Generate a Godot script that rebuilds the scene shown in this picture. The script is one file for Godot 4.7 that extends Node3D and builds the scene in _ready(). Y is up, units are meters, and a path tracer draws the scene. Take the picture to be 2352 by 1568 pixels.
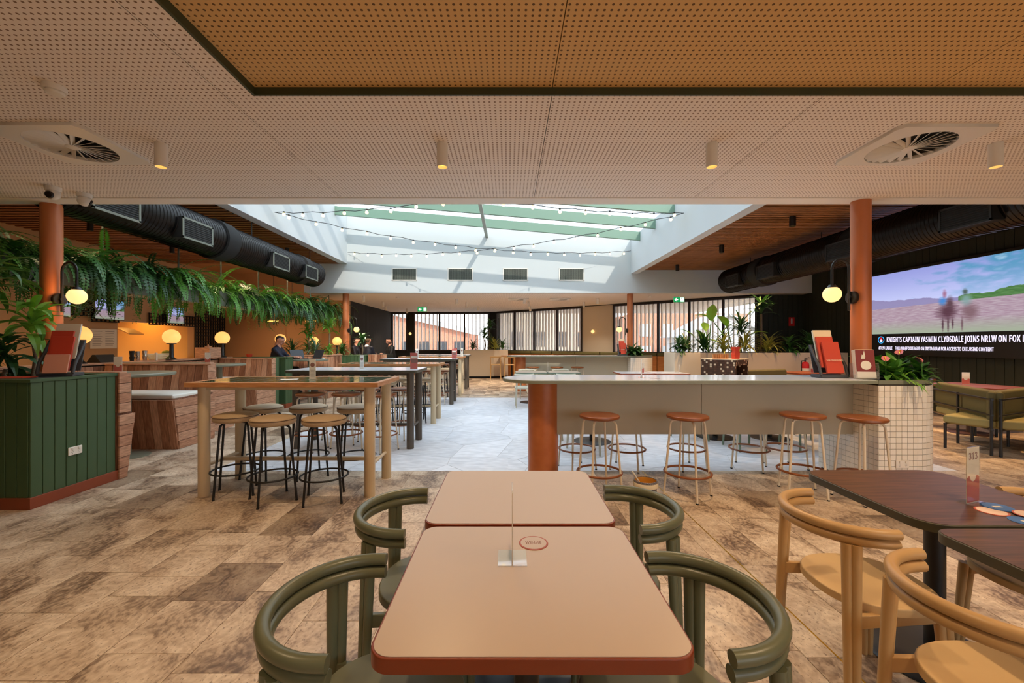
extends Node3D
# A food hall: perforated ceiling in front, a skylight well in the middle, high tables, bars, booths and planters.
# Helpers take plan positions as (x, depth): depth is metres in front of the camera, so z = -depth.

class MB:
	var v := PackedVector3Array()
	var n := PackedVector3Array()
	var uv := PackedVector2Array()
	var col := PackedColorArray()
	var use_uv := false
	var use_col := false
	var c := Color.WHITE
	func tri(p: Vector3, q: Vector3, r: Vector3, np: Vector3, nq: Vector3, nr: Vector3, up := Vector2.ZERO, uq := Vector2.ZERO, ur := Vector2.ZERO) -> void:
		if (q - p).cross(r - p).dot(np + nq + nr) > 0.0:
			v.append(p); v.append(r); v.append(q)
			n.append(np); n.append(nr); n.append(nq)
			if use_uv:
				uv.append(up); uv.append(ur); uv.append(uq)
		else:
			v.append(p); v.append(q); v.append(r)
			n.append(np); n.append(nq); n.append(nr)
			if use_uv:
				uv.append(up); uv.append(uq); uv.append(ur)
		if use_col:
			col.append(c); col.append(c); col.append(c)
	func quad(p: Vector3, q: Vector3, r: Vector3, s: Vector3, nn: Vector3) -> void:
		tri(p, q, r, nn, nn, nn)
		tri(p, r, s, nn, nn, nn)
	func quadn(p: Vector3, q: Vector3, r: Vector3, s: Vector3, np: Vector3, nq: Vector3, nr: Vector3, ns: Vector3) -> void:
		tri(p, q, r, np, nq, nr)
		tri(p, r, s, np, nr, ns)
	func box(ctr: Vector3, size: Vector3, b := Basis.IDENTITY, bev := 0.0) -> void:
		var h := size * 0.5
		bev = minf(bev, minf(h.x, minf(h.y, h.z)) * 0.9)
		var i := h - Vector3(bev, bev, bev)
		for ax in 3:
			var a1 := (ax + 1) % 3
			var a2 := (ax + 2) % 3
			for s in [-1.0, 1.0]:
				var pts: Array[Vector3] = []
				for k in [[-1.0, -1.0], [1.0, -1.0], [1.0, 1.0], [-1.0, 1.0]]:
					var p := Vector3.ZERO
					p[ax] = s * h[ax]
					p[a1] = k[0] * i[a1]
					p[a2] = k[1] * i[a2]
					pts.append(ctr + b * p)
				var nn := Vector3.ZERO
				nn[ax] = s
				quad(pts[0], pts[1], pts[2], pts[3], b * nn)
		if bev <= 0.0:
			return
		for ax in 3:
			var a1 := (ax + 1) % 3
			var a2 := (ax + 2) % 3
			for s1 in [-1.0, 1.0]:
				for s2 in [-1.0, 1.0]:
					var pts: Array[Vector3] = []
					for k in [[0, -1.0], [0, 1.0], [1, 1.0], [1, -1.0]]:
						var p := Vector3.ZERO
						p[ax] = k[1] * i[ax]
						p[a1] = s1 * (h[a1] if k[0] == 0 else i[a1])
						p[a2] = s2 * (i[a2] if k[0] == 0 else h[a2])
						pts.append(ctr + b * p)
					var n1 := Vector3.ZERO
					var n2 := Vector3.ZERO
					n1[a1] = s1
					n2[a2] = s2
					quadn(pts[0], pts[1], pts[2], pts[3], b * n1, b * n1, b * n2, b * n2)
		for sx in [-1.0, 1.0]:
			for sy in [-1.0, 1.0]:
				for sz in [-1.0, 1.0]:
					var p := Vector3(sx * h.x, sy * i.y, sz * i.z)
					var q := Vector3(sx * i.x, sy * h.y, sz * i.z)
					var r := Vector3(sx * i.x, sy * i.y, sz * h.z)
					tri(ctr + b * p, ctr + b * q, ctr + b * r, b * Vector3(sx, 0, 0), b * Vector3(0, sy, 0), b * Vector3(0, 0, sz))
	func span(x0: float, x1: float, y0: float, y1: float, d0: float, d1: float, bev := 0.0) -> void:
		box(Vector3((x0 + x1) / 2, (y0 + y1) / 2, -(d0 + d1) / 2), Vector3(absf(x1 - x0), absf(y1 - y0), absf(d1 - d0)), Basis.IDENTITY, bev)
	func bar(p: Vector3, q: Vector3, w: float, h: float, bev := 0.0) -> void:
		var z := (q - p).normalized()
		var up := Vector3.UP if absf(z.y) < 0.95 else Vector3.RIGHT
		var x := up.cross(z).normalized()
		box((p + q) / 2, Vector3(w, h, p.distance_to(q)), Basis(x, z.cross(x), z), bev)
	func tube(pts: Array, r: float, sides := 8, closed := false, caps := true, radii := []) -> void:
		var m := pts.size()
		var dirs: Array[Vector3] = []
		for k in m:
			var a: Vector3 = pts[(k - 1 + m) % m] if closed or k > 0 else pts[k]
			var b: Vector3 = pts[(k + 1) % m] if closed or k < m - 1 else pts[k]
			dirs.append((b - a).normalized())
		var side := dirs[0].cross(Vector3.UP if absf(dirs[0].y) < 0.9 else Vector3.RIGHT).normalized()
		var rings := []
		var norms := []
		for k in m:
			side = (side - dirs[k] * side.dot(dirs[k])).normalized()
			var other := dirs[k].cross(side)
			var rr: float = radii[k] if radii.size() else r
			var ring := PackedVector3Array()
			var nr := PackedVector3Array()
			for s in sides:
				var w := TAU * s / sides
				var e := side * cos(w) + other * sin(w)
				ring.append(pts[k] + e * rr)
				nr.append(e)
			rings.append(ring)
			norms.append(nr)
		for k in (m if closed else m - 1):
			var k2 := (k + 1) % m
			for s in sides:
				var s2 := (s + 1) % sides
				quadn(rings[k][s], rings[k2][s], rings[k2][s2], rings[k][s2], norms[k][s], norms[k2][s], norms[k2][s2], norms[k][s2])
		if caps and not closed:
			for e in [0, m - 1]:
				var nn: Vector3 = -dirs[0] if e == 0 else dirs[m - 1]
				for s in range(1, sides - 1):
					tri(rings[e][0], rings[e][s], rings[e][s + 1], nn, nn, nn)
	func cyl(p: Vector3, q: Vector3, r: float, sides := 12, r2 := -1.0) -> void:
		tube([p, q], r, sides, false, true, [r, r if r2 < 0 else r2])
	func lathe(prof: Array, sides := 24, at := Vector3.ZERO, b := Basis.IDENTITY) -> void:
		var m := prof.size()
		var fn: Array[Vector2] = []
		for k in m - 1:
			var t: Vector2 = prof[k + 1] - prof[k]
			fn.append(Vector2(t.y, -t.x).normalized())
		for k in m - 1:
			var p: Vector2 = prof[k]
			var q: Vector2 = prof[k + 1]
			var n0 := fn[k]
			var n1 := fn[k]
			if k > 0 and fn[k - 1].dot(fn[k]) > 0.75:
				n0 = (fn[k - 1] + fn[k]).normalized()
			if k < m - 2 and fn[k + 1].dot(fn[k]) > 0.75:
				n1 = (fn[k + 1] + fn[k]).normalized()
			for s in sides:
				var a := TAU * s / sides
				var e := TAU * (s + 1) / sides
				var ca := Vector3(cos(a), 0, sin(a))
				var ce := Vector3(cos(e), 0, sin(e))
				var up := Vector3.UP
				quadn(at + b * (ca * p.x + up * p.y), at + b * (ca * q.x + up * q.y), at + b * (ce * q.x + up * q.y), at + b * (ce * p.x + up * p.y),
					b * (ca * n0.x + up * n0.y), b * (ca * n1.x + up * n1.y), b * (ce * n1.x + up * n1.y), b * (ce * n0.x + up * n0.y))
	func ball(at: Vector3, r: float, sides := 16, squash := 1.0) -> void:
		var prof := []
		for k in sides / 2 + 1:
			var a := -PI / 2 + PI * k / (sides / 2)
			prof.append(Vector2(maxf(cos(a) * r, 0.0), sin(a) * r * squash))
		lathe(prof, sides, at)
	func prism(poly: PackedVector2Array, y0: float, y1: float, bev := 0.0, bottom := true) -> void:
		# poly holds (x, depth)
		var m := poly.size()
		var area := 0.0
		for k in m:
			area += poly[k].cross(poly[(k + 1) % m])
		var sg := 1.0 if area > 0 else -1.0
		var en: Array[Vector2] = []
		for k in m:
			var t := (poly[(k + 1) % m] - poly[k]).normalized()
			en.append(Vector2(t.y, -t.x) * sg)
		var inner := PackedVector2Array()
		for k in m:
			var a := en[(k - 1 + m) % m]
			var b := en[k]
			var mid := (a + b) / maxf(1.0 + a.dot(b), 0.4)
			inner.append(poly[k] - mid * bev)
		var up := Vector3.UP
		for k in m:
			var k2 := (k + 1) % m
			var na := en[k]
			var nb := en[k]
			if en[(k - 1 + m) % m].dot(en[k]) > 0.8:
				na = (en[(k - 1 + m) % m] + en[k]).normalized()
			if en[k2].dot(en[k]) > 0.8:
				nb = (en[k2] + en[k]).normalized()
			var n3a := Vector3(na.x, 0, -na.y)
			var n3b := Vector3(nb.x, 0, -nb.y)
			var p := poly[k]
			var q := poly[k2]
			quadn(Vector3(p.x, y0, -p.y), Vector3(q.x, y0, -q.y), Vector3(q.x, y1 - bev, -q.y), Vector3(p.x, y1 - bev, -p.y), n3a, n3b, n3b, n3a)
			if bev > 0.0:
				var pi := inner[k]
				var qi := inner[k2]
				quadn(Vector3(p.x, y1 - bev, -p.y), Vector3(q.x, y1 - bev, -q.y), Vector3(qi.x, y1, -qi.y), Vector3(pi.x, y1, -pi.y), n3a, n3b, up, up)
		var idx := Geometry2D.triangulate_polygon(inner)
		for k in range(0, idx.size(), 3):
			var p := inner[idx[k]]
			var q := inner[idx[k + 1]]
			var r := inner[idx[k + 2]]
			tri(Vector3(p.x, y1, -p.y), Vector3(q.x, y1, -q.y), Vector3(r.x, y1, -r.y), up, up, up)
		if bottom:
			idx = Geometry2D.triangulate_polygon(poly)
			for k in range(0, idx.size(), 3):
				var p := poly[idx[k]]
				var q := poly[idx[k + 1]]
				var r := poly[idx[k + 2]]
				tri(Vector3(p.x, y0, -p.y), Vector3(q.x, y0, -q.y), Vector3(r.x, y0, -r.y), -up, -up, -up)
	func wallpoly(poly: PackedVector2Array, o: Vector3, ex: Vector3, thick: Vector3) -> void:
		# polygon of (along ex, height) swept by thick
		var idx := Geometry2D.triangulate_polygon(poly)
		var tn := thick.normalized()
		var at := func(p: Vector2) -> Vector3: return o + ex * p.x + Vector3.UP * p.y
		for k in range(0, idx.size(), 3):
			var p: Vector3 = at.call(poly[idx[k]])
			var q: Vector3 = at.call(poly[idx[k + 1]])
			var r: Vector3 = at.call(poly[idx[k + 2]])
			tri(p, q, r, -tn, -tn, -tn)
			tri(p + thick, q + thick, r + thick, tn, tn, tn)
		var m := poly.size()
		var area := 0.0
		for k in m:
			area += poly[k].cross(poly[(k + 1) % m])
		for k in m:
			var t := (poly[(k + 1) % m] - poly[k]).normalized()
			var e := Vector2(t.y, -t.x) * signf(area)
			var p: Vector3 = at.call(poly[k])
			var q: Vector3 = at.call(poly[(k + 1) % m])
			quad(p, q, q + thick, p + thick, ex * e.x + Vector3.UP * e.y)
	func mesh() -> ArrayMesh:
		var arr := []
		arr.resize(Mesh.ARRAY_MAX)
		arr[Mesh.ARRAY_VERTEX] = v
		arr[Mesh.ARRAY_NORMAL] = n
		if use_uv:
			arr[Mesh.ARRAY_TEX_UV] = uv
		if use_col:
			arr[Mesh.ARRAY_COLOR] = col
		var am := ArrayMesh.new()
		am.add_surface_from_arrays(Mesh.PRIMITIVE_TRIANGLES, arr)
		return am

var taken := {}
var M := {}
var rng := RandomNumberGenerator.new()

func numbered(called: String) -> String:
	var k: int = taken.get(called, 0)
	taken[called] = k + 1
	return called if k == 0 else "%s_%03d" % [called, k]

func tag(o: Node, label: String, category := "", group := "", kind := "") -> void:
	if label: o.set_meta("label", label)
	if category: o.set_meta("category", category)
	if group: o.set_meta("group", group)
	if kind: o.set_meta("kind", kind)

func thing(called: String, label: String, category: String, at := Vector3.ZERO, turn := 0.0, group := "") -> Node3D:
	var o := Node3D.new()
	o.name = numbered(called)
	add_child(o)
	o.position = at
	o.rotation.y = turn
	tag(o, label, category, group)
	return o

func put(called: String, mb, mat: Material, parent: Node = null) -> MeshInstance3D:
	var o := MeshInstance3D.new()
	o.mesh = mb.mesh() if mb is MB else mb
	o.material_override = mat
	if parent == null or parent == self:
		o.name = numbered(called)
		add_child(o)
	else:
		o.name = called
		parent.add_child(o, true)
	return o

func one(called: String, mb, mat: Material, label: String, category: String, group := "") -> MeshInstance3D:
	var o := put(called, mb, mat)
	tag(o, label, category, group)
	return o

func struct(called: String, mb, mat: Material) -> MeshInstance3D:
	var o := put(called, mb, mat)
	tag(o, "", "", "", "structure")
	return o

func copy_of(o: Node3D, at: Vector3, turn := 0.0, label := "", group := "") -> Node3D:
	var r: Node3D = o.duplicate()
	var base := String(o.name)
	if base.length() > 4 and base.substr(base.length() - 4, 1) == "_" and base.substr(base.length() - 3).is_valid_int():
		base = base.substr(0, base.length() - 4)
	r.name = numbered(base)
	add_child(r)
	r.position = at
	r.rotation.y = turn
	if label: r.set_meta("label", label)
	if group: r.set_meta("group", group)
	return r

func V(x: float, y: float, d: float) -> Vector3:
	return Vector3(x, y, -d)

func rrect(x0: float, x1: float, d0: float, d1: float, r: float, seg := 5) -> PackedVector2Array:
	var p := PackedVector2Array()
	for q in [[x1 - r, d1 - r, 0.0], [x0 + r, d1 - r, PI / 2], [x0 + r, d0 + r, PI], [x1 - r, d0 + r, PI * 1.5]]:
		for k in seg + 1:
			var a: float = q[2] + PI / 2 * k / seg
			p.append(Vector2(q[0] + cos(a) * r, q[1] + sin(a) * r))
	return p

func text_mesh(s: String, size: float, depth := 0.002, serif := false, bold := false) -> TextMesh:
	var t := TextMesh.new()
	var f := SystemFont.new()
	f.font_names = PackedStringArray(["Droid Serif" if serif else "Droid Sans"])
	if bold:
		f.font_weight = 700
	t.font = f
	t.text = s
	t.font_size = 32
	t.pixel_size = size / 32.0
	t.depth = depth
	t.curve_step = 2.0
	return t

# ---------------------------------------------------------------- materials
func mat(c: Color, rough := 0.6, metal := 0.0, spec := 0.5) -> StandardMaterial3D:
	var m := StandardMaterial3D.new()
	m.albedo_color = c
	m.roughness = rough
	m.metallic = metal
	m.metallic_specular = spec
	return m

func rgb8(r: int, g: int, b: int) -> Color:
	return Color(r / 255.0, g / 255.0, b / 255.0)

func glow(c: Color, e: float) -> StandardMaterial3D:
	var m := mat(c, 0.5)
	m.emission_enabled = true
	m.emission = c
	m.emission_energy_multiplier = e
	return m

func pane(c: Color, a: float) -> StandardMaterial3D:
	var m := mat(Color(c.r, c.g, c.b, a), 0.03)
	m.transparency = BaseMaterial3D.TRANSPARENCY_ALPHA
	return m

func grain_image(sz: int, a: Color, b: Color, sx: float, sy: float, sd: int, streak := 0.0) -> ImageTexture:
	var im := Image.create(sz, sz, false, Image.FORMAT_RGB8)
	var f := FastNoiseLite.new()
	f.seed = sd
	f.noise_type = FastNoiseLite.TYPE_SIMPLEX_SMOOTH
	f.fractal_octaves = 4
	f.frequency = 1.0
	for y in sz:
		for x in sz:
			var w := f.get_noise_2d(x * sx / sz, y * sy / sz) * 0.9 + 0.5
			if streak > 0.0:
				w = lerpf(w, f.get_noise_2d(x * sx * 0.3 / sz + 40.0, y * sy * 4.0 / sz) * 0.9 + 0.5, streak)
			im.set_pixel(x, y, a.lerp(b, clampf(w, 0, 1)))
	return ImageTexture.create_from_image(im)

func tri_mat(tex: Texture2D, scale: float, rough := 0.5, world := true, tint := Color.WHITE) -> StandardMaterial3D:
	var m := mat(tint, rough)
	m.albedo_texture = tex
	m.uv1_triplanar = true
	m.uv1_world_triplanar = world
	m.uv1_scale = Vector3(scale, scale, scale)
	return m

func travertine(sd: int) -> ImageTexture:
	var sz := 768
	var im := Image.create(sz, sz, false, Image.FORMAT_RGB8)
	var f := FastNoiseLite.new()
	f.seed = sd
	f.fractal_octaves = 5
	f.frequency = 1.0
	var g := FastNoiseLite.new()
	g.seed = sd + 9
	g.fractal_octaves = 3
	g.frequency = 1.0
	var dark := rgb8(104, 82, 64)
	var mid := rgb8(184, 160, 134)
	var light := rgb8(218, 198, 172)
	for y in sz:
		for x in sz:
			var u := x * 2.0 / sz
			var w := y * 2.0 / sz
			var wob := g.get_noise_2d(u * 3.0, w * 2.0) * 0.25
			var big := f.get_noise_2d(u * 2.3 + wob, w * 1.9 + u * 0.7 + wob)
			var fine := g.get_noise_2d(u * 30.0 + wob * 8.0, w * 19.0)
			var t := clampf(0.55 + big * 0.72 + fine * 0.4, 0.0, 1.0)
			var c := dark.lerp(mid, t * 2.0) if t < 0.5 else mid.lerp(light, t * 2.0 - 1.0)
			var pit := g.get_noise_2d(u * 52.0 + 70.0, w * 30.0)
			if pit > 0.47:
				c = c.lerp(dark, 0.55)
			im.set_pixel(x, y, c)
	return ImageTexture.create_from_image(im)

func perforated(base: Color, hole: Color) -> ImageTexture:
	var sz := 512
	var im := Image.create(sz, sz, false, Image.FORMAT_RGB8)
	im.fill(base)
	var cell := 64
	for y in sz:
		for x in sz:
			var p := Vector2((x % cell) - 31.5, (y % cell) - 31.5)
			var t := clampf(13.5 - p.length(), 0.0, 1.0)
			if t > 0.0:
				im.set_pixel(x, y, base.lerp(hole, t))
	return ImageTexture.create_from_image(im)

func materials() -> void:
	M.perf = tri_mat(perforated(rgb8(240, 228, 216), rgb8(140, 112, 90)), 1.0 / (0.0335 * 8), 0.85)
	M.perf_gold = tri_mat(perforated(rgb8(216, 174, 112), rgb8(104, 74, 38)), 1.0 / (0.0335 * 8), 0.8)
	M.plain_ceil = mat(rgb8(238, 228, 216), 0.9)
	M.white = mat(rgb8(198, 203, 203), 0.85)
	M.white_metal = mat(rgb8(226, 220, 210), 0.45)
	M.trim_green = mat(rgb8(56, 62, 36), 0.5)
	M.terracotta = mat(rgb8(186, 108, 62), 0.42)
	M.terracotta_b = tri_mat(grain_image(128, rgb8(178, 98, 48), rgb8(190, 110, 60), 8, 8, 3), 1.0, 0.38)
	M.black = mat(rgb8(24, 22, 21), 0.42)
	M.duct = mat(rgb8(30, 27, 26), 0.3, 0.75)
	M.black_soft = mat(rgb8(20, 19, 18), 0.8)
	M.dark_wall = mat(rgb8(34, 38, 24), 0.75)
	M.dark_wall2 = mat(rgb8(24, 23, 19), 0.8)
	M.vj_green = mat(rgb8(66, 90, 56), 0.5)
	M.vj_gap = mat(rgb8(24, 30, 18), 0.8)
	M.rust = mat(rgb8(140, 66, 36), 0.45)
	M.cedar = []
	for k in 4:
		var a: Color = [rgb8(146, 88, 56), rgb8(170, 108, 72), rgb8(192, 130, 92), rgb8(206, 148, 110)][k]
		M.cedar.append([tri_mat(grain_image(128, a.darkened(0.22), a.lightened(0.1), 4, 30, 20 + k), 1.4, 0.55), tri_mat(grain_image(128, a.darkened(0.22), a.lightened(0.1), 30, 4, 30 + k), 1.4, 0.55)])
	M.batten = tri_mat(grain_image(128, rgb8(122, 76, 38), rgb8(166, 108, 60), 3, 24, 44), 0.8, 0.6)
	M.oak = tri_mat(grain_image(256, rgb8(168, 112, 66), rgb8(198, 142, 92), 4, 40, 51), 1.2, 0.45)
	M.seat_wood = tri_mat(grain_image(128, rgb8(118, 64, 28), rgb8(158, 92, 46), 4, 30, 61), 2.2, 0.38)
	M.orange_wood = tri_mat(grain_image(256, rgb8(176, 104, 44), rgb8(206, 136, 68), 3, 40, 71), 0.9, 0.5)
	M.walnut = tri_mat(grain_image(512, rgb8(58, 38, 28), rgb8(122, 82, 58), 3, 46, 81, 0.45), 1.0, 0.4)
	M.dark_edge = mat(rgb8(72, 70, 56), 0.45)
	M.cream_metal = mat(rgb8(228, 212, 186), 0.4)
	M.cream_leg = mat(rgb8(206, 184, 148), 0.45)
	M.cushion = tri_mat(grain_image(128, rgb8(178, 152, 118), rgb8(190, 164, 130), 40, 40, 91), 2.0, 0.55)
	M.piping = mat(rgb8(96, 72, 48), 0.6)
	M.top_white = mat(rgb8(226, 228, 230), 0.16)
	M.leg_dark = mat(rgb8(86, 76, 64), 0.42)
	M.tile_green = mat(rgb8(58, 80, 54), 0.1)
	M.grout_light = mat(rgb8(226, 230, 216), 0.6)
	M.grout_dark = mat(rgb8(72, 62, 50), 0.8)
	M.tile_cream = [mat(rgb8(246, 238, 224), 0.25), mat(rgb8(242, 233, 218), 0.25), mat(rgb8(248, 241, 229), 0.25)]
	M.panel = mat(rgb8(182, 172, 148), 0.5)
	M.rim_green = mat(rgb8(128, 130, 110), 0.35)
	M.chair_green = mat(rgb8(98, 102, 78), 0.33)
	M.chair_green_seat = mat(rgb8(104, 106, 84), 0.5)
	M.chair_tan = mat(rgb8(190, 152, 100), 0.4)
	M.chair_tan_seat = mat(rgb8(200, 166, 116), 0.55)
	M.chair_cream = mat(rgb8(196, 188, 166), 0.5)
	M.chair_sage = mat(rgb8(112, 128, 108), 0.5)
	M.table_beige = mat(rgb8(192, 170, 147), 0.32)
	M.table_rim = mat(rgb8(128, 54, 24), 0.36)
	M.acrylic = pane(rgb8(235, 240, 250), 0.05)
	M.glass = pane(rgb8(225, 238, 245), 0.06)
	M.paper = mat(rgb8(232, 226, 212), 0.7)
	M.paper_cream = mat(rgb8(226, 214, 186), 0.7)
	M.paper_red = mat(rgb8(196, 62, 34), 0.6)
	M.paper_dark_red = mat(rgb8(130, 44, 42), 0.6)
	M.print_brown = mat(rgb8(128, 62, 40), 0.7)
	M.coaster_blue = mat(rgb8(52, 104, 172), 0.5)
	M.coaster_pink = mat(rgb8(228, 200, 184), 0.6)
	M.raf_green = mat(rgb8(112, 142, 122), 0.45)
	M.mullion = mat(rgb8(150, 156, 146), 0.4)
	M.bulb = glow(rgb8(255, 226, 160), 3.0)
	M.globe = glow(rgb8(255, 190, 106), 0.86)
	M.globe_hot = glow(rgb8(255, 208, 136), 1.1)
	M.downlight = glow(rgb8(255, 190, 90), 3.0)
	M.soil = mat(rgb8(40, 30, 22), 0.95)
	M.leaf = []
	for c in [rgb8(58, 104, 40), rgb8(84, 138, 50), rgb8(44, 82, 40), rgb8(118, 164, 62), rgb8(104, 130, 100), rgb8(176, 172, 80)]:
		var lm := mat(c, 0.45)
		lm.backlight_enabled = true
		lm.backlight = Color(c.r * 0.5, c.g * 0.6, c.b * 0.3)
		M.leaf.append(lm)
	M.trunk = tri_mat(grain_image(128, rgb8(88, 72, 52), rgb8(140, 120, 92), 6, 30, 15), 4.0, 0.9)
	M.planter_metal = mat(rgb8(120, 124, 112), 0.6)
	M.cream_wall = mat(rgb8(206, 190, 166), 0.8)
	M.olive = mat(rgb8(92, 84, 44), 0.7)
	M.olive_light = mat(rgb8(150, 138, 84), 0.7)
	M.kitchen_wall = mat(rgb8(214, 164, 90), 0.8)
	M.kitchen_tile = mat(rgb8(184, 146, 104), 0.5)
	M.tan_wall = mat(rgb8(186, 140, 98), 0.75)
	M.frame_dark = mat(rgb8(40, 30, 28), 0.5)
	M.louver = mat(rgb8(236, 226, 216), 0.6)
	M.louver_dark = mat(rgb8(70, 60, 54), 0.6)
	M.exit_green = glow(rgb8(16, 150, 84), 0.75)
	M.exit_white = glow(rgb8(245, 255, 250), 1.0)
	M.grey = mat(rgb8(60, 62, 66), 0.5)
	M.outlet = mat(rgb8(236, 228, 216), 0.4)
	M.red = mat(rgb8(190, 28, 24), 0.35)
	M.chrome = mat(rgb8(190, 180, 170), 0.25, 0.9)
	M.gold = mat(rgb8(214, 170, 60), 0.3, 0.9)
	M.brick = tri_mat(grain_image(128, rgb8(186, 120, 94), rgb8(222, 160, 130), 20, 60, 99), 0.4, 0.9)
	M.concrete = mat(rgb8(196, 194, 192), 0.9)
	M.asphalt = mat(rgb8(96, 94, 94), 0.95)

# ---------------------------------------------------------------- set-up
func _ready() -> void:
	rng.seed = 7
	# camera: eye 1.44 m above the floor, level, lens slightly shifted
	var cam := Camera3D.new()
	cam.name = "camera"
	cam.projection = Camera3D.PROJECTION_FRUSTUM
	cam.keep_aspect = Camera3D.KEEP_HEIGHT
	cam.near = 0.05
	cam.far = 400.0
	cam.size = 1568.0 / 960.0 * cam.near
	cam.frustum_offset = Vector2(9.0, 5.0) / 960.0 * cam.near
	cam.position = Vector3(0, 1.44, 0)
	add_child(cam)
	cam.current = true
	# sky: bright thin overcast with a weak sun
	var env := Environment.new()
	env.background_mode = Environment.BG_SKY
	var sky := Sky.new()
	var sm := ProceduralSkyMaterial.new()
	sm.sky_top_color = Color(0.86, 0.93, 1.0)
	sm.sky_horizon_color = Color(1.0, 1.0, 1.0)
	sm.ground_bottom_color = Color(0.6, 0.58, 0.55)
	sm.ground_horizon_color = Color(0.8, 0.8, 0.8)
	sm.sun_angle_max = 1.0
	sky.sky_material = sm
	env.sky = sky
	env.background_energy_multiplier = 3.1
	env.tonemap_mode = Environment.TONE_MAPPER_LINEAR
	env.tonemap_exposure = 1.22
	env.sdfgi_enabled = true
	env.ssao_enabled = true
	env.ssil_enabled = true
	var we := WorldEnvironment.new()
	we.name = "world"
	we.environment = env
	add_child(we)
	var sun := DirectionalLight3D.new()
	sun.name = "sun"
	sun.light_color = Color(1.0, 0.97, 0.92)
	sun.light_energy = 0.75
	sun.light_angular_distance = 1.2
	sun.shadow_enabled = true
	sun.sky_mode = DirectionalLight3D.SKY_MODE_LIGHT_ONLY
	add_child(sun)
	sun.look_at_from_position(Vector3(0, 20, 0), Vector3(0, 20, 0) + Vector3(-0.37, -0.65, -1.0), Vector3.UP)
	materials()
	shell()
	floor_tiles()
	ceiling_front()
	skylight()
	windows()
	outside()
	left_side()
	right_side()
	bars()
	high_tables()
	front_tables()
	middle_tables()
	back_area()
	hanging_planters()
	planting()
	people()

func spot(at: Vector3, energy: float, angle := 52.0, c := Color(1.0, 0.86, 0.68), size := 0.035, blend := 0.9) -> void:
	var s := SpotLight3D.new()
	s.name = "spot"
	s.light_color = c
	s.light_energy = energy
	s.spot_range = 30.0
	s.spot_angle = angle
	s.spot_angle_attenuation = blend
	s.spot_attenuation = 2.0
	s.light_size = size
	s.shadow_enabled = true
	add_child(s, true)
	s.position = at
	s.rotation.x = -PI / 2

func omni(at: Vector3, energy: float, c := Color(1.0, 0.76, 0.46), size := 0.1) -> void:
	var s := OmniLight3D.new()
	s.name = "omni"
	s.light_color = c
	s.light_energy = energy
	s.omni_range = 30.0
	s.omni_attenuation = 2.0
	s.light_size = size
	s.shadow_enabled = true
	add_child(s, true)
	s.position = at

# ---------------------------------------------------------------- room shell
const CH := 2.96      # front and back ceiling height
const DW := 12.5      # depth of the wall that ends the skylight well
const SL := -4.82     # left and right faces of the well
const SR := 3.675

func slats(called: String, x0: float, x1: float, y: float, d0: float, d1: float, pitch: float, wide: float) -> void:
	var mb := MB.new()
	mb.span(x0, x1, y + 0.016, y + 0.2, d0, d1)
	var back := struct(called, mb, M.black_soft)
	var s := MB.new()
	s.box(Vector3.ZERO, Vector3(x1 - x0 - 0.01, 0.016, wide), Basis.IDENTITY, 0.003)
	var sm := s.mesh()
	var d := d0 + 0.06
	while d < d1:
		var o := put("batten", sm, M.batten, back)
		o.position = V((x0 + x1) / 2, y + 0.008, d)
		d += pitch

func vj_wall(called: String, a: Vector2, b: Vector2, y0: float, y1: float, mt: Material, board := 0.15) -> void:
	# wall of tongue-and-groove boards between plan points a and b; the boards face left of a->b in (x, depth)
	var dir := (b - a).normalized()
	var nrm := Vector2(-dir.y, dir.x)
	var basis := Basis(Vector3(dir.x, 0, -dir.y), Vector3.UP, Vector3(dir.x, 0, -dir.y).cross(Vector3.UP))
	var ln := a.distance_to(b)
	var mid := (a + b) / 2 - nrm * 0.07
	var mb := MB.new()
	mb.box(V(mid.x, (y0 + y1) / 2, mid.y), Vector3(ln, y1 - y0, 0.12), basis)
	var w := struct(called, mb, M.vj_gap)
	var n := int(ln / board)
	var bw := ln / n
	var s := MB.new()
	s.box(Vector3.ZERO, Vector3(bw - 0.005, y1 - y0, 0.014), basis, 0.004)
	var sm := s.mesh()
	for k in n:
		var p := a + dir * (bw * (k + 0.5)) - nrm * 0.003
		var o := put("board", sm, mt, w)
		o.position = V(p.x, (y0 + y1) / 2, p.y)

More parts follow.
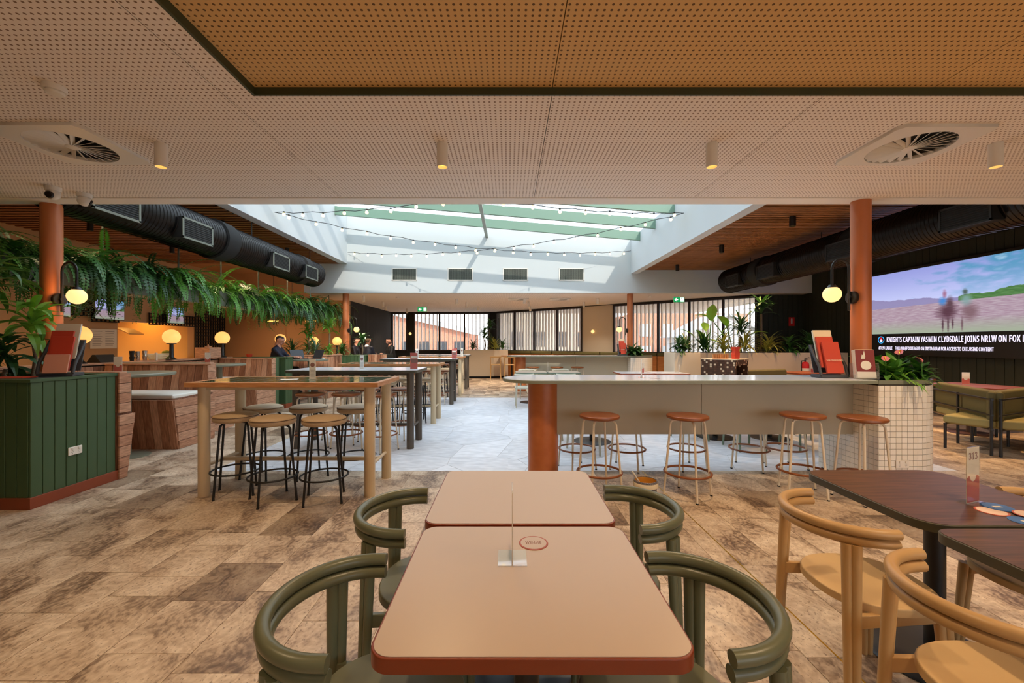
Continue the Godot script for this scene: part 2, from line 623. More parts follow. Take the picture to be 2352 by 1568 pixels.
func shell() -> void:
	var mb := MB.new()
	mb.span(-10.2, -5.04, 3.9, 4.05, DW, 14.9)
	struct("ceiling", mb, M.tan_wall)
	slats("ceiling", -10.2, -5.04, 3.82, 4.55, DW, 0.15, 0.078)
	slats("ceiling", 3.875, 9.3, 3.63, 4.55, DW, 0.1, 0.056)
	# ceiling behind the well
	mb = MB.new()
	mb.span(-6.1, 9.3, CH, CH + 0.15, DW + 0.2, 21.0)
	struct("ceiling", mb, M.perf)
	# well walls
	mb = MB.new()
	mb.wallpoly(PackedVector2Array([Vector2(4.5, 3.835), Vector2(DW, 3.835), Vector2(DW, 5.32), Vector2(4.5, 5.32)]), Vector3(SL, 0, 0), Vector3(0, 0, -1), Vector3(-0.22, 0, 0))
	struct("wall_well_left", mb, M.white)
	mb = MB.new()
	mb.wallpoly(PackedVector2Array([Vector2(4.5, 3.53), Vector2(DW, 3.53), Vector2(DW, 4.58), Vector2(4.5, 4.58)]), Vector3(SR, 0, 0), Vector3(0, 0, -1), Vector3(0.2, 0, 0))
	struct("wall_well_right", mb, M.white)
	mb = MB.new()
	mb.wallpoly(PackedVector2Array([Vector2(-6.1, CH), Vector2(9.3, CH), Vector2(9.3, 4.1), Vector2(SR, 4.1), Vector2(SR, 4.56), Vector2(SL, 5.29), Vector2(SL, 4.2), Vector2(-6.1, 4.2)]), Vector3(0, 0, -DW), Vector3(1, 0, 0), Vector3(0, 0, -0.2))
	struct("wall_well_back", mb, M.white)
	# bulkhead at the end of the front ceiling
	mb = MB.new()
	mb.wallpoly(PackedVector2Array([Vector2(-10.2, CH - 0.006), Vector2(9.3, CH - 0.006), Vector2(9.3, 4.05), Vector2(SR, 4.05), Vector2(SR, 4.56), Vector2(SL, 5.29), Vector2(SL, 4.1), Vector2(-10.2, 4.1)]), Vector3(0, 0, -4.352), Vector3(1, 0, 0), Vector3(0, 0, -0.188))
	struct("wall_bulkhead", mb, M.plain_ceil)
	# outer walls
	mb = MB.new()
	mb.span(-10.2, -10.0, 0, 4.1, -6.2, 10.7)
	mb.span(-10.2, -10.0, 2.02, 4.1, 10.7, 13.3)
	mb.span(-10.2, -10.0, 0, 0.95, 10.7, 13.3)
	mb.span(-10.2, -10.0, 0, 4.1, 13.3, 14.9)
	struct("wall_left", mb, M.kitchen_tile)
	mb = MB.new()
	mb.span(-10.2, -5.62, 0, 4.0, 14.7, 14.9)
	struct("wall_back_left", mb, M.tan_wall)
	vj_wall("wall_return_left", Vector2(-5.62, 20.3), Vector2(-5.62, 14.9), 0, CH, M.dark_wall2)
	vj_wall("wall_right", Vector2(9.1, -0.5), Vector2(9.1, 12.95), 0, 3.75, M.dark_wall)
	vj_wall("wall_pier_right", Vector2(9.1, 12.9), Vector2(7.72, 12.9), 0, CH, M.dark_wall)
	mb = MB.new()
	mb.span(-10.2, 1.0, 0, 3.2, -3.8, -3.6)
	mb.span(1.0, 9.4, 0, 0.12, -3.8, -3.6)
	mb.span(1.0, 9.4, 2.84, 3.2, -3.8, -3.6)
	struct("wall_front", mb, M.cream_wall)
	# glazed shopfront behind the viewer, at right: daylight that throws the stools' shadows on the bar
	mb = MB.new()
	for x in [1.03, 3.0, 5.0, 7.0, 9.07]:
		mb.span(x - 0.03, x + 0.03, 0.12, 2.84, -3.74, -3.66)
	mb.span(1.0, 9.1, 0.12, 0.18, -3.74, -3.66)
	mb.span(1.0, 9.1, 2.78, 2.84, -3.74, -3.66)
	var sf := struct("window_5", mb, M.frame_dark)
	for k in 4:
		mb = MB.new()
		mb.span(1.06 + k * 2.0, 2.97 + k * 2.0, 0.18, 2.78, -3.703, -3.697)
		put("pane", mb, M.glass, sf)
	mb = MB.new()
	mb.span(9.1, 9.3, 0, 3.2, -3.8, -0.5)
	struct("wall_right", mb, M.dark_wall)

func tile_mesh(x0: float, x1: float, d0: float, d1: float, gap: float, tint: Color, u0: Vector2) -> MB:
	var mb := MB.new()
	add_tile(mb, x0, x1, d0, d1, gap, tint, u0)
	return mb

func add_tile(mb: MB, x0: float, x1: float, d0: float, d1: float, gap: float, tint: Color, u0: Vector2) -> void:
	mb.use_uv = true
	mb.use_col = true
	mb.c = tint
	var a := V(x0 + gap, 0, d0 + gap)
	var b := V(x1 - gap, 0, d0 + gap)
	var c := V(x1 - gap, 0, d1 - gap)
	var e := V(x0 + gap, 0, d1 - gap)
	var pts := [a, b, c, e]
	var up := Vector3.UP
	var uvs := []
	for p in pts:
		uvs.append(u0 + Vector2(p.x - x0, -p.z - d0) * 0.5)
	mb.tri(a, b, c, up, up, up, uvs[0], uvs[1], uvs[2])
	mb.tri(a, c, e, up, up, up, uvs[0], uvs[2], uvs[3])
	var ctr := V((x0 + x1) / 2, 0, (d0 + d1) / 2)
	for k in 4:
		var p: Vector3 = pts[k]
		var q: Vector3 = pts[(k + 1) % 4]
		var nn := ((p + q) / 2 - ctr)
		nn = (nn if absf(nn.dot(q - p)) < 1e-4 else nn).normalized()
		var dn := Vector3(0, -0.006, 0)
		mb.tri(p, q, q + dn, nn, nn, nn, uvs[k], uvs[(k + 1) % 4], uvs[(k + 1) % 4])
		mb.tri(p, q + dn, p + dn, nn, nn, nn, uvs[k], uvs[(k + 1) % 4], uvs[k])

const PX0 := -3.35    # pale paving zone
const PX1 := 5.1
const PD0 := 4.73
const PD1 := 11.15

func floor_tiles() -> void:
	var mb := MB.new()
	mb.span(-10.2, 9.4, -0.15, -0.004, -6.2, 21.0)
	var fl := struct("floor", mb, mat(rgb8(206, 186, 160), 0.8))
	var stone := mat(Color.WHITE, 0.42)
	stone.albedo_texture = travertine(5)
	stone.vertex_color_use_as_albedo = true
	var far := MB.new()
	var tints := [Color(1, 1, 1), Color(0.93, 0.92, 0.9), Color(1.08, 1.05, 1.02), Color(0.84, 0.82, 0.8), Color(0.98, 0.96, 0.95), Color(1.1, 1.09, 1.07), Color(0.9, 0.89, 0.89), Color(0.56, 0.52, 0.48)]
	var lens := [0.2, 0.4, 0.4, 0.6, 0.6]
	var singles := []
	var col := 0
	var x := -10.0
	while x < 9.1:
		var x1 := minf(x + 0.406, 9.1)
		var d := -1.2 - rng.randf() * 0.5
		while d < 20.8:
			var d1 := minf(d + float(lens[rng.randi() % 5]), 20.8)
			var pieces := []
			if x1 > PX0 + 0.01 and x < PX1 - 0.01 and d1 > PD0 and d < PD1:
				if d < PD0 - 0.05: pieces.append([x, x1, d, PD0])
				if d1 > PD1 + 0.05: pieces.append([x, x1, PD1, d1])
				if x < PX0 - 0.02: pieces.append([x, PX0, maxf(d, PD0), minf(d1, PD1)])
				if x1 > PX1 + 0.02: pieces.append([PX1, x1, maxf(d, PD0), minf(d1, PD1)])
			else:
				pieces.append([x, x1, d, d1])
			for q in pieces:
				var tint: Color = tints[mini(rng.randi() % 16, 7) if rng.randf() < 0.4 else rng.randi() % 7]
				if rng.randf() > 0.55: tint = tints[0].lerp(tints[2], rng.randf())
				var u0 := Vector2(rng.randf() * 0.6, rng.randf() * 0.6)
				var dm: float = (q[2] + q[3]) / 2
				var xm: float = (q[0] + q[1]) / 2
				if dm > 1.25 and absf(xm) < dm * 1.3 + 0.3 and dm < 12.0:
					singles.append([dm + 0.0 * xm, q, tint, u0])
				else:
					add_tile(far, q[0], q[1], q[2], q[3], 0.0018, tint, u0)
			d = d1
		x = x1
		col += 1
	singles.sort_custom(func(p, q): return p[0] < q[0])
	for k in singles.size():
		var q: Array = singles[k][1]
		if k < 300:
			put("tile", tile_mesh(q[0], q[1], q[2], q[3], 0.0018, singles[k][2], singles[k][3]), stone, fl)
		else:
			add_tile(far, q[0], q[1], q[2], q[3], 0.0018, singles[k][2], singles[k][3])
	var fo := put("tile_field", far, stone, fl)
	fo.set_meta("kind", "stuff")
	# brass strip
	mb = MB.new()
	mb.span(1.512, 1.52, -0.004, 0.0012, 0.5, PD0)
	put("brass_strip", mb, M.gold, fl)
	# pale irregular paving under the skylight
	mb = MB.new()
	mb.span(PX0, PX1, -0.01, -0.003, PD0, PD1)
	var pv := struct("floor", mb, mat(rgb8(196, 192, 186), 0.8))
	var pale := []
	for k in 3:
		pale.append(tri_mat(grain_image(256, [rgb8(206, 206, 208), rgb8(216, 216, 218), rgb8(200, 201, 204)][k], [rgb8(232, 232, 234), rgb8(238, 238, 240), rgb8(226, 227, 230)][k], 6, 16, 110 + k), 0.7, 0.4))
	var seeds := PackedVector2Array()
	var nx := 10
	var ny := 9
	for i in range(-1, nx + 1):
		for j in range(-1, ny + 1):
			seeds.append(Vector2(PX0 + (PX1 - PX0) * (i + 0.5 + rng.randf_range(-0.38, 0.38)) / nx, PD0 + (PD1 - PD0) * (j + 0.5 + rng.randf_range(-0.38, 0.38)) / ny))
	for s in seeds:
		var poly := PackedVector2Array([Vector2(PX0, PD0), Vector2(PX1, PD0), Vector2(PX1, PD1), Vector2(PX0, PD1)])
		for t in seeds:
			if t == s or s.distance_to(t) > 3.0 or poly.is_empty():
				continue
			var mid := (s + t) / 2
			var nn := (t - s).normalized()
			var out := PackedVector2Array()
			for k in poly.size():
				var p := poly[k]
				var q := poly[(k + 1) % poly.size()]
				var a := (p - mid).dot(nn)
				var b := (q - mid).dot(nn)
				if a <= 0: out.append(p)
				if (a < 0 and b > 0) or (a > 0 and b < 0):
					out.append(p + (q - p) * (a / (a - b)))
			poly = out
		if poly.size() < 3:
			continue
		var shr := Geometry2D.offset_polygon(poly, -0.003)
		if shr.is_empty() or shr[0].size() < 3:
			continue
		mb = MB.new()
		mb.prism(shr[0], -0.006, 0.0, 0.0, false)
		put("paving_stone", mb, pale[rng.randi() % 3], pv)

func ceiling_front() -> void:
	var y1 := CH + 0.12
	var seams := [-10.2, -6.6, -4.17, -1.74, 0.27, 1.94, 4.37, 6.8, 9.3]
	# perforated sheets round a raised, gold-coloured bay
	var n := 0
	var mb := MB.new()
	mb.span(-10.2, 9.3, y1, y1 + 0.15, -6.2, 4.36)
	var back := struct("ceiling", mb, M.black_soft)
	var g := 0.0025
	for k in seams.size() - 1:
		var a: float = seams[k]
		var b: float = seams[k + 1]
		for part in [[a, b, 2.556, 4.35], [a, minf(b, -1.55), -6.2, 2.556], [maxf(a, 4.9), b, -6.2, 2.556], [maxf(a, -1.55), minf(b, 4.9), -6.2, -3.0]]:
			if part[1] - part[0] < 0.05:
				continue
			mb = MB.new()
			mb.span(part[0] + g, part[1] - g, CH, y1 - 0.01, part[2] + (g if part[2] > -6 else 0.0), part[3] - (g if part[3] < 4.3 and part[3] != 2.556 else 0.0))
			put("panel", mb, M.perf, back)
	for k in [[-1.55, 0.27], [0.27, 2.6], [2.6, 4.9]]:
		mb = MB.new()
		mb.span(k[0] + g, k[1] - g, CH + 0.043, y1 - 0.005, -3.0, 2.55)
		put("raised_panel", mb, M.perf_gold, back)
	var tr := MB.new()
	tr.span(-1.562, -1.545, CH - 0.004, CH + 0.05, -3.0, 2.56)
	tr.span(-1.562, 4.9, CH - 0.004, CH + 0.05, 2.547, 2.56)
	tr.span(4.89, 4.905, CH - 0.004, CH + 0.05, -3.0, 2.56)
	struct("trim_1", tr, M.trim_green)
	# surface downlights: cylinder, ring and glowing lamp; a grid that goes on behind the camera
	var names := ["leftmost of the four cylinders across the near ceiling", "left of the ceiling seam", "right of the ceiling seam", "far right beside the square air diffuser"]
	var proto: Node3D = null
	var xs := [-2.64, -0.5, 1.55, 3.71]
	for row in [3.18, 0.9, -1.4]:
		for k in 4:
			var p := V(xs[k] + (0.0 if row > 3.0 else 0.6), CH if row > 3.0 or k == 0 else CH + 0.043, row)
			var lab: String = "white cylinder downlight, " + names[k] if row > 3.0 else "white cylinder downlight %s, %s" % ["right overhead" if row > 0 else "behind the viewer", ["far left", "left of centre", "right of centre", "far right"][k]]
			if proto == null:
				proto = make_downlight("cylinder_downlight", lab, M.white_metal, 0.042, 0.178)
				proto.position = p
			else:
				copy_of(proto, p, 0, lab)
			spot(p - Vector3(0, 0.182, 0), ([1.5, 1.5, 2.2, 2.4][k] if row > 3.0 else [1.3, 1.4, 2.2, 2.2][k]), 62.0)
	# square swirl diffusers
	var dif: Node3D = null
	for q in [[-3.31, 3.18, "white square swirl diffuser in the ceiling at far left"], [3.07, 3.2, "white square swirl diffuser in the ceiling at right"]]:
		if dif == null:
			dif = thing("swirl_diffuser", q[2], "vent", V(q[0], CH, q[1]), 0, "swirl diffusers in the near ceiling")
			make_diffuser(dif)
		else:
			copy_of(dif, V(q[0], CH, q[1]), 0, q[2])
	# smoke detector
	var sd := thing("smoke_detector", "round white smoke detector on the left of the perforated ceiling", "smoke detector", V(-2.68, CH, 2.47))
	mb = MB.new()
	mb.lathe([Vector2(0, 0), Vector2(0.055, 0), Vector2(0.055, -0.024), Vector2(0.05, -0.03), Vector2(0, -0.03)], 28)
	put("base", mb, M.white_metal, sd)
	mb = MB.new()
	mb.lathe([Vector2(0.042, -0.03), Vector2(0.042, -0.034), Vector2(0.046, -0.037), Vector2(0.04, -0.046), Vector2(0.02, -0.05), Vector2(0, -0.05)], 28)
	put("sensor", mb, M.white_metal, sd)
	# security cameras
	for q in [[-4.42, 4.06, 0.2, "white dome security camera looking this way above the terracotta column"], [-4.3, 4.24, 2.4, "white dome security camera turned away to the right beside its twin"]]:
		var sc := thing("security_camera", q[3], "camera", V(q[0], CH, q[1]), q[2], "pair of ceiling cameras")
		mb = MB.new()
		mb.lathe([Vector2(0, 0), Vector2(0.062, 0), Vector2(0.06, -0.03), Vector2(0.056, -0.04), Vector2(0, -0.04)], 24)
		put("base", mb, M.white_metal, sc)
		mb = MB.new()
		mb.ball(Vector3(0, -0.07, 0), 0.056, 20)
		put("dome", mb, M.white_metal, sc)
		mb = MB.new()
		var b := Basis(Vector3.RIGHT, PI / 2 + 0.35)
		mb.lathe([Vector2(0, 0.06), Vector2(0.028, 0.0595), Vector2(0.036, 0.05), Vector2(0.036, 0.03)], 20, Vector3(0, -0.07, 0), b)
		put("lens", mb, M.black, sc)

func make_downlight(called: String, label: String, m: Material, r: float, h: float, lit := true) -> Node3D:
	var t := thing(called, label, "ceiling light")
	var mb := MB.new()
	mb.lathe([Vector2(0, 0), Vector2(r, 0), Vector2(r, -h), Vector2(r * 0.86, -h), Vector2(r * 0.8, -h + r * 0.7)], 24)
	put("housing", mb, m, t)
	mb = MB.new()
	mb.lathe([Vector2(0, -h + r * 0.65), Vector2(r * 0.8, -h + r * 0.65), Vector2(r * 0.8, -h + r * 0.7), Vector2(0, -h + r * 0.7)], 20)
	put("lamp", mb, M.downlight if lit else M.black_soft, t)
	return t

func make_diffuser(t: Node3D) -> void:
	var s := 0.345
	var e := 0.315
	var r := 0.262
	var mb := MB.new()
	var outer := PackedVector2Array([Vector2(-s, -e), Vector2(s, -e), Vector2(s, e), Vector2(-s, e)])
	var sides := 48
	for k in sides:
		var a := TAU * k / sides
		var b := TAU * (k + 1) / sides
		var pa := Vector2(cos(a), sin(a))
		var pb := Vector2(cos(b), sin(b))
		var oa := pa * minf(s / maxf(absf(pa.x), 1e-4), e / maxf(absf(pa.y), 1e-4))
		var ob := pb * minf(s / maxf(absf(pb.x), 1e-4), e / maxf(absf(pb.y), 1e-4))
		var f := func(p: Vector2, y: float) -> Vector3: return Vector3(p.x, y, p.y)
		mb.quad(f.call(pa * r, -0.03), f.call(pb * r, -0.03), f.call(ob, -0.024), f.call(oa, -0.024), Vector3.DOWN)
		mb.quad(f.call(ob, -0.024), f.call(oa, -0.024), f.call(oa, 0.0), f.call(ob, 0.0), f.call(pa, 0))
		mb.quad(f.call(pa * r, -0.03), f.call(pb * r, -0.03), f.call(pb * r, -0.001), f.call(pa * r, -0.001), -f.call(pa, 0))
	put("face_plate", mb, M.white_metal, t)
	mb = MB.new()
	mb.lathe([Vector2(0.0, -0.004), Vector2(r, -0.004), Vector2(r, -0.001), Vector2(0, -0.001)], 32)
	put("plenum", mb, M.black_soft, t)
	mb = MB.new()
	mb.lathe([Vector2(0, -0.036), Vector2(0.03, -0.036), Vector2(0.045, -0.03), Vector2(0.045, -0.006), Vector2(0, -0.006)], 20)
	put("hub", mb, M.white_metal, t)
	var bl := MB.new()
	bl.box(Vector3(r / 2 + 0.02, 0, 0), Vector3(r - 0.045, 0.003, 0.03), Basis(Vector3.RIGHT, 0.6))
	var bm := bl.mesh()
	for k in 24:
		var o := put("vane", bm, M.white_metal, t)
		o.rotation.y = TAU * k / 24
		o.position.y = -0.019

# ---------------------------------------------------------------- skylight
func roof_y(x: float) -> float:
	return 5.03 + (x - SL) / (SR - SL) * (4.31 - 5.03)

func skylight() -> void:
	var sk := thing("skylight", "glazed skylight with pale green rafters over the middle of the hall", "skylight")
	for d in [11.65, 10.45, 9.25, 8.05, 6.85, 5.65]:
		var mb := MB.new()
		var a := V(SL - 0.02, roof_y(SL) + 0.12, d)
		var b := V(SR + 0.02, roof_y(SR) + 0.12, d)
		mb.bar(a, b, 0.07, 0.24, 0.004)
		put("rafter", mb, M.raf_green, sk)
	var mb2 := MB.new()
	mb2.box(V(-0.64, roof_y(-0.64) - 0.02, (DW + 4.55) / 2), Vector3(0.08, 0.1, DW - 4.55))
	put("purlin", mb2, M.mullion, sk)
	var edges := [4.52, 5.65, 6.85, 8.05, 9.25, 10.45, 11.65, DW + 0.02]
	for k in edges.size() - 1:
		for h in [[SL - 0.2, -0.64], [-0.64, SR + 0.18]]:
			mb2 = MB.new()
			mb2.bar(V(h[0], roof_y(h[0]) + 0.262, (edges[k] + edges[k + 1]) / 2), V(h[1], roof_y(h[1]) + 0.262, (edges[k] + edges[k + 1]) / 2), edges[k + 1] - edges[k] - 0.006, 0.008)
			put("pane", mb2, M.glass, sk)
	# supply grilles in the end wall
	var vt: Node3D = null
	var nm := ["leftmost", "second from left", "third from left", "rightmost"]
	var vx := [-3.1, -1.43, 0.22, 1.9]
	for k in 4:
		var lab: String = "white-framed wall grille under the skylight, %s of the four" % nm[k]
		if vt == null:
			vt = thing("wall_grille", lab, "vent", V(vx[k], 3.51, DW), 0, "four grilles in the skylight wall")
			var f := MB.new()
			for s in [-1, 1]:
				f.box(Vector3(s * 0.365, 0, 0.006), Vector3(0.03, 0.38, 0.014))
				f.box(Vector3(0, s * 0.175, 0.006), Vector3(0.76, 0.03, 0.014))
			put("frame", f, M.white_metal, vt)
			f = MB.new()
			f.box(Vector3(0, 0, 0.002), Vector3(0.7, 0.32, 0.003))
			put("duct_opening", f, M.black_soft, vt)
			f = MB.new()
			for i in 13: f.box(Vector3(0, -0.155 + i * 0.0258, 0.006), Vector3(0.7, 0.007, 0.01))
			for i in 22: f.box(Vector3(-0.34 + i * 0.0324, 0, 0.009), Vector3(0.006, 0.32, 0.006))
			put("blades", f, M.planter_metal, vt)
		else:
			copy_of(vt, V(vx[k], 3.51, DW), 0, lab)
	# festoon strings
	var bulb := MB.new()
	bulb.lathe([Vector2(0, -0.085), Vector2(0.018, -0.08), Vector2(0.028, -0.065), Vector2(0.03, -0.05), Vector2(0.022, -0.03), Vector2(0.014, -0.02)], 10)
	var bm := bulb.mesh()
	var sock := MB.new()
	sock.lathe([Vector2(0.016, -0.03), Vector2(0.018, -0.02), Vector2(0.016, 0.01), Vector2(0, 0.012)], 8)
	var sm := sock.mesh()
	for q in [[V(SL + 0.02, 4.14, 8.6), V(SR - 0.02, 4.2, DW - 0.06), 18, "festoon light string from left wall to far right corner"],
			[V(SL + 0.05, 4.16, DW - 0.06), V(SR - 0.02, 4.15, 8.68), 18, "festoon light string from far left corner to right wall"],
			[V(SL + 0.02, 4.14, 8.6), V(SR - 0.02, 4.12, 4.75), 17, "festoon light string from left wall toward the near bulkhead"],
			[V(SR - 0.02, 4.15, 8.68), V(SL + 0.02, 4.12, 4.75), 17, "festoon light string from right wall toward the near bulkhead"]]:
		var st := thing("string_lights", q[3], "string lights", q[0], 0, "festoon strings crossing below the skylight")
		var a := Vector3.ZERO
		var b: Vector3 = q[1] - q[0]
		var pts := []
		var cnt: int = q[2]
		for k in cnt * 2 + 1:
			var t := float(k) / (cnt * 2)
			pts.append(a.lerp(b, t) - Vector3(0, 0.34 * 4.0 * t * (1 - t) - 0.015 * sin(k * 2.1), 0))
		var cord := MB.new()
		cord.tube(pts, 0.007, 5)
		put("cord", cord, M.black, st)
		for k in cnt:
			var s := put("socket", sm, M.black, st)
			s.position = pts[k * 2 + 1]
			var o := put("bulb", bm, M.bulb, st)
			o.position = pts[k * 2 + 1]

# ---------------------------------------------------------------- windows and outside
func window_run(called: String, a: Vector2, b: Vector2, y0: float, y1: float, mull: Array, pitch: float) -> void:
	var dir := (b - a).normalized()
	var nrm := Vector2(-dir.y, dir.x)   # towards the room
	var ln := a.distance_to(b)
	var basis := Basis(Vector3(dir.x, 0, -dir.y), Vector3.UP, Vector3(dir.x, 0, -dir.y).cross(Vector3.UP))
	var at := func(s: float, y: float, off: float) -> Vector3:
		var p := a + dir * s + nrm * off
		return V(p.x, y, p.y)
	var f := MB.new()
	f.box(at.call(ln / 2, y0 - 0.03, 0.0), Vector3(ln, 0.07, 0.12), basis, 0.004)
	f.box(at.call(ln / 2, y1 + 0.02, 0.0), Vector3(ln, 0.07, 0.12), basis, 0.004)
	f.box(at.call(0.03, (y0 + y1) / 2, 0.0), Vector3(0.06, y1 - y0, 0.12), basis, 0.004)
	f.box(at.call(ln - 0.03, (y0 + y1) / 2, 0.0), Vector3(0.06, y1 - y0, 0.12), basis, 0.004)
	var w := struct(called, f, M.frame_dark)
	var edges := [0.06]
	for s in mull:
		var m := MB.new()
		m.box(at.call(s * ln, (y0 + y1) / 2, 0.0), Vector3(0.07, y1 - y0, 0.1), basis, 0.004)
		put("mullion", m, M.frame_dark, w)
		edges.append(s * ln)
	edges.append(ln - 0.06)
	for k in edges.size() - 1:
		var g := MB.new()
		g.box(at.call((edges[k] + edges[k + 1]) / 2, (y0 + y1) / 2, 0.0), Vector3(edges[k + 1] - edges[k], y1 - y0, 0.006), basis)
		put("pane", g, M.glass, w)
	var l := MB.new()
	l.box(Vector3.ZERO, Vector3(0.03, y1 - y0 + 0.1, 0.13), basis, 0.003)
	var lm := l.mesh()
	var s := pitch / 2
	while s < ln:
		var o := put("louver", lm, M.louver, w)
		o.position = at.call(s, (y0 + y1) / 2, -0.22)
		s += pitch
	for y in [y0 - 0.04, y1 + 0.03]:
		var r := MB.new()
		r.box(at.call(ln / 2, y, -0.22), Vector3(ln, 0.05, 0.05), basis)
		put("louver_rail", r, M.frame_dark, w)

func low_wall(called: String, a: Vector2, b: Vector2, y0: float, y1: float, th: float, m: Material) -> MeshInstance3D:
	var dir := (b - a).normalized()
	var nrm := Vector2(-dir.y, dir.x)
	var basis := Basis(Vector3(dir.x, 0, -dir.y), Vector3.UP, Vector3(dir.x, 0, -dir.y).cross(Vector3.UP))
	var p := (a + b) / 2 - nrm * th / 2
	var mb := MB.new()
	mb.box(V(p.x, (y0 + y1) / 2, p.y), Vector3(a.distance_to(b), y1 - y0, th), basis)
	return struct(called, mb, m)

const WA := Vector2(-0.55, 19.9)
const WB := Vector2(7.72, 12.95)

func windows() -> void:
	# straight run at the back; plan runs from right to left so that its left side is the room
	low_wall("wall_back", Vector2(WA.x, 20.2), Vector2(-5.62, 20.2), 0, 1.1, 0.2, M.dark_wall2)
	low_wall("wall_back", Vector2(WA.x, 20.2), Vector2(-5.62, 20.2), 2.93, 3.1, 0.2, M.dark_wall2)
	window_run("window_1", Vector2(-4.86, 20.2), Vector2(-5.62, 20.2), 1.14, 2.88, [], 0.19)
	low_wall("wall_back", Vector2(-4.56, 20.2), Vector2(-4.86, 20.2), 1.1, 2.95, 0.2, M.dark_wall2)
	window_run("window_2", Vector2(-0.9, 20.2), Vector2(-4.56, 20.2), 1.14, 2.88, [0.33, 0.66], 0.19)
	low_wall("wall_back", Vector2(WA.x + 0.15, 20.2), Vector2(-0.9, 20.2), 1.1, 2.95, 0.2, M.dark_wall2)
	# slanted run
	var at := func(s: float) -> Vector2: return WA.lerp(WB, s)
	low_wall("wall_slanted", WB, WA, 0, 1.1, 0.2, M.dark_wall2)
	low_wall("wall_slanted", WB, WA, 2.93, 3.1, 0.2, M.dark_wall2)
	window_run("window_3", at.call(0.43), at.call(0.0), 1.14, 2.88, [0.26, 0.52, 0.76], 0.155)
	low_wall("wall_slanted", at.call(0.552), at.call(0.43), 0, CH, 0.24, M.cream_wall)
	window_run("window_4", at.call(1.0), at.call(0.556), 1.14, 2.88, [0.2, 0.42, 0.64, 0.84], 0.155)
	# timber banquette wall under the slanted windows, with an olive cushion roll on top
	var n := Vector2(WB.y - WA.y, -(WB.x - WA.x)).normalized()
	if n.y > 0: n = -n
	var o := n * 0.45
	var bq := thing("banquette", "long orange timber banquette with olive top cushion under slanted windows", "banquette")
	var dir := (WB - WA).normalized()
	var basis := Basis(Vector3(dir.x, 0, -dir.y), Vector3.UP, Vector3(dir.x, 0, -dir.y).cross(Vector3.UP))
	for k in 9:
		var p: Vector2 = WA.lerp(WB, (k + 0.7) / 9.9) + o
		var mb := MB.new()
		mb.box(V(p.x, 0.5, p.y), Vector3(1.07, 1.0, 0.05), basis, 0.004)
		put("timber_panel", mb, M.orange_wood, bq)
		mb = MB.new()
		mb.box(V(p.x, 1.065, p.y), Vector3(1.08, 0.13, 0.12), basis, 0.03)
		put("cushion", mb, M.olive, bq)

func outside() -> void:
	var mb := MB.new()
	mb.span(-60, 60, -0.5, -0.3, 21.2, 120)
	tag(put("ground", mb, M.concrete), "", "", "", "structure")
	mb = MB.new()
	mb.wallpoly(PackedVector2Array([Vector2(-12, -0.3), Vector2(-2.7, -0.3), Vector2(-2.7, 2.2), Vector2(-9, 3.7), Vector2(-12, 3.7)]), Vector3(0, 0, -30), Vector3.RIGHT, Vector3(0, 0, -8))
	var b := thing("brick_building", "red brick building with sloping roof line outside the far left windows", "building")
	put("brick_wall", mb, M.brick, b)
	mb = MB.new()
	mb.bar(V(-9.3, 3.9, 29.8), V(-2.4, 2.25, 29.8), 0.5, 0.35)
	put("fascia", mb, M.white, b)
	for k in 4:
		mb = MB.new()
		mb.span(-7.6 + k * 1.25, -6.9 + k * 1.25, 0.6, 1.6, 29.9, 30.02)
		put("window", mb, M.grey, b)
	b = thing("pale_building", "pale rendered building seen through the middle slanted windows", "building")
	mb = MB.new()
	mb.span(-1.0, 7.5, -0.3, 5.0, 34, 42)
	put("wall", mb, M.cream_wall, b)
	mb = MB.new()
	mb.span(-1.4, 7.9, 5.0, 5.3, 33.6, 42.4)
	put("roof", mb, M.white, b)
	for k in 4:
		mb = MB.new()
		mb.span(0.2 + k * 1.8, 1.2 + k * 1.8, 1.2, 2.4, 33.94, 34.02)
		put("window", mb, M.grey, b)
	b = thing("terrace_house", "orange brick house with small windows outside the right-hand windows", "building")
	mb = MB.new()
	mb.span(8.0, 15.5, -0.3, 3.4, 27, 34)
	put("brick_wall", mb, M.brick, b)
	for k in 5:
		for j in 2:
			mb = MB.new()
			mb.span(8.5 + k * 1.4, 9.2 + k * 1.4, 0.5 + j * 1.4, 1.3 + j * 1.4, 26.92, 27.02)
			put("window", mb, M.white, b)
	b = thing("gabled_shed", "white gabled shed outside the rightmost windows", "building")
	mb = MB.new()
	mb.wallpoly(PackedVector2Array([Vector2(9.3, -0.3), Vector2(13.3, -0.3), Vector2(13.3, 1.9), Vector2(11.3, 2.9), Vector2(9.3, 1.9)]), Vector3(0, 0, -21.5), Vector3.RIGHT, Vector3(0, 0, -3))
	put("wall", mb, M.concrete, b)
	mb = MB.new()
	mb.bar(V(9.0, 1.8, 23), V(11.3, 2.95, 23), 3.4, 0.08)
	mb.bar(V(13.6, 1.8, 23), V(11.3, 2.95, 23), 3.4, 0.08)
	put("roof", mb, M.white, b)

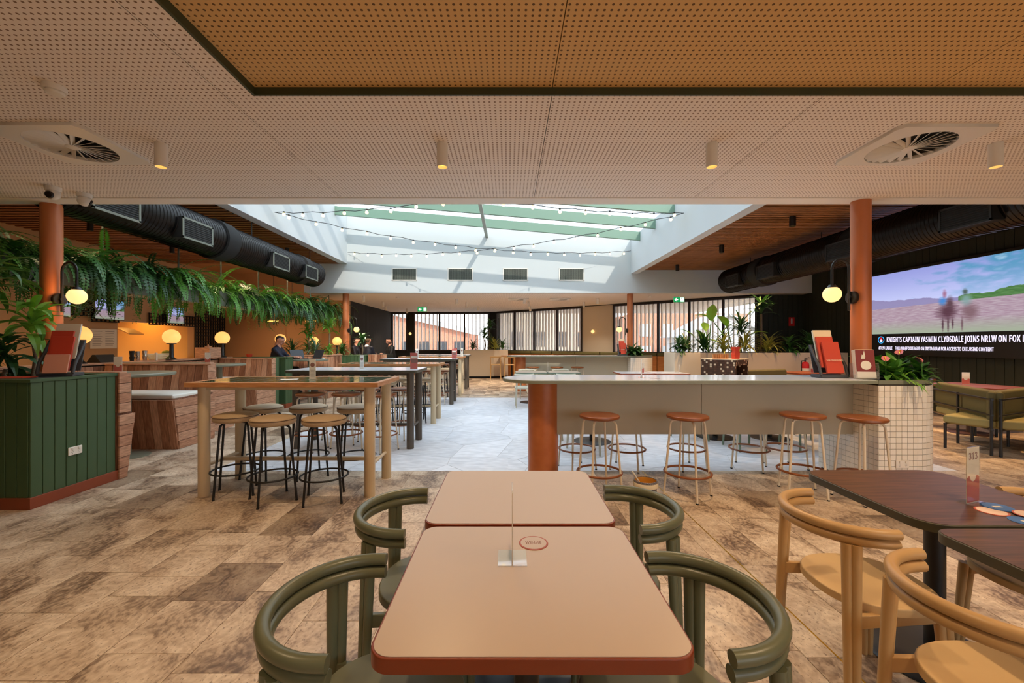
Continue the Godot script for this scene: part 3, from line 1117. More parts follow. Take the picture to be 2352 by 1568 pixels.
# ---------------------------------------------------------------- left side
func plank_face(parent: Node3D, o: Vector3, ex: Vector3, ey: Vector3, w: float, h: float, count: int, horizontal: bool, nrm: Vector3) -> void:
	# timber planks laid over a flat face: origin o (bottom left), unit ex along the face, ey up the face
	for k in count:
		var m: Material = M.cedar[rng.randi() % 4][0 if horizontal else 1]
		var mb := MB.new()
		var b := Basis(ex, ey, nrm)
		if horizontal:
			var ph := h / count
			mb.box(o + ex * w / 2 + ey * (ph * (k + 0.5)) + nrm * 0.008, Vector3(w, ph - 0.005, 0.018), b, 0.003)
		else:
			var pw := w / count
			mb.box(o + ex * (pw * (k + 0.5)) + ey * h / 2 + nrm * 0.008, Vector3(pw - 0.005, h, 0.018), b, 0.003)
		put("plank", mb, m, parent)

func bench(label: String, x0: float, x1: float, df: float, db: float, flip: bool) -> void:
	# high timber bench: front leans in towards the floor, end boards horizontal, back boards vertical.
	# df is the open front, db the back; flip: faces away from the camera
	var t := thing("booth_bench", label, "bench", V(0, 0, 0), 0, "timber booth benches")
	var s := 1.0 if db > df else -1.0
	var lean := 0.1 * s
	var mb := MB.new()
	var prof := PackedVector2Array([Vector2(df + lean, 0.0), Vector2(db, 0.0), Vector2(db, 1.12), Vector2(db - 0.06 * s, 1.12), Vector2(db - 0.12 * s, 0.72), Vector2(df, 0.68)])
	mb.wallpoly(prof, Vector3(x0, 0, 0), Vector3(0, 0, -1), Vector3(x1 - x0 - 0.02, 0, 0))
	put("carcass", mb, M.cedar[0][1], t)
	var ey := Vector3(0, 0.68, lean).normalized()
	# front face boards (bottom is set back)
	plank_face(t, V(x0, 0.0, df + lean), Vector3.RIGHT, ey, x1 - x0, 0.68 / ey.y, int((x1 - x0) / 0.105), false, Vector3.RIGHT.cross(ey).normalized() * s)
	# end boards face +x
	for k in 6:
		var y := 0.68 * (k + 0.5) / 6
		var f: float = df + lean * (1 - y / 0.68)
		var mk := MB.new()
		mk.box(V(x1, y, (f + db) / 2), Vector3(0.02, 0.68 / 6 - 0.005, absf(db - f)), Basis.IDENTITY, 0.003)
		put("plank", mk, M.cedar[2 + rng.randi() % 2][0], t)
	for k in 4:
		var y := 0.7 + 0.42 * (k + 0.5) / 4
		var mk := MB.new()
		mk.box(V(x1, y, db - 0.07 * s), Vector3(0.02, 0.1, 0.14), Basis.IDENTITY, 0.003)
		put("plank", mk, M.cedar[2 + rng.randi() % 2][0], t)
	# back boards
	var by := Vector3(0, 0.4, -0.06 * s).normalized()
	plank_face(t, V(x0, 0.72, db - 0.12 * s), Vector3.RIGHT, by, x1 - x0, 0.4, int((x1 - x0) / 0.11), false, Vector3.RIGHT.cross(by).normalized() * s)
	mb = MB.new()
	mb.span(x0, x1 + 0.01, 1.115, 1.14, db - 0.09 * s, db, 0.004)
	put("cap_rail", mb, M.cedar[3][0], t)
	if absf(db - df) < 0.3:
		return
	mb = MB.new()
	mb.box(V((x0 + x1) / 2 + 0.02, 0.715, (df + db) / 2 - 0.05 * s), Vector3(x1 - x0 - 0.1, 0.07, absf(db - df) - 0.16), Basis.IDENTITY, 0.025)
	put("seat_cushion", mb, M.paper, t)

func vj_box(t: Node3D, x0: float, x1: float, d0: float, d1: float, h: float, base := true) -> void:
	var mb := MB.new()
	mb.span(x0 + 0.02, x1 - 0.02, 0, h - 0.03, d0 + 0.02, d1 - 0.02)
	put("carcass", mb, M.vj_gap, t)
	var bh := h - 0.02
	var n := int((d1 - d0) / 0.092)
	for k in n:
		var w := (d1 - d0) / n
		mb = MB.new()
		mb.box(V(x1 - 0.01, bh / 2, d0 + w * (k + 0.5)), Vector3(0.02, bh, w - 0.004), Basis.IDENTITY, 0.004)
		put("board", mb, M.vj_green, t)
	n = int((x1 - x0) / 0.1)
	for k in n:
		var w := (x1 - x0 - 0.02) / n
		for q in [d0 + 0.01, d1 - 0.01]:
			mb = MB.new()
			mb.box(V(x0 + w * (k + 0.5), bh / 2, q), Vector3(w - 0.004, bh, 0.02), Basis.IDENTITY, 0.004)
			put("board", mb, M.vj_green, t)
	mb = MB.new()
	mb.span(x0 - 0.01, x1 + 0.012, h - 0.03, h, d0 - 0.012, d0 + 0.06, 0.004)
	mb.span(x0 - 0.01, x1 + 0.012, h - 0.03, h, d1 - 0.06, d1 + 0.012, 0.004)
	mb.span(x1 - 0.06, x1 + 0.012, h - 0.03, h, d0, d1, 0.004)
	put("cap", mb, M.vj_green, t)
	if base:
		mb = MB.new()
		mb.span(x0, x1 + 0.014, 0, 0.1, d0 - 0.014, d1 + 0.014, 0.003)
		put("skirting", mb, M.rust, t)
	mb = MB.new()
	mb.span(x0 + 0.06, x1 - 0.06, h - 0.06, h - 0.028, d0 + 0.06, d1 - 0.06)
	put("soil", mb, M.soil, t)

func round_table(label: String, x: float, d: float, r: float) -> void:
	var t := thing("pedestal_table", label, "table", V(x, 0, d), 0, "round-ended booth tables")
	var mb := MB.new()
	mb.lathe([Vector2(0, 1.03), Vector2(r - 0.01, 1.03), Vector2(r, 1.04), Vector2(r, 1.06), Vector2(r - 0.008, 1.068), Vector2(0, 1.07)], 48)
	put("table_top", mb, M.rim_green, t)
	mb = MB.new()
	mb.cyl(Vector3(0, 0.01, 0), Vector3(0, 1.03, 0), 0.045, 20)
	put("post", mb, M.rim_green, t)
	mb = MB.new()
	mb.lathe([Vector2(0, 0), Vector2(0.24, 0), Vector2(0.24, 0.01), Vector2(0.06, 0.02), Vector2(0, 0.02)], 32)
	put("base_plate", mb, M.rim_green, t)

func globe_lamp(label: String, x: float, y: float, d: float, r := 0.135) -> void:
	var t := thing("globe_lamp", label, "lamp", V(x, y, d), 0, "globe lamps along the booth wall")
	var h := 0.3
	var mb := MB.new()
	mb.lathe([Vector2(0, 0), Vector2(0.085, 0), Vector2(0.085, 0.012), Vector2(0.05, 0.03), Vector2(0.034, 0.06), Vector2(0.03, h - 0.02), Vector2(0.075, h - 0.012), Vector2(0.075, h), Vector2(0, h)], 24)
	put("stand", mb, M.black, t)
	mb = MB.new()
	var prof := []
	for k in 15:
		var a := -1.0 + (PI / 2 + 1.0) * k / 14
		prof.append(Vector2(maxf(cos(a) * r, 0), h + r * 0.83 + sin(a) * r))
	mb.lathe(prof, 28)
	put("globe", mb, M.globe, t)
	omni(V(x, y + h + r * 0.83, d), 0.16, Color(1.0, 0.74, 0.42), r * 0.8)

func wall_lamp(label: String, col: Vector2, y: float, out: Vector2) -> void:
	# swan-neck bracket on a column; col: column centre in plan, out: direction in plan
	var t := thing("swan_neck_lamp", label, "wall lamp", V(col.x, y, col.y), 0, "swan-neck column lamps")
	var o := Vector3(out.x, 0, -out.y).normalized()
	var b := Basis(Vector3.UP.cross(o).normalized(), o, Vector3.UP)
	var mb := MB.new()
	mb.lathe([Vector2(0, 0.082), Vector2(0.062, 0.082), Vector2(0.066, 0.088), Vector2(0.066, 0.118), Vector2(0.06, 0.124), Vector2(0, 0.124)], 28, Vector3.ZERO, b)
	put("back_plate", mb, M.black, t)
	var pts := [o * 0.14 - Vector3(0, 0.14, 0), o * 0.14 + Vector3(0, 0.27, 0)]
	for k in 13:
		var a := PI - PI * k / 12
		pts.append(o * (0.24 + 0.1 * cos(a)) + Vector3(0, 0.3 + 0.1 * sin(a), 0))
	pts.append(o * 0.34 + Vector3(0, 0.12, 0))
	mb = MB.new()
	mb.tube(pts, 0.0125, 10)
	mb.tube([o * 0.12, o * 0.15], 0.02, 10)
	put("arm", mb, M.black, t)
	mb = MB.new()
	mb.lathe([Vector2(0, 0.13), Vector2(0.03, 0.13), Vector2(0.05, 0.1), Vector2(0, 0.1)], 16, o * 0.34)
	put("gallery", mb, M.black, t)
	mb = MB.new()
	mb.ball(o * 0.34 + Vector3(0, 0.03, 0), 0.084, 24)
	put("globe", mb, M.globe_hot, t)
	omni(V(col.x, y, col.y) + o * 0.34 + Vector3(0, 0.03, 0), 0.13, Color(1.0, 0.72, 0.4), 0.07)

func column(label: String, x: float, d: float, y1: float, r := 0.09) -> void:
	var mb := MB.new()
	mb.lathe([Vector2(0, 0), Vector2(r, 0), Vector2(r, y1), Vector2(0, y1)], 40)
	var o := one("column", mb, M.terracotta, label, "column", "round terracotta columns")
	o.position = V(x, 0, d)

func outlet(label: String, p: Vector3, turn: float) -> void:
	var t := thing("power_outlet", label, "power outlet", p, turn, "double power outlets")
	var mb := MB.new()
	mb.box(Vector3(0, 0, 0.006), Vector3(0.13, 0.078, 0.012), Basis.IDENTITY, 0.005)
	put("plate", mb, M.outlet, t)
	for s in [-0.03, 0.03]:
		mb = MB.new()
		mb.box(Vector3(s, 0.02, 0.015), Vector3(0.018, 0.022, 0.008), Basis.IDENTITY, 0.002)
		put("switch", mb, M.outlet, t)
		mb = MB.new()
		for k in [[-0.008, -0.008], [0.008, -0.008], [0.0, -0.022]]:
			mb.box(Vector3(s + k[0], k[1], 0.0122), Vector3(0.003, 0.008, 0.001))
		put("socket", mb, M.grey, t)

func brochure_stand(label: String, p: Vector3, turn: float, bag := false) -> void:
	# dark leaflet rack leaning back; opens towards local +z
	var t := thing("leaflet_rack", label, "leaflet rack", p, turn, "leaflet racks on planters and bars")
	var mb := MB.new()
	mb.box(Vector3(0, 0.012, 0.0), Vector3(0.19, 0.024, 0.13), Basis.IDENTITY, 0.005)
	for s in [-1, 1]:
		mb.tube([Vector3(s * 0.09, 0.02, 0.06), Vector3(s * 0.092, 0.09, 0.035), Vector3(s * 0.092, 0.16, -0.02), Vector3(s * 0.09, 0.24, -0.075)], 0.01, 8)
	mb.box(Vector3(0, 0.14, -0.07), Vector3(0.17, 0.22, 0.006), Basis(Vector3.RIGHT, -0.3))
	put("rack", mb, M.grey, t)
	var lean := Basis(Vector3.RIGHT, -0.3)
	t.scale = Vector3.ONE * 1.42
	var defs := [[0.03, 0.15, 0.03, M.paper_red, 0.115, 0.24], [0.01, 0.19, -0.005, M.paper_red, 0.115, 0.24], [0.02, 0.235, -0.05, M.paper_cream, 0.13, 0.25]]
	for k in 3:
		var q: Array = defs[k]
		mb = MB.new()
		mb.box(Vector3(q[0] - 0.02, q[1], q[2] - 0.01), Vector3(q[4], q[5], 0.016), lean, 0.001)
		put("leaflet_stack", mb, q[3], t)
	if bag:
		mb = MB.new()
		mb.box(Vector3(0.01, 0.085, 0.066), Vector3(0.13, 0.13, 0.012), lean, 0.005)
		put("pouch", mb, mat(rgb8(214, 150, 126), 0.12), t)
	else:
		var tm := text_mesh("SOUTHBOUND", 0.017, 0.001)
		var o := put("lettering", tm, M.paper_cream, t)
		o.transform = Transform3D(lean, Vector3(0.01, 0.13, 0.0475))

func left_side() -> void:
	column("terracotta column at left behind the green boarded planter", -4.98, 4.56, CH)
	wall_lamp("swan-neck globe lamp on the near left column", Vector2(-4.98, 4.56), 1.92, Vector2(0.985, -0.17))
	var t := thing("boarded_planter", "green board-clad planter with rust skirting at near left", "planter")
	vj_box(t, -7.2, -4.15, 3.63, 4.42, 1.13)
	outlet("white double power outlet on the green boarded planter", V(-4.148, 0.42, 4.0), PI / 2)
	brochure_stand("dark leaflet rack with red leaflets and clear pouch beside left column", V(-4.28, 1.13, 4.0), 0.35, true)
	var mb := MB.new()
	mb.box(V(-4.5, 1.134, 3.8), Vector3(0.31, 0.006, 0.22), Basis(Vector3.UP, 0.2))
	one("folder", mb, M.paper_red, "flat orange-red folder lying on the green planter", "folder")
	# booths
	bench("timber booth bench backing onto the near green planter", -6.1, -4.13, 4.62, 4.43, false)
	round_table("round-topped booth table between the first two benches", -4.88, 5.35, 0.5)
	menu_card("white and red menu card on the first booth table", V(-4.9, 1.07, 5.25), 0.15, 0)
	bench("timber booth bench facing the near planter with white cushion", -6.1, -4.5, 5.62, 6.4, false)
	bench("timber booth bench behind the first green post", -6.1, -4.8, 7.4, 6.72, false)
	round_table("round-topped booth table in the second booth", -5.35, 7.75, 0.42)
	menu_card("white and red menu card on the second booth table", V(-5.52, 1.07, 7.68), 0.1, 0)
	bench("timber booth bench at the far end of the second booth", -6.1, -4.96, 8.2, 8.9, false)
	# green posts between booths
	for q in [[-4.82, 6.46, 6.66, "narrow green boarded end post between the first and second booth"], [-5.0, 8.94, 9.12, "narrow green boarded end post beyond the second booth"]]:
		t = thing("booth_post", q[3], "partition", Vector3.ZERO, 0, "green booth partitions")
		mb = MB.new()
		mb.span(-6.1, q[0], 0.09, 1.14, q[1], q[2], 0.004)
		put("partition", mb, M.vj_green, t)
		mb = MB.new()
		mb.span(-6.1, q[0] + 0.01, 0, 0.09, q[1] - 0.005, q[2] + 0.005)
		put("skirting", mb, M.rust, t)
	# booth back wall with lamps on top
	t = thing("booth_wall", "long low timber-clad wall behind the booths", "low wall")
	mb = MB.new()
	mb.span(-6.42, -6.16, 0, 1.13, 4.7, 9.3)
	put("core", mb, M.vj_gap, t)
	plank_face(t, V(-6.16, 0.0, 4.7), Vector3(0, 0, -1), Vector3.UP, 4.6, 1.1, 40, false, Vector3.RIGHT)
	mb = MB.new()
	mb.span(-6.45, -6.12, 1.12, 1.15, 4.7, 9.3, 0.005)
	put("cap", mb, M.cedar[3][0], t)
	globe_lamp("large globe lamp nearest the left column", -6.2, 1.15, 6.05)
	globe_lamp("globe lamp in front of the kitchen opening", -6.08, 1.15, 7.55)
	globe_lamp("globe lamp beside the black lattice screen", -6.05, 1.15, 8.85)
	globe_lamp("globe lamp beyond the seated man in navy", -6.1, 1.15, 11.2)
	globe_lamp("farthest globe lamp behind the plants", -5.85, 1.1, 12.6)
	globe_lamp("globe lamp almost hidden by plants near the far left column", -5.3, 1.1, 12.95)
	# things on the booth wall top
	mb = MB.new()
	mb.wallpoly(PackedVector2Array([Vector2(-0.11, 0), Vector2(0.11, 0), Vector2(0.02, 0.12), Vector2(-0.02, 0.12)]), V(-6.3, 1.15, 6.35), Vector3.RIGHT, Vector3(0, 0, -0.3))
	one("menu_easel", mb, M.black_soft, "low black tent easel on the booth wall under the menu board", "easel")
	for q in [[-6.3, 7.0, 0.035, 0.17, M.black_soft, "black tumbler stack on the timber wall"], [-6.33, 7.14, 0.035, 0.16, M.chrome, "chrome tumbler stack on the timber wall"], [-6.3, 7.25, 0.035, 0.17, M.chrome, "chrome shaker beside the wire basket"]]:
		mb = MB.new()
		mb.lathe([Vector2(0, 0), Vector2(q[2] * 0.8, 0), Vector2(q[2], q[3] * 0.4), Vector2(q[2] * 0.82, q[3] * 0.45), Vector2(q[2] * 1.02, q[3]), Vector2(0, q[3])], 16)
		one("tumbler_stack", mb, q[4], q[5], "tumbler", "tumblers on the booth wall").position = V(q[0], 1.15, q[1])
	t = thing("wire_basket", "pale woven basket on the timber wall below the kitchen", "basket", V(-6.3, 1.15, 7.5))
	mb = MB.new()
	for k in 7:
		var r := 0.09 + 0.012 * k
		var ring := []
		for j in 20: ring.append(Vector3(cos(TAU * j / 20) * r * 0.9, 0.01 + k * 0.016, sin(TAU * j / 20) * r * 1.5))
		mb.tube(ring, 0.006, 5, true)
	put("weave", mb, M.paper_cream, t)
	mb = MB.new()
	mb.box(Vector3.ZERO, Vector3(0.02, 0.13, 0.1), Basis(Vector3.UP, 0.5))
	mb.box(Vector3(0.03, 0, 0.02), Vector3(0.02, 0.13, 0.1), Basis(Vector3.UP, 0.7))
	one("leaflet_pair", mb, M.paper, "pair of pale leaflets standing beside the kitchen globe lamp", "leaflet").position = V(-6.2, 1.215, 7.36)
	# timber drawer box and black planter by the lattice
	t = thing("timber_box", "plain timber box with knobbed lid on the booth wall", "box", V(-6.1, 1.15, 8.5))
	mb = MB.new()
	mb.box(Vector3(0, 0.11, 0), Vector3(0.3, 0.21, 0.34), Basis.IDENTITY, 0.006)
	put("body", mb, M.cedar[3][0], t)
	mb = MB.new()
	mb.lathe([Vector2(0, 0.215), Vector2(0.07, 0.215), Vector2(0.05, 0.24), Vector2(0.012, 0.25), Vector2(0.014, 0.27), Vector2(0, 0.275)], 16)
	put("lid", mb, M.cedar[3][0], t)
	# kitchen recess
	mb = MB.new()
	for q in [[-13.2, -10.2, 0.0, 4.0, 13.3, 13.5], [-13.2, -10.2, 0.0, 4.0, 10.5, 10.7], [-13.4, -13.2, 0.0, 4.0, 10.5, 13.5], [-13.2, -10.0, 2.9, 3.0, 10.7, 13.3]]:
		mb = MB.new()
		mb.span(q[0], q[1], q[2], q[3], q[4], q[5])
		struct("wall_kitchen", mb, M.kitchen_wall)
	t = thing("kitchen_door", "plain tan door inside the kitchen opening", "door", V(-13.17, 0, 11.6))
	mb = MB.new()
	mb.box(Vector3(0, 1.05, 0), Vector3(0.04, 2.1, 0.85), Basis.IDENTITY, 0.005)
	put("leaf", mb, M.tan_wall, t)
	mb = MB.new()
	mb.cyl(Vector3(0.03, 1.0, -0.36), Vector3(0.09, 1.0, -0.36), 0.012)
	put("handle", mb, M.chrome, t)
	t = thing("range_hood", "curved metal cowl inside the lit kitchen", "cowl", V(-11.3, 1.62, 12.2))
	mb = MB.new()
	var arc := []
	for k in 9:
		arc.append(Vector3(-0.35 + 0.1 * k, 0.28 * cos((k - 2) * 0.2), 0))
	for k in 8:
		var p: Vector3 = arc[k]
		var q: Vector3 = arc[k + 1]
		mb.box((p + q) / 2, Vector3(p.distance_to(q) + 0.01, 0.03, 0.5), Basis(Vector3.BACK, atan2(q.y - p.y, q.x - p.x)))
	put("cowl", mb, M.chrome, t)
	mb = MB.new()
	mb.lathe([Vector2(0, 0), Vector2(0.12, 0), Vector2(0.14, 0.08), Vector2(0.1, 0.24), Vector2(0, 0.28)], 16)
	one("green_mixer", mb, mat(rgb8(110, 130, 60), 0.4), "rounded green appliance behind the second globe lamp", "appliance").position = V(-10.3, 0.97, 12.6)
	mb = MB.new()
	mb.span(-10.25, -9.7, 0.9, 0.96, 10.75, 13.25)
	struct("trim_2", mb, M.planter_metal)
	var kl: Node3D = null
	for q in [[-11.4, 11.3, "left"], [-11.4, 12.7, "right"]]:
		var lab: String = "round recessed light in the kitchen ceiling, %s one" % q[2]
		if kl == null:
			kl = make_downlight("kitchen_downlight", lab, M.black, 0.06, 0.05)
			kl.position = V(q[0], 2.9, q[1])
		else:
			copy_of(kl, V(q[0], 2.9, q[1]), 0, lab)
		spot(V(q[0], 2.84, q[1]), 3.2, 60, Color(1.0, 0.74, 0.36))
	# lattices of black bars
	for q in [[10.0, 10.68, 1.98, 2.55, "black lattice panel between the two hanging screens"], [11.6, 13.3, 1.98, 2.3, "black lattice panel above the kitchen opening"], [13.32, 14.68, 0.9, 2.7, "tall black lattice screen beside the kitchen opening"], [8.9, 10.0, 2.1, 2.5, "black lattice panel left of the first screen"]]:
		t = thing("lattice", q[4], "lattice", Vector3.ZERO, 0, "black lattice panels on the left wall")
		mb = MB.new()
		var d: float = q[0]
		while d <= q[1] + 0.001:
			mb.span(-9.97, -9.94, q[2], q[3], d - 0.012, d + 0.012)
			d += 0.113
		put("uprights", mb, M.black_soft, t)
		mb = MB.new()
		var y: float = q[2]
		while y <= q[3] + 0.001:
			mb.span(-9.98, -9.93, y - 0.012, y + 0.012, q[0], q[1])
			y += 0.1
		put("rails", mb, M.black_soft, t)
	for q in [[9.95, 10.72, "wide hanging screen showing racing on the left wall", 3], [12.05, 12.7, "smaller hanging screen over the kitchen opening", 4], [8.95, 9.4, "hanging screen partly behind the near left column", 5]]:
		t = thing("wall_screen", q[2], "screen", V(-9.86, 2.28, (q[0] + q[1]) / 2), 0, "screens on the left wall")
		mb = MB.new()
		mb.box(Vector3.ZERO, Vector3(0.05, 0.5, q[1] - q[0]), Basis.IDENTITY, 0.006)
		put("casing", mb, M.black, t)
		mb = MB.new()
		mb.use_uv = true
		var w: float = (q[1] - q[0]) / 2 - 0.012
		var z := Vector3.RIGHT
		var pa := Vector3(0.0265, 0.235, w)
		var pb := Vector3(0.0265, 0.235, -w)
		var pc := Vector3(0.0265, -0.235, -w)
		var pd := Vector3(0.0265, -0.235, w)
		mb.tri(pa, pb, pc, z, z, z, Vector2(0, 0), Vector2(1, 0), Vector2(1, 1))
		mb.tri(pa, pc, pd, z, z, z, Vector2(0, 0), Vector2(1, 1), Vector2(0, 1))
		put("display", mb, screen_mat(race_tex(), 0.75), t)
	t = thing("menu_board", "white printed menu board on the tiled left wall", "menu board", V(-9.985, 1.56, 10.32))
	mb = MB.new()
	mb.box(Vector3.ZERO, Vector3(0.02, 0.48, 0.68), Basis.IDENTITY, 0.003)
	put("board", mb, M.paper, t)
	mb = MB.new()
	for c in [0.17, -0.15]:
		for k in 9:
			mb.box(Vector3(0.011, 0.18 - k * 0.042, c + 0.01 * (k % 3)), Vector3(0.001, 0.007, 0.24 - 0.02 * (k % 3)))
	put("print", mb, M.grey, t)
	# strip lights on the tan wall and warm light in this corner
	for k in 4:
		var lab: String = "slim glowing strip light near the tan back wall, %s" % ["leftmost", "second from left", "third from left", "rightmost"][k]
		mb = MB.new()
		mb.box(Vector3.ZERO, Vector3(0.34, 0.03, 0.05), Basis.IDENTITY, 0.004)
		var yl := 2.18 + 0.2 * (k % 2)
		var sl := thing("strip_light", lab, "strip light", V(-7.7 + k * 0.62, yl, 13.7), 0, "strip lights by the tan wall")
		put("lamp_strip", mb, M.downlight, sl)
		mb = MB.new()
		mb.cyl(Vector3(0, 0.015, 0), Vector3(0, 3.9 - yl, 0), 0.006, 6)
		put("hanger", mb, M.black, sl)
	spot(V(-8.2, 3.7, 7.0), 5.0, 60)
	spot(V(-7.6, 3.7, 12.8), 5.0, 60)
	spot(V(-5.8, 3.7, 9.3), 3.0, 50)
	# black downlights on the slatted ceilings
	var bd: Node3D = null
	var spots := [[-5.6, 5.4], [-5.55, 8.1], [-5.5, 10.4], [-8.3, 6.2], [-8.2, 8.2], [-8.2, 10.2]]
	for k in 6:
		var lab: String = "black cylinder spotlight under the left slatted ceiling, " + ["first beside the skylight", "second beside the skylight", "third beside the skylight", "nearest over the ferns", "middle over the ferns", "farthest over the ferns"][k]
		var p := V(spots[k][0], 3.82, spots[k][1])
		if bd == null:
			bd = make_downlight("black_downlight", lab, M.black, 0.05, 0.17)
			bd.position = p
		else:
			copy_of(bd, p, 0, lab)
		spot(p - Vector3(0, 0.175, 0), 2.0, 40)
	spots = [[4.9, 7.2], [4.75, 9.3], [4.7, 11.6], [7.0, 7.5], [6.9, 9.4], [6.7, 11.4]]
	for k in 6:
		var lab: String = "black cylinder spotlight under the right slatted ceiling, " + ["first beside the skylight", "second beside the skylight", "third beside the skylight", "nearest behind the column", "second over the black duct", "third over the black duct"][k]
		copy_of(bd, V(spots[k][0], 3.63, spots[k][1]), 0, lab)
		spot(V(spots[k][0], 3.45, spots[k][1]), 6.0, 50, Color(1.0, 0.8, 0.56))
	spot(V(7.6, 3.45, 5.6), 9.0, 50, Color(1.0, 0.8, 0.56))
	copy_of(bd, V(7.6, 3.63, 5.6), 0, "black cylinder spotlight above the olive banquettes at right")
	duct("black spiral air duct under the left slatted ceiling", -5.03, 3.22, 0.31, 4.6, 10.8, 1.0, [5.0, 6.3, 8.62, 9.95], M.planter_metal)
	duct("black spiral air duct under the right slatted ceiling", 6.15, 3.17, 0.32, 4.6, 11.6, -1.0, [5.3, 7.3, 9.4, 10.8], M.black)

func duct(label: String, x: float, y: float, r: float, d0: float, d1: float, side: float, vents: Array, fm: Material) -> void:
	var t := thing("air_duct", label, "duct", V(x, y, d0), 0, "black spiral ducts")
	var b := Basis(Vector3.RIGHT, -PI / 2)
	var prof := []
	var n := int((d1 - d0) / 0.06)
	for k in n + 1:
		var s := (d1 - d0) * k / n
		prof.append(Vector2(r, s))
		if k < n:
			prof.append(Vector2(r, s + 0.045))
			prof.append(Vector2(r + 0.007, s + 0.0525))
	prof.append(Vector2(0, d1 - d0))
	var mb := MB.new()
	mb.lathe(prof, 36, Vector3.ZERO, b)
	put("spiral_pipe", mb, M.duct, t)
	for s in [2.6, 5.4]:
		if s < d1 - d0:
			mb = MB.new()
			mb.lathe([Vector2(r, s - 0.16), Vector2(r + 0.03, s - 0.15), Vector2(r + 0.03, s + 0.15), Vector2(r, s + 0.16)], 36, Vector3.ZERO, b)
			put("collar", mb, M.black_soft, t)
	for d in vents:
		var o := Vector3(side * (r - 0.03), -0.1, -(d - d0))
		mb = MB.new()
		mb.box(o, Vector3(0.16, 0.3, 0.62), Basis.IDENTITY, 0.004)
		var g := put("grille_box", mb, M.black_soft, t)
		mb = MB.new()
		var f := o + Vector3(side * 0.084, 0, 0)
		for k in [-1, 1]:
			mb.box(f + Vector3(0, k * 0.14, 0), Vector3(0.012, 0.028, 0.62))
			mb.box(f + Vector3(0, 0, k * 0.296), Vector3(0.012, 0.3, 0.028))
		put("frame", mb, fm, g)
		mb = MB.new()
		for k in 9:
			mb.box(f + Vector3(-side * 0.002, -0.112 + k * 0.028, 0), Vector3(0.008, 0.008, 0.57))
		put("blades", mb, M.black, g)
	for s in [1.2, 3.6, 6.0]:
		if s < d1 - d0:
			mb = MB.new()
			mb.cyl(Vector3(0, r, -s), Vector3(0, 3.82 - y if side > 0 else 3.63 - y, -s), 0.008, 6)
			put("hanger", mb, M.black, t)

func screen_mat(tex: Texture2D, e: float) -> StandardMaterial3D:
	var m := mat(Color(0.02, 0.02, 0.02), 0.3)
	m.emission_enabled = true
	m.emission = Color.BLACK
	m.emission_texture = tex
	m.emission_energy_multiplier = e
	return m

func menu_card(label: String, p: Vector3, turn: float, style: int, text := "", h := 0.21, w := 0.1) -> void:
	# clear stand with a printed card; faces local +z
	var t := thing("menu_card", label, "menu card", p, turn, "table menu cards")
	var mb := MB.new()
	mb.box(Vector3(0, 0.002, 0), Vector3(w, 0.004, 0.07), Basis.IDENTITY, 0.001)
	mb.box(Vector3(0, h / 2, 0.003), Vector3(w, h, 0.002))
	put("stand", mb, M.acrylic, t)
	mb = MB.new()
	mb.box(Vector3(0, h / 2, 0), Vector3(w - 0.004, h - 0.008, 0.002))
	var hi: Material = M.paper if style == 0 else (M.paper_cream if style == 1 else (M.paper_red if style == 2 else M.paper))
	put("card", mb, hi, t)
	mb = MB.new()
	var hw := w / 2 - 0.003
	if style <= 1:
		var poly := PackedVector2Array([Vector2(-hw, 0.006), Vector2(hw, 0.006), Vector2(hw, h * 0.46), Vector2(hw * 0.7, h * 0.49)])
		for k in 7:
			var a := -PI * k / 6
			poly.append(Vector2(cos(a) * hw * 0.5, h * 0.48 + sin(a) * hw * 0.5))
		poly.append_array([Vector2(-hw * 0.7, h * 0.49), Vector2(-hw, h * 0.46)])
		mb.wallpoly(poly, Vector3(0, 0, 0.0012), Vector3.RIGHT, Vector3(0, 0, 0.0005))
		put("red_print", mb, M.paper_red if style == 0 else mat(rgb8(168, 40, 20), 0.6), t)
	elif style == 2:
		mb.box(Vector3(0, h * 0.72, 0.0014), Vector3(w * 0.8, h * 0.14, 0.0005))
		put("title_band", mb, M.paper, t)
		mb = MB.new()
		mb.box(Vector3(0, h * 0.5, 0.0014), Vector3(w * 0.8, h * 0.24, 0.0005))
		put("picture", mb, M.print_brown, t)
	else:
		mb.lathe([Vector2(0, 0), Vector2(w * 0.34, 0), Vector2(w * 0.34, 0.0005), Vector2(0, 0.0005)], 20, Vector3(0, h * 0.7, 0.0012), Basis(Vector3.RIGHT, PI / 2))
		put("picture", mb, M.print_brown, t)
		mb = MB.new()
		for k in 6:
			mb.box(Vector3(0, h * 0.45 - k * h * 0.06, 0.0014), Vector3(w * 0.6, 0.0025, 0.0004))
		put("print", mb, M.grey, t)
	if text:
		var o := put("number", text_mesh(text, h * 0.17, 0.0006, true), M.print_brown, t)
		o.position = Vector3(0, h * 0.83, 0.0016)

# ---------------------------------------------------------------- right side
var race: ImageTexture

func race_tex() -> ImageTexture:
	if race == null:
		race = race_picture()
	return race

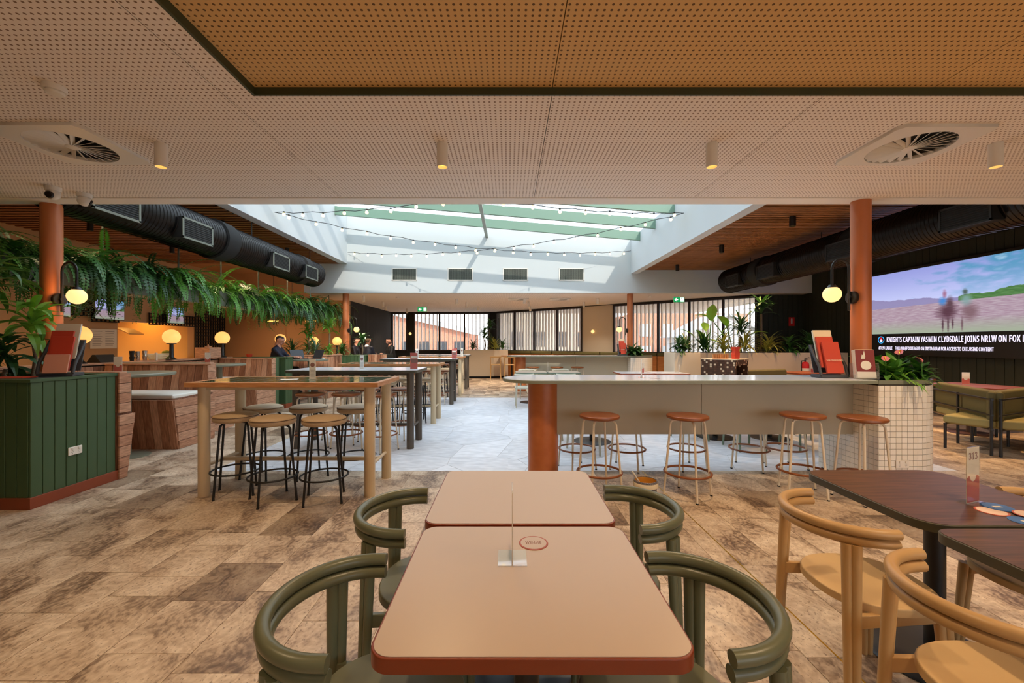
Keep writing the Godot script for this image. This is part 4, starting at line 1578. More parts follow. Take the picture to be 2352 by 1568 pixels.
func race_picture() -> ImageTexture:
	var w := 512
	var h := 288
	var im := Image.create(w, h, false, Image.FORMAT_RGB8)
	var f := FastNoiseLite.new()
	f.seed = 12
	f.fractal_octaves = 4
	f.frequency = 1.0
	for y in h:
		for x in w:
			var u := float(x) / w
			var v := float(y) / h
			var n := f.get_noise_2d(u * 5.0, v * 7.0)
			var n2 := f.get_noise_2d(u * 14.0 + 9.0, v * 60.0)
			var c := rgb8(140, 146, 206).lerp(rgb8(186, 192, 232), clampf(v * 1.9, 0, 1))
			var cloud := clampf((u - 0.5) * 3.0 + n * 1.3, 0, 1) * clampf(1.3 - v * 2.2, 0, 1)
			c = c.lerp(rgb8(70, 140, 172), cloud * 0.8)
			c = c.lerp(rgb8(216, 228, 240), clampf(n * 2.0 - 0.4 + (u - 0.8) * 3.0, 0, 1) * clampf(1.0 - v * 2.4, 0, 1) * 0.7)
			var ridge := 0.5 + 0.04 * f.get_noise_2d(u * 6.0, 3.0)
			if v > ridge - 0.08 + u * 0.12 and u < 0.62:
				c = c.lerp(rgb8(122, 110, 150), 0.75)
			if u > 0.62 and v > ridge - 0.16 * (u - 0.5) and v < 0.62:
				c = rgb8(60, 104, 54).lerp(rgb8(90, 130, 80), clampf(n2 + 0.5, 0, 1))
			if v > 0.58 - 0.04 * u:
				c = rgb8(150, 122, 140).lerp(rgb8(176, 160, 170), clampf(n2 + 0.5, 0, 1))
			if v > 0.78:
				c = c.lerp(rgb8(150, 160, 140), clampf((v - 0.78) * 5.0, 0, 1))
			# horse and riders, blurred by speed
			for q in [[0.56, 0.7, 0.055, 0.12, rgb8(74, 42, 56)], [0.535, 0.54, 0.024, 0.06, rgb8(60, 126, 196)], [0.545, 0.44, 0.012, 0.06, rgb8(150, 100, 130)], [0.575, 0.58, 0.02, 0.09, rgb8(84, 60, 70)], [0.68, 0.72, 0.045, 0.12, rgb8(116, 88, 96)], [0.66, 0.55, 0.03, 0.08, rgb8(120, 150, 150)], [0.655, 0.44, 0.014, 0.04, rgb8(64, 80, 70)], [0.535, 0.88, 0.006, 0.1, rgb8(76, 50, 62)], [0.565, 0.88, 0.006, 0.1, rgb8(76, 50, 62)], [0.59, 0.87, 0.006, 0.08, rgb8(76, 50, 62)], [0.64, 0.88, 0.006, 0.09, rgb8(104, 78, 86)]]:
				var e := Vector2((u - q[0]) / q[2], (v - q[1]) / q[3]).length() + n2 * 0.3
				c = c.lerp(q[4], clampf(1.35 - e, 0, 1) * 0.9)
			im.set_pixel(x, y, c)
	return ImageTexture.create_from_image(im)

func sofa(label: String, p: Vector2, q: Vector2) -> void:
	# banquette seen from behind: black tube frame, olive back and seat cushions; front lies left of p->q
	var dir := (q - p).normalized()
	var front := Vector2(-dir.y, dir.x)
	var t := thing("framed_banquette", label, "banquette", Vector3.ZERO, 0, "olive banquettes with black tube frames")
	var basis := Basis(Vector3(dir.x, 0, -dir.y), Vector3.UP, Vector3(dir.x, 0, -dir.y).cross(Vector3.UP))
	var ln := p.distance_to(q)
	var at := func(s: float, y: float, f: float) -> Vector3:
		var c := p + dir * s + front * f
		return V(c.x, y, c.y)
	var mb := MB.new()
	mb.box(at.call(ln / 2, 0.63, 0.09), Vector3(ln - 0.03, 0.4, 0.1), basis, 0.04)
	put("back_cushion", mb, M.olive, t)
	mb = MB.new()
	mb.box(at.call(ln / 2, 0.4, 0.3), Vector3(ln - 0.03, 0.12, 0.5), basis, 0.03)
	put("seat_cushion", mb, M.olive_light, t)
	mb = MB.new()
	for y in [0.335, 0.52, 0.72]:
		mb.tube([at.call(0.0, y, 0.0), at.call(ln, y, 0.0)], 0.014, 8)
	mb.tube([at.call(0.0, 0.335, 0.52), at.call(ln, 0.335, 0.52)], 0.014, 8)
	put("rails", mb, M.black, t)
	for s in [0.02, ln / 2, ln - 0.02]:
		mb = MB.new()
		mb.tube([at.call(s, 0.0, 0.0), at.call(s, 0.74, 0.0)], 0.016, 8)
		put("leg", mb, M.black, t)
		mb = MB.new()
		mb.tube([at.call(s, 0.0, 0.52), at.call(s, 0.335, 0.52)], 0.016, 8)
		put("leg", mb, M.black, t)

func disc_table(called: String, label: String, poly: PackedVector2Array, ctr: Vector2, top: Material, rim: Material, base: Material, y := 0.75, group := "") -> Node3D:
	var t := thing(called, label, "table", Vector3.ZERO, 0, group)
	var mb := MB.new()
	mb.prism(poly, y - 0.036, y - 0.0015, 0.003)
	put("edge", mb, rim, t)
	var inn := Geometry2D.offset_polygon(poly, -0.006)
	mb = MB.new()
	mb.prism(inn[0], y - 0.01, y, 0.0, false)
	put("table_top", mb, top, t)
	mb = MB.new()
	mb.cyl(V(ctr.x, 0.012, ctr.y), V(ctr.x, y - 0.036, ctr.y), 0.038, 20)
	put("post", mb, base, t)
	mb = MB.new()
	mb.lathe([Vector2(0, 0), Vector2(0.27, 0), Vector2(0.275, 0.006), Vector2(0.26, 0.012), Vector2(0.05, 0.018), Vector2(0, 0.018)], 40, V(ctr.x, 0, ctr.y))
	put("base_plate", mb, base, t)
	mb = MB.new()
	mb.box(V(ctr.x, y - 0.046, ctr.y), Vector3(0.4, 0.02, 0.06))
	mb.box(V(ctr.x, y - 0.046, ctr.y), Vector3(0.06, 0.02, 0.4))
	put("spider", mb, M.black, t)
	return t

func turned_rect(c: Vector2, w: float, h: float, ang: float, r: float) -> PackedVector2Array:
	var p := rrect(-w / 2, w / 2, -h / 2, h / 2, r)
	var o := PackedVector2Array()
	for k in p:
		o.append(c + k.rotated(ang))
	return o

func right_side() -> void:
	# video wall
	var t := thing("video_wall", "huge wall screen showing horse racing and a news ticker", "screen", V(9.04, 2.16, 8.78))
	var mb := MB.new()
	mb.box(Vector3(0.01, 0, 0), Vector3(0.1, 1.98, 3.56), Basis.IDENTITY, 0.006)
	put("casing", mb, M.black, t)
	mb = MB.new()
	mb.use_uv = true
	var nn := Vector3.LEFT
	var x := -0.0415
	var a := Vector3(x, 0.93, -1.76)
	var b := Vector3(x, 0.93, 1.76)
	var c := Vector3(x, -0.49, 1.76)
	var e := Vector3(x, -0.49, -1.76)
	mb.tri(a, b, c, nn, nn, nn, Vector2(0, 0), Vector2(1, 0), Vector2(1, 1))
	mb.tri(a, c, e, nn, nn, nn, Vector2(0, 0), Vector2(1, 1), Vector2(0, 1))
	put("display", mb, screen_mat(race_tex(), 1.0), t)
	var face := Basis(Vector3(0, 0, 1), Vector3.UP, Vector3(-1, 0, 0))
	var white := glow(rgb8(232, 228, 255), 0.9)
	for q in [["KNIGHTS CAPTAIN YASMIN CLYDSDALE JOINS NRLW ON FOX LEAGUE", 0.17, -1.16, 2.95, -0.627], ["#FOXLEAGUE", 0.105, -1.37, 0.36, -0.826], ["FOLLOW @FOXLEAGUE ON INSTAGRAM FOR ACCESS TO EXCLUSIVE CONTENT", 0.105, -0.94, 1.97, -0.826]]:
		var tm := text_mesh(q[0], q[1], 0.002, false, true)
		tm.horizontal_alignment = HORIZONTAL_ALIGNMENT_LEFT
		var wd := tm.get_aabb().size.x
		var o := put("ticker_text", tm, white, t)
		o.transform = Transform3D(face * Basis.from_scale(Vector3(q[3] / wd, 1, 1)), Vector3(x - 0.001, q[4], q[2]))
	var lg := MB.new()
	var fb := Basis(Vector3.BACK, PI / 2)
	lg.lathe([Vector2(0.07, 0), Vector2(0.085, 0), Vector2(0.085, 0.003), Vector2(0.07, 0.003)], 28, Vector3(x - 0.001, -0.63, -1.3), fb)
	put("logo_ring", lg, glow(rgb8(60, 170, 240), 0.9), t)
	lg = MB.new()
	lg.lathe([Vector2(0, 0), Vector2(0.05, 0), Vector2(0.05, 0.003), Vector2(0, 0.003)], 3, Vector3(x - 0.001, -0.615, -1.3), fb)
	put("logo_red", lg, glow(rgb8(210, 30, 50), 0.9), t)
	lg = MB.new()
	lg.lathe([Vector2(0, 0), Vector2(0.03, 0), Vector2(0.03, 0.004), Vector2(0, 0.004)], 16, Vector3(x - 0.0015, -0.65, -1.295), fb)
	put("logo_white", lg, white, t)
	var al := AreaLight3D.new()
	al.name = "video_light"
	al.area_size = Vector2(3.5, 1.6)
	al.light_energy = 0.9
	al.light_color = Color(0.78, 0.8, 1.0)
	al.area_range = 30.0
	al.shadow_enabled = true
	add_child(al)
	al.position = V(8.97, 2.3, 8.78)
	al.rotation.y = PI / 2
	# signs on the dark wall
	t = thing("extinguisher_sign", "small red fire extinguisher sign on the dark pier", "sign", V(8.74, 2.12, 12.885))
	mb = MB.new()
	mb.box(Vector3.ZERO, Vector3(0.18, 0.27, 0.006))
	put("plate", mb, M.red, t)
	mb = MB.new()
	mb.box(Vector3(0, 0.01, 0.004), Vector3(0.045, 0.14, 0.003), Basis.IDENTITY, 0.001)
	mb.box(Vector3(0, 0.09, 0.004), Vector3(0.03, 0.02, 0.003))
	put("pictogram", mb, M.white, t)
	# banquettes and tables against the video wall
	sofa("olive banquette with black frame, left limb seen from behind at right", Vector2(6.82, 6.75), Vector2(6.2, 5.35))
	sofa("olive banquette with black frame, right limb at the photo's right edge", Vector2(6.24, 5.3), Vector2(7.75, 5.97))
	disc_table("low_table", "rust-brown table between the olive banquettes and the video wall", turned_rect(Vector2(7.75, 6.95), 0.85, 1.0, 0.22, 0.04), Vector2(7.45, 6.75), mat(rgb8(128, 72, 62), 0.4), M.rust, mat(rgb8(70, 44, 34), 0.4))
	menu_card("white and red menu card on the rust-brown table by the video wall", V(7.72, 0.75, 7.05), -0.5, 0)
	disc_table("low_table", "rust-brown table farther along the video wall, mostly hidden", turned_rect(Vector2(7.9, 8.6), 0.85, 1.0, 0.1, 0.04), Vector2(7.6, 8.5), mat(rgb8(128, 72, 62), 0.4), M.rust, mat(rgb8(70, 44, 34), 0.4))
	sofa("olive banquette beyond the bar, its back cushions showing above it", Vector2(6.7, 10.2), Vector2(5.35, 9.7))
	sofa("olive banquette beyond the bar running toward the planter", Vector2(5.3, 9.75), Vector2(5.2, 10.55))
	disc_table("low_table", "rust-topped table beyond the bar near the fire extinguisher", turned_rect(Vector2(7.25, 10.1), 1.0, 0.8, 0.1, 0.04), Vector2(7.25, 10.1), mat(rgb8(150, 82, 50), 0.4), M.rust, M.black)
	menu_card("small white and red menu card beside the fire extinguisher", V(7.25, 0.75, 9.95), 0.1, 0)
	# fire extinguisher
	t = thing("fire_extinguisher", "red fire extinguisher with white band by the long planter", "fire extinguisher", V(7.55, 0.55, 10.62))
	mb = MB.new()
	mb.lathe([Vector2(0, 0), Vector2(0.08, 0), Vector2(0.085, 0.02), Vector2(0.085, 0.36), Vector2(0.07, 0.41), Vector2(0.03, 0.43), Vector2(0, 0.43)], 24)
	put("cylinder", mb, M.red, t)
	mb = MB.new()
	mb.lathe([Vector2(0.086, 0.2), Vector2(0.0865, 0.2), Vector2(0.0865, 0.27), Vector2(0.086, 0.27)], 24)
	put("band", mb, M.paper, t)
	mb = MB.new()
	mb.cyl(Vector3(0, 0.42, 0), Vector3(0, 0.47, 0), 0.02, 10)
	mb.bar(Vector3(-0.02, 0.48, 0), Vector3(0.11, 0.5, 0), 0.02, 0.012)
	mb.bar(Vector3(-0.02, 0.5, 0), Vector3(0.1, 0.54, 0), 0.02, 0.012)
	mb.tube([Vector3(-0.02, 0.46, 0), Vector3(-0.1, 0.46, 0.02), Vector3(-0.12, 0.35, 0.03), Vector3(-0.11, 0.15, 0.03)], 0.01, 6)
	put("valve", mb, M.black, t)
	mb = MB.new()
	mb.span(7.44, 7.66, 0, 0.55, 10.53, 10.71, 0.01)
	one("extinguisher_plinth", mb, M.cream_wall, "cream plinth under the fire extinguisher", "plinth")
	# long cream planter
	t = thing("long_planter", "long cream planter box full of plants beside dark wall", "planter")
	mb = MB.new()
	mb.span(4.42, 9.0, 0, 1.2, 11.05, 11.75, 0.01)
	put("box", mb, M.cream_wall, t)
	mb = MB.new()
	mb.span(4.48, 8.95, 1.17, 1.205, 11.1, 11.7)
	put("soil", mb, M.soil, t)
	t = thing("short_planter", "short cream planter block left of the mosaic station", "planter")
	mb = MB.new()
	mb.span(4.1, 4.75, 0, 1.22, 10.3, 11.0, 0.01)
	put("box", mb, M.cream_wall, t)
	mb = MB.new()
	mb.span(4.14, 4.71, 1.19, 1.225, 10.34, 10.96)
	put("soil", mb, M.soil, t)
	# mosaic service station, turned 45 degrees
	t = thing("mosaic_station", "brown and cream mosaic service station with open niche", "cabinet", V(4.98, 0, 9.6), 0.72)
	var mo := mosaic()
	mb = MB.new()
	for q in [[-0.36, -0.36, 0.05, 0.72], [0.33, -0.36, 0.05, 0.72]]:
		mb.box(Vector3(q[0], 0.54, 0.0), Vector3(0.05, 1.08, 0.74), Basis.IDENTITY, 0.003)
	mb.box(Vector3(0, 1.02, 0.0), Vector3(0.74, 0.12, 0.74), Basis.IDENTITY, 0.003)
	mb.box(Vector3(0, 0.54, -0.35), Vector3(0.72, 1.06, 0.04), Basis.IDENTITY, 0.003)
	mb.box(Vector3(0, 0.3, 0.34), Vector3(0.7, 0.6, 0.05), Basis.IDENTITY, 0.003)
	put("carcass", mb, mo, t)
	mb = MB.new()
	mb.box(Vector3(0, 1.088, 0), Vector3(0.76, 0.016, 0.76), Basis.IDENTITY, 0.003)
	put("worktop", mb, M.cream_metal, t)
	t = thing("cutlery_caddy", "row of small timber cutlery holders on the mosaic station", "caddy", V(4.9, 1.096, 9.62), 0.1)
	for k in 7:
		mb = MB.new()
		mb.lathe([Vector2(0, 0), Vector2(0.024, 0), Vector2(0.026, 0.1), Vector2(0.02, 0.1), Vector2(0.018, 0.02)], 12, Vector3(-0.18 + k * 0.056, 0, 0))
		put("holder", mb, M.oak, t)
	t = thing("napkin_box", "bright red napkin dispenser on the mosaic station", "napkin box", V(5.17, 1.096, 9.5), 0.3)
	mb = MB.new()
	mb.wallpoly(PackedVector2Array([Vector2(-0.06, 0), Vector2(0.06, 0), Vector2(0.075, 0.12), Vector2(0.05, 0.2), Vector2(0.09, 0.27), Vector2(-0.09, 0.27), Vector2(-0.055, 0.18), Vector2(-0.07, 0.1)]), Vector3(0, 0, 0.05), Vector3.RIGHT, Vector3(0, 0, -0.1))
	put("body", mb, M.paper_red, t)

func mosaic() -> StandardMaterial3D:
	var im := Image.create(128, 128, false, Image.FORMAT_RGB8)
	var r := RandomNumberGenerator.new()
	r.seed = 3
	im.fill(rgb8(52, 38, 30))
	for i in 16:
		for j in 16:
			var c: Color = [rgb8(74, 50, 38), rgb8(88, 60, 46), rgb8(66, 46, 36), rgb8(206, 188, 160), rgb8(70, 48, 36)][r.randi() % 5]
			im.fill_rect(Rect2i(i * 8, j * 8, 7, 7), c)
	return tri_mat(ImageTexture.create_from_image(im), 1.0 / 0.72, 0.3, false)

# ---------------------------------------------------------------- bars
func bar_counter(label: String, dx: float, dc: float, detailed: bool) -> void:
	# capsule top 1.08 m high on a fat post, hanging panel and tiled planter end
	var t := thing("bar_counter", label, "bar", V(dx, 0, dc), 0, "capsule bars with tiled planter ends")
	var r := 0.38
	var xl := -0.055
	var xr := 4.36
	var xp := 3.608
	var caps := PackedVector2Array()
	for k in 25:
		var a := PI / 2 + PI * k / 24
		caps.append(Vector2(xl + r + cos(a) * r, sin(a) * r))
	caps.append(Vector2(xp + 0.02, -r))
	caps.append(Vector2(xp + 0.02, r))
	var mb := MB.new()
	mb.prism(caps, 1.048, 1.078, 0.003)
	put("edge", mb, M.rim_green, t)
	mb = MB.new()
	mb.prism(Geometry2D.offset_polygon(caps, -0.02)[0], 1.07, 1.08, 0.0, false)
	put("counter_top", mb, M.top_white, t)
	mb = MB.new()
	mb.cyl(Vector3(0.373, 0, 0), Vector3(0.373, 1.048, 0), 0.16, 48)
	put("post", mb, M.terracotta_b, t)
	for q in [[0.5, 2.02], [2.023, xp + 0.01]]:
		mb = MB.new()
		mb.box(Vector3((q[0] + q[1]) / 2, 0.77, 0.06), Vector3(q[1] - q[0] - 0.002, 0.555, 0.04), Basis.IDENTITY, 0.001)
		put("hanging_panel", mb, M.panel, t)
	# planter body
	var cx := xr - r
	var body := PackedVector2Array([Vector2(xp, r), Vector2(xp, -r)])
	for k in 25:
		var a := -PI / 2 + PI * k / 24
		body.append(Vector2(cx + cos(a) * r, sin(a) * r))
	mb = MB.new()
	mb.prism(Geometry2D.offset_polygon(body, -0.006)[0], 0, 1.05)
	put("planter_core", mb, M.grout_dark, t)
	# rim
	mb = MB.new()
	var inner := Geometry2D.offset_polygon(body, -0.03)[0]
	var outer := Geometry2D.offset_polygon(body, 0.006)[0]
	for k in 40:
		pass
	ring_prism(mb, body, 0.03, 1.045, 1.082)
	put("planter_rim", mb, M.rim_green, t)
	mb = MB.new()
	mb.prism(inner, 1.0, 1.05, 0.0, false)
	put("soil", mb, M.soil, t)
	# tiles, 56 mm pitch
	var pitch := 0.0562
	var rows := 18
	var tile := MB.new()
	tile.box(Vector3.ZERO, Vector3(pitch - 0.003, pitch - 0.003, 0.008), Basis.IDENTITY, 0.0012)
	var tm := tile.mesh()
	var rest := MB.new()
	var n := 0
	var places := []   # x, z(depth offset), angle of outward normal in plan
	var c0 := 0
	while xp + pitch * (c0 + 0.5) < cx:
		places.append([xp + pitch * (c0 + 0.5), -r, -PI / 2])
		c0 += 1
	var cols := int(PI * r / pitch)
	for k in cols:
		var a := -PI / 2 + (k + 0.5) * pitch / r
		places.append([cx + cos(a) * r, sin(a) * r, a])
	c0 = 0
	while -r + pitch * (c0 + 0.5) < r:
		places.append([xp, -r + pitch * (c0 + 0.5), PI])
		c0 += 1
	for k in places.size():
		var p: Array = places[k]
		var o3 := Vector3(cos(p[2]), 0, -sin(p[2]))
		var b := Basis(Vector3.UP.cross(o3), Vector3.UP, o3)
		for j in rows:
			var at := Vector3(p[0], pitch * (j + 0.5) + 0.02, -p[1]) - o3 * 0.002
			if detailed and n < 300 and k < 17:
				var o := put("tile", tm, M.tile_cream[rng.randi() % 3], t)
				o.transform = Transform3D(b, at)
				n += 1
			else:
				rest.box(at, Vector3(pitch - 0.003, pitch - 0.003, 0.008), b)
	var ro := put("tile_field", rest, M.tile_cream[0], t)
	ro.set_meta("kind", "stuff")

func ring_prism(mb: MB, poly: PackedVector2Array, w: float, y0: float, y1: float) -> void:
	var a := Geometry2D.offset_polygon(poly, 0.004)[0]
	# matching inner loop by moving each corner towards the middle
	var inn := PackedVector2Array()
	var m := a.size()
	var area := 0.0
	for k in m: area += a[k].cross(a[(k + 1) % m])
	var sg := 1.0 if area > 0 else -1.0
	for k in m:
		var t0 := (a[k] - a[(k - 1 + m) % m]).normalized()
		var t1 := (a[(k + 1) % m] - a[k]).normalized()
		var n0 := Vector2(t0.y, -t0.x) * sg
		var n1 := Vector2(t1.y, -t1.x) * sg
		inn.append(a[k] - (n0 + n1) / maxf(1.0 + n0.dot(n1), 0.5) * w)
	for k in m:
		var k2 := (k + 1) % m
		var p := a[k]
		var q := a[k2]
		var pi := inn[k]
		var qi := inn[k2]
		var t := (q - p).normalized()
		var no := Vector2(t.y, -t.x) * sg
		var n3 := Vector3(no.x, 0, -no.y)
		mb.quad(Vector3(p.x, y0, -p.y), Vector3(q.x, y0, -q.y), Vector3(q.x, y1, -q.y), Vector3(p.x, y1, -p.y), n3)
		mb.quad(Vector3(pi.x, y0, -pi.y), Vector3(qi.x, y0, -qi.y), Vector3(qi.x, y1, -qi.y), Vector3(pi.x, y1, -pi.y), -n3)
		mb.quad(Vector3(p.x, y1, -p.y), Vector3(q.x, y1, -q.y), Vector3(qi.x, y1, -qi.y), Vector3(pi.x, y1, -pi.y), Vector3.UP)
		mb.quad(Vector3(p.x, y0, -p.y), Vector3(q.x, y0, -q.y), Vector3(qi.x, y0, -qi.y), Vector3(pi.x, y0, -pi.y), Vector3.DOWN)

func make_stool(label: String, cushion: bool) -> Node3D:
	var t := thing("bar_stool_cushioned" if cushion else "bar_stool_timber", label, "bar stool", Vector3.ZERO)
	var fm: Material = M.black if cushion else M.cream_metal
	var mb := MB.new()
	if cushion:
		mb.lathe([Vector2(0, 0.7), Vector2(0.18, 0.7), Vector2(0.19, 0.708), Vector2(0.195, 0.725), Vector2(0.192, 0.745)], 36)
		mb.lathe([Vector2(0.192, 0.745), Vector2(0.185, 0.757), Vector2(0.15, 0.768), Vector2(0.08, 0.774), Vector2(0, 0.776)], 36)
		put("seat", mb, M.cushion, t)
		mb = MB.new()
		var ring := []
		for k in 36: ring.append(Vector3(cos(TAU * k / 36) * 0.193, 0.747, sin(TAU * k / 36) * 0.193))
		mb.tube(ring, 0.0035, 6, true)
		put("piping", mb, M.piping, t)
	else:
		mb.lathe([Vector2(0, 0.728), Vector2(0.165, 0.728), Vector2(0.182, 0.734), Vector2(0.19, 0.744), Vector2(0.188, 0.76), Vector2(0.18, 0.766), Vector2(0.1, 0.76), Vector2(0, 0.757)], 36)
		put("seat", mb, M.seat_wood, t)
	var yt := 0.69 if cushion else 0.718
	for k in 4:
		var a := PI / 4 + PI / 2 * k
		var o := Vector3(cos(a), 0, sin(a))
		mb = MB.new()
		var pts := [o * 0.04 + Vector3(0, yt, 0), o * 0.115 + Vector3(0, yt, 0)]
		for j in 5:
			var w := PI / 2 * (j + 1) / 5.0
			pts.append(o * (0.115 + 0.045 * sin(w)) + Vector3(0, yt - 0.045 + 0.045 * cos(w), 0))
		pts.append(o * 0.222 + Vector3(0, 0.008, 0))
		mb.tube(pts, 0.0105, 8)
		put("leg", mb, fm, t)
		mb = MB.new()
		mb.cyl(o * 0.222, o * 0.222 + Vector3(0, 0.012, 0), 0.0125, 8)
		put("foot", mb, M.black, t)
	mb = MB.new()
	var ring2 := []
	for k in 40: ring2.append(Vector3(cos(TAU * k / 40) * 0.207, 0.225, sin(TAU * k / 40) * 0.207))
	mb.tube(ring2, 0.009 if cushion else 0.011, 8, true)
	put("foot_ring", mb, fm if cushion else M.seat_wood, t)
	return t

var stool_c: Node3D
var stool_w: Node3D

func place_stool(cushion: bool, x: float, d: float, turn: float, label: String, group: String) -> void:
	if cushion:
		if stool_c == null:
			stool_c = make_stool(label, true)
			stool_c.position = V(x, 0, d)
			stool_c.rotation.y = turn
			stool_c.set_meta("group", group)
		else:
			copy_of(stool_c, V(x, 0, d), turn, label, group)
	else:
		if stool_w == null:
			stool_w = make_stool(label, false)
			stool_w.position = V(x, 0, d)
			stool_w.rotation.y = turn
			stool_w.set_meta("group", group)
		else:
			copy_of(stool_w, V(x, 0, d), turn, label, group)

func bars() -> void:
	bar_counter("near bar with white capsule top, orange post and tiled planter", 0.0, 4.45, true)
	bar_counter("far bar with white capsule top, orange post and tiled planter", 0.02, 12.75, false)
	column("terracotta column rising from the near bar planter", 3.755, 4.45, CH)
	column("terracotta column rising from the far bar planter", 3.73, 12.78, CH)
	column("terracotta column beside the far left planter", -4.95, 12.75, CH)
	wall_lamp("swan-neck globe lamp on the near bar column", Vector2(3.755, 4.45), 1.93, Vector2(-0.99, -0.12))
	wall_lamp("swan-neck globe lamp on the far bar column", Vector2(3.73, 12.78), 1.84, Vector2(-1.0, -0.1))
	wall_lamp("swan-neck globe lamp on the far left column", Vector2(-4.95, 12.75), 1.84, Vector2(1.0, -0.1))
	outlet("white double power outlet on the cream tiled bar end", V(3.83, 0.27, 4.066), 0)
	brochure_stand("dark leaflet rack with red leaflets on the near bar by the column", V(3.41, 1.08, 4.44), -0.1)
	brochure_stand("dark leaflet rack with red leaflets on the far bar", V(3.45, 1.08, 12.6), 0.0)
	# clear holder of maroon magazines
	var t := thing("magazine_holder", "clear holder of maroon magazines on the near bar beside the plants", "magazine holder", V(3.62, 1.08, 4.24), -0.25)
	t.scale = Vector3.ONE * 1.35
	var lean := Basis(Vector3.RIGHT, -0.16)
	var mb := MB.new()
	mb.box(Vector3(0, 0.11, -0.02), Vector3(0.12, 0.22, 0.05), lean, 0.001)
	put("magazines", mb, M.paper_cream, t)
	mb = MB.new()
	mb.box(Vector3(0, 0.125, 0.0075), Vector3(0.12, 0.19, 0.002), lean)
	put("cover", mb, M.paper_dark_red, t)
	mb = MB.new()
	mb.lathe([Vector2(0, 0), Vector2(0.034, 0), Vector2(0.034, 0.001), Vector2(0, 0.001)], 24, Vector3(0.0, 0.105, 0.013), lean * Basis(Vector3.RIGHT, PI / 2))
	put("emblem", mb, M.paper, t)
	mb = MB.new()
	mb.box(Vector3(0, 0.035, 0.025), Vector3(0.12, 0.045, 0.002), lean)
	mb.wallpoly(PackedVector2Array([Vector2(-0.02, 0.14), Vector2(0.004, 0.14), Vector2(0.01, 0.17), Vector2(0.002, 0.215), Vector2(-0.004, 0.18), Vector2(-0.012, 0.185)]), Vector3(-0.01, 0, 0.004), Vector3.RIGHT, Vector3(0, 0, -0.001))
	put("cover_print", mb, M.paper, t)
	mb = MB.new()
	mb.box(Vector3(0, 0.03, 0.03), Vector3(0.15, 0.06, 0.003), lean)
	mb.box(Vector3(0.075, 0.06, -0.01), Vector3(0.003, 0.12, 0.08), lean)
	mb.box(Vector3(-0.075, 0.06, -0.01), Vector3(0.003, 0.12, 0.08), lean)
	put("holder", mb, M.acrylic, t)
	var g := "timber stools at the near bar"
	var f := [[0.87, 3.98], [1.70, 3.96], [2.83, 4.02], [3.27, 3.86]]
	for k in 4:
		place_stool(false, f[k][0], f[k][1], 0.25 + 0.5 * k, "timber-seat cream stool before the near bar, %s" % ["first from the orange post", "second from the orange post", "third from the orange post", "beside the tiled planter end"][k], g)
	f = [[0.8, 4.86], [1.38, 4.86], [2.08, 4.88], [2.8, 4.86], [3.25, 4.9]]
	for k in 5:
		place_stool(false, f[k][0], f[k][1], 0.4 + 0.7 * k, "timber-seat cream stool behind the near bar panel, %s" % ["nearest the orange post", "second from the post", "middle one", "fourth from the post", "nearest the planter"][k], "timber stools at the near bar")
	f = [[0.72, 12.2], [1.42, 12.2], [2.02, 12.2]]
	for k in 3:
		place_stool(false, f[k][0], f[k][1], 0.3 * k, "timber-seat cream stool at the far bar, %s" % ["left", "middle", "right"][k], "timber stools at the far bar")
	menu_card("menu card in clear stand on the middle of the near bar", V(1.41, 1.08, 4.42), 1.35, 0, "", 0.2)
	coaster("round beer mat beside the clear stand on the near bar", V(1.53, 1.08, 4.36), M.coaster_pink, M.paper_dark_red)
	# paint tin
	t = thing("paint_tin", "splattered paint tin with a brush in it under the stools", "paint tin", V(1.27, 0, 3.86))
	mb = MB.new()
	mb.lathe([Vector2(0, 0), Vector2(0.095, 0), Vector2(0.1, 0.165), Vector2(0.106, 0.17), Vector2(0.106, 0.185), Vector2(0.096, 0.185), Vector2(0.093, 0.03)], 32)
	put("can", mb, tri_mat(grain_image(64, rgb8(40, 44, 58), rgb8(190, 186, 190), 9, 9, 8), 8.0, 0.4, false), t)
	mb = MB.new()
	mb.lathe([Vector2(0.1075, 0.125), Vector2(0.112, 0.13), Vector2(0.112, 0.16), Vector2(0.1075, 0.168)], 32)
	put("paint_drip", mb, M.paper_cream, t)
	mb = MB.new()
	mb.lathe([Vector2(0.0, 0.1), Vector2(0.092, 0.1), Vector2(0.095, 0.18), Vector2(0.0955, 0.18)], 32)
	put("paint", mb, mat(rgb8(206, 150, 60), 0.3), t)
	mb = MB.new()
	mb.bar(Vector3(-0.02, 0.1, 0.02), Vector3(-0.13, 0.27, 0.02), 0.03, 0.012, 0.004)
	put("brush", mb, M.paper, t)

func coaster(label: String, p: Vector3, face: Material, rim: Material, group := "beer mats") -> Node3D:
	var t := thing("beer_mat", label, "beer mat", p, 0, group)
	var mb := MB.new()
	mb.lathe([Vector2(0, 0), Vector2(0.05, 0), Vector2(0.0505, 0.0008), Vector2(0.05, 0.0018), Vector2(0, 0.0018)], 40)
	put("mat", mb, rim, t)
	mb = MB.new()
	mb.lathe([Vector2(0.0445, 0.0018), Vector2(0.0445, 0.0022), Vector2(0, 0.0022)], 40)
	put("print_disc", mb, face, t)
	return t

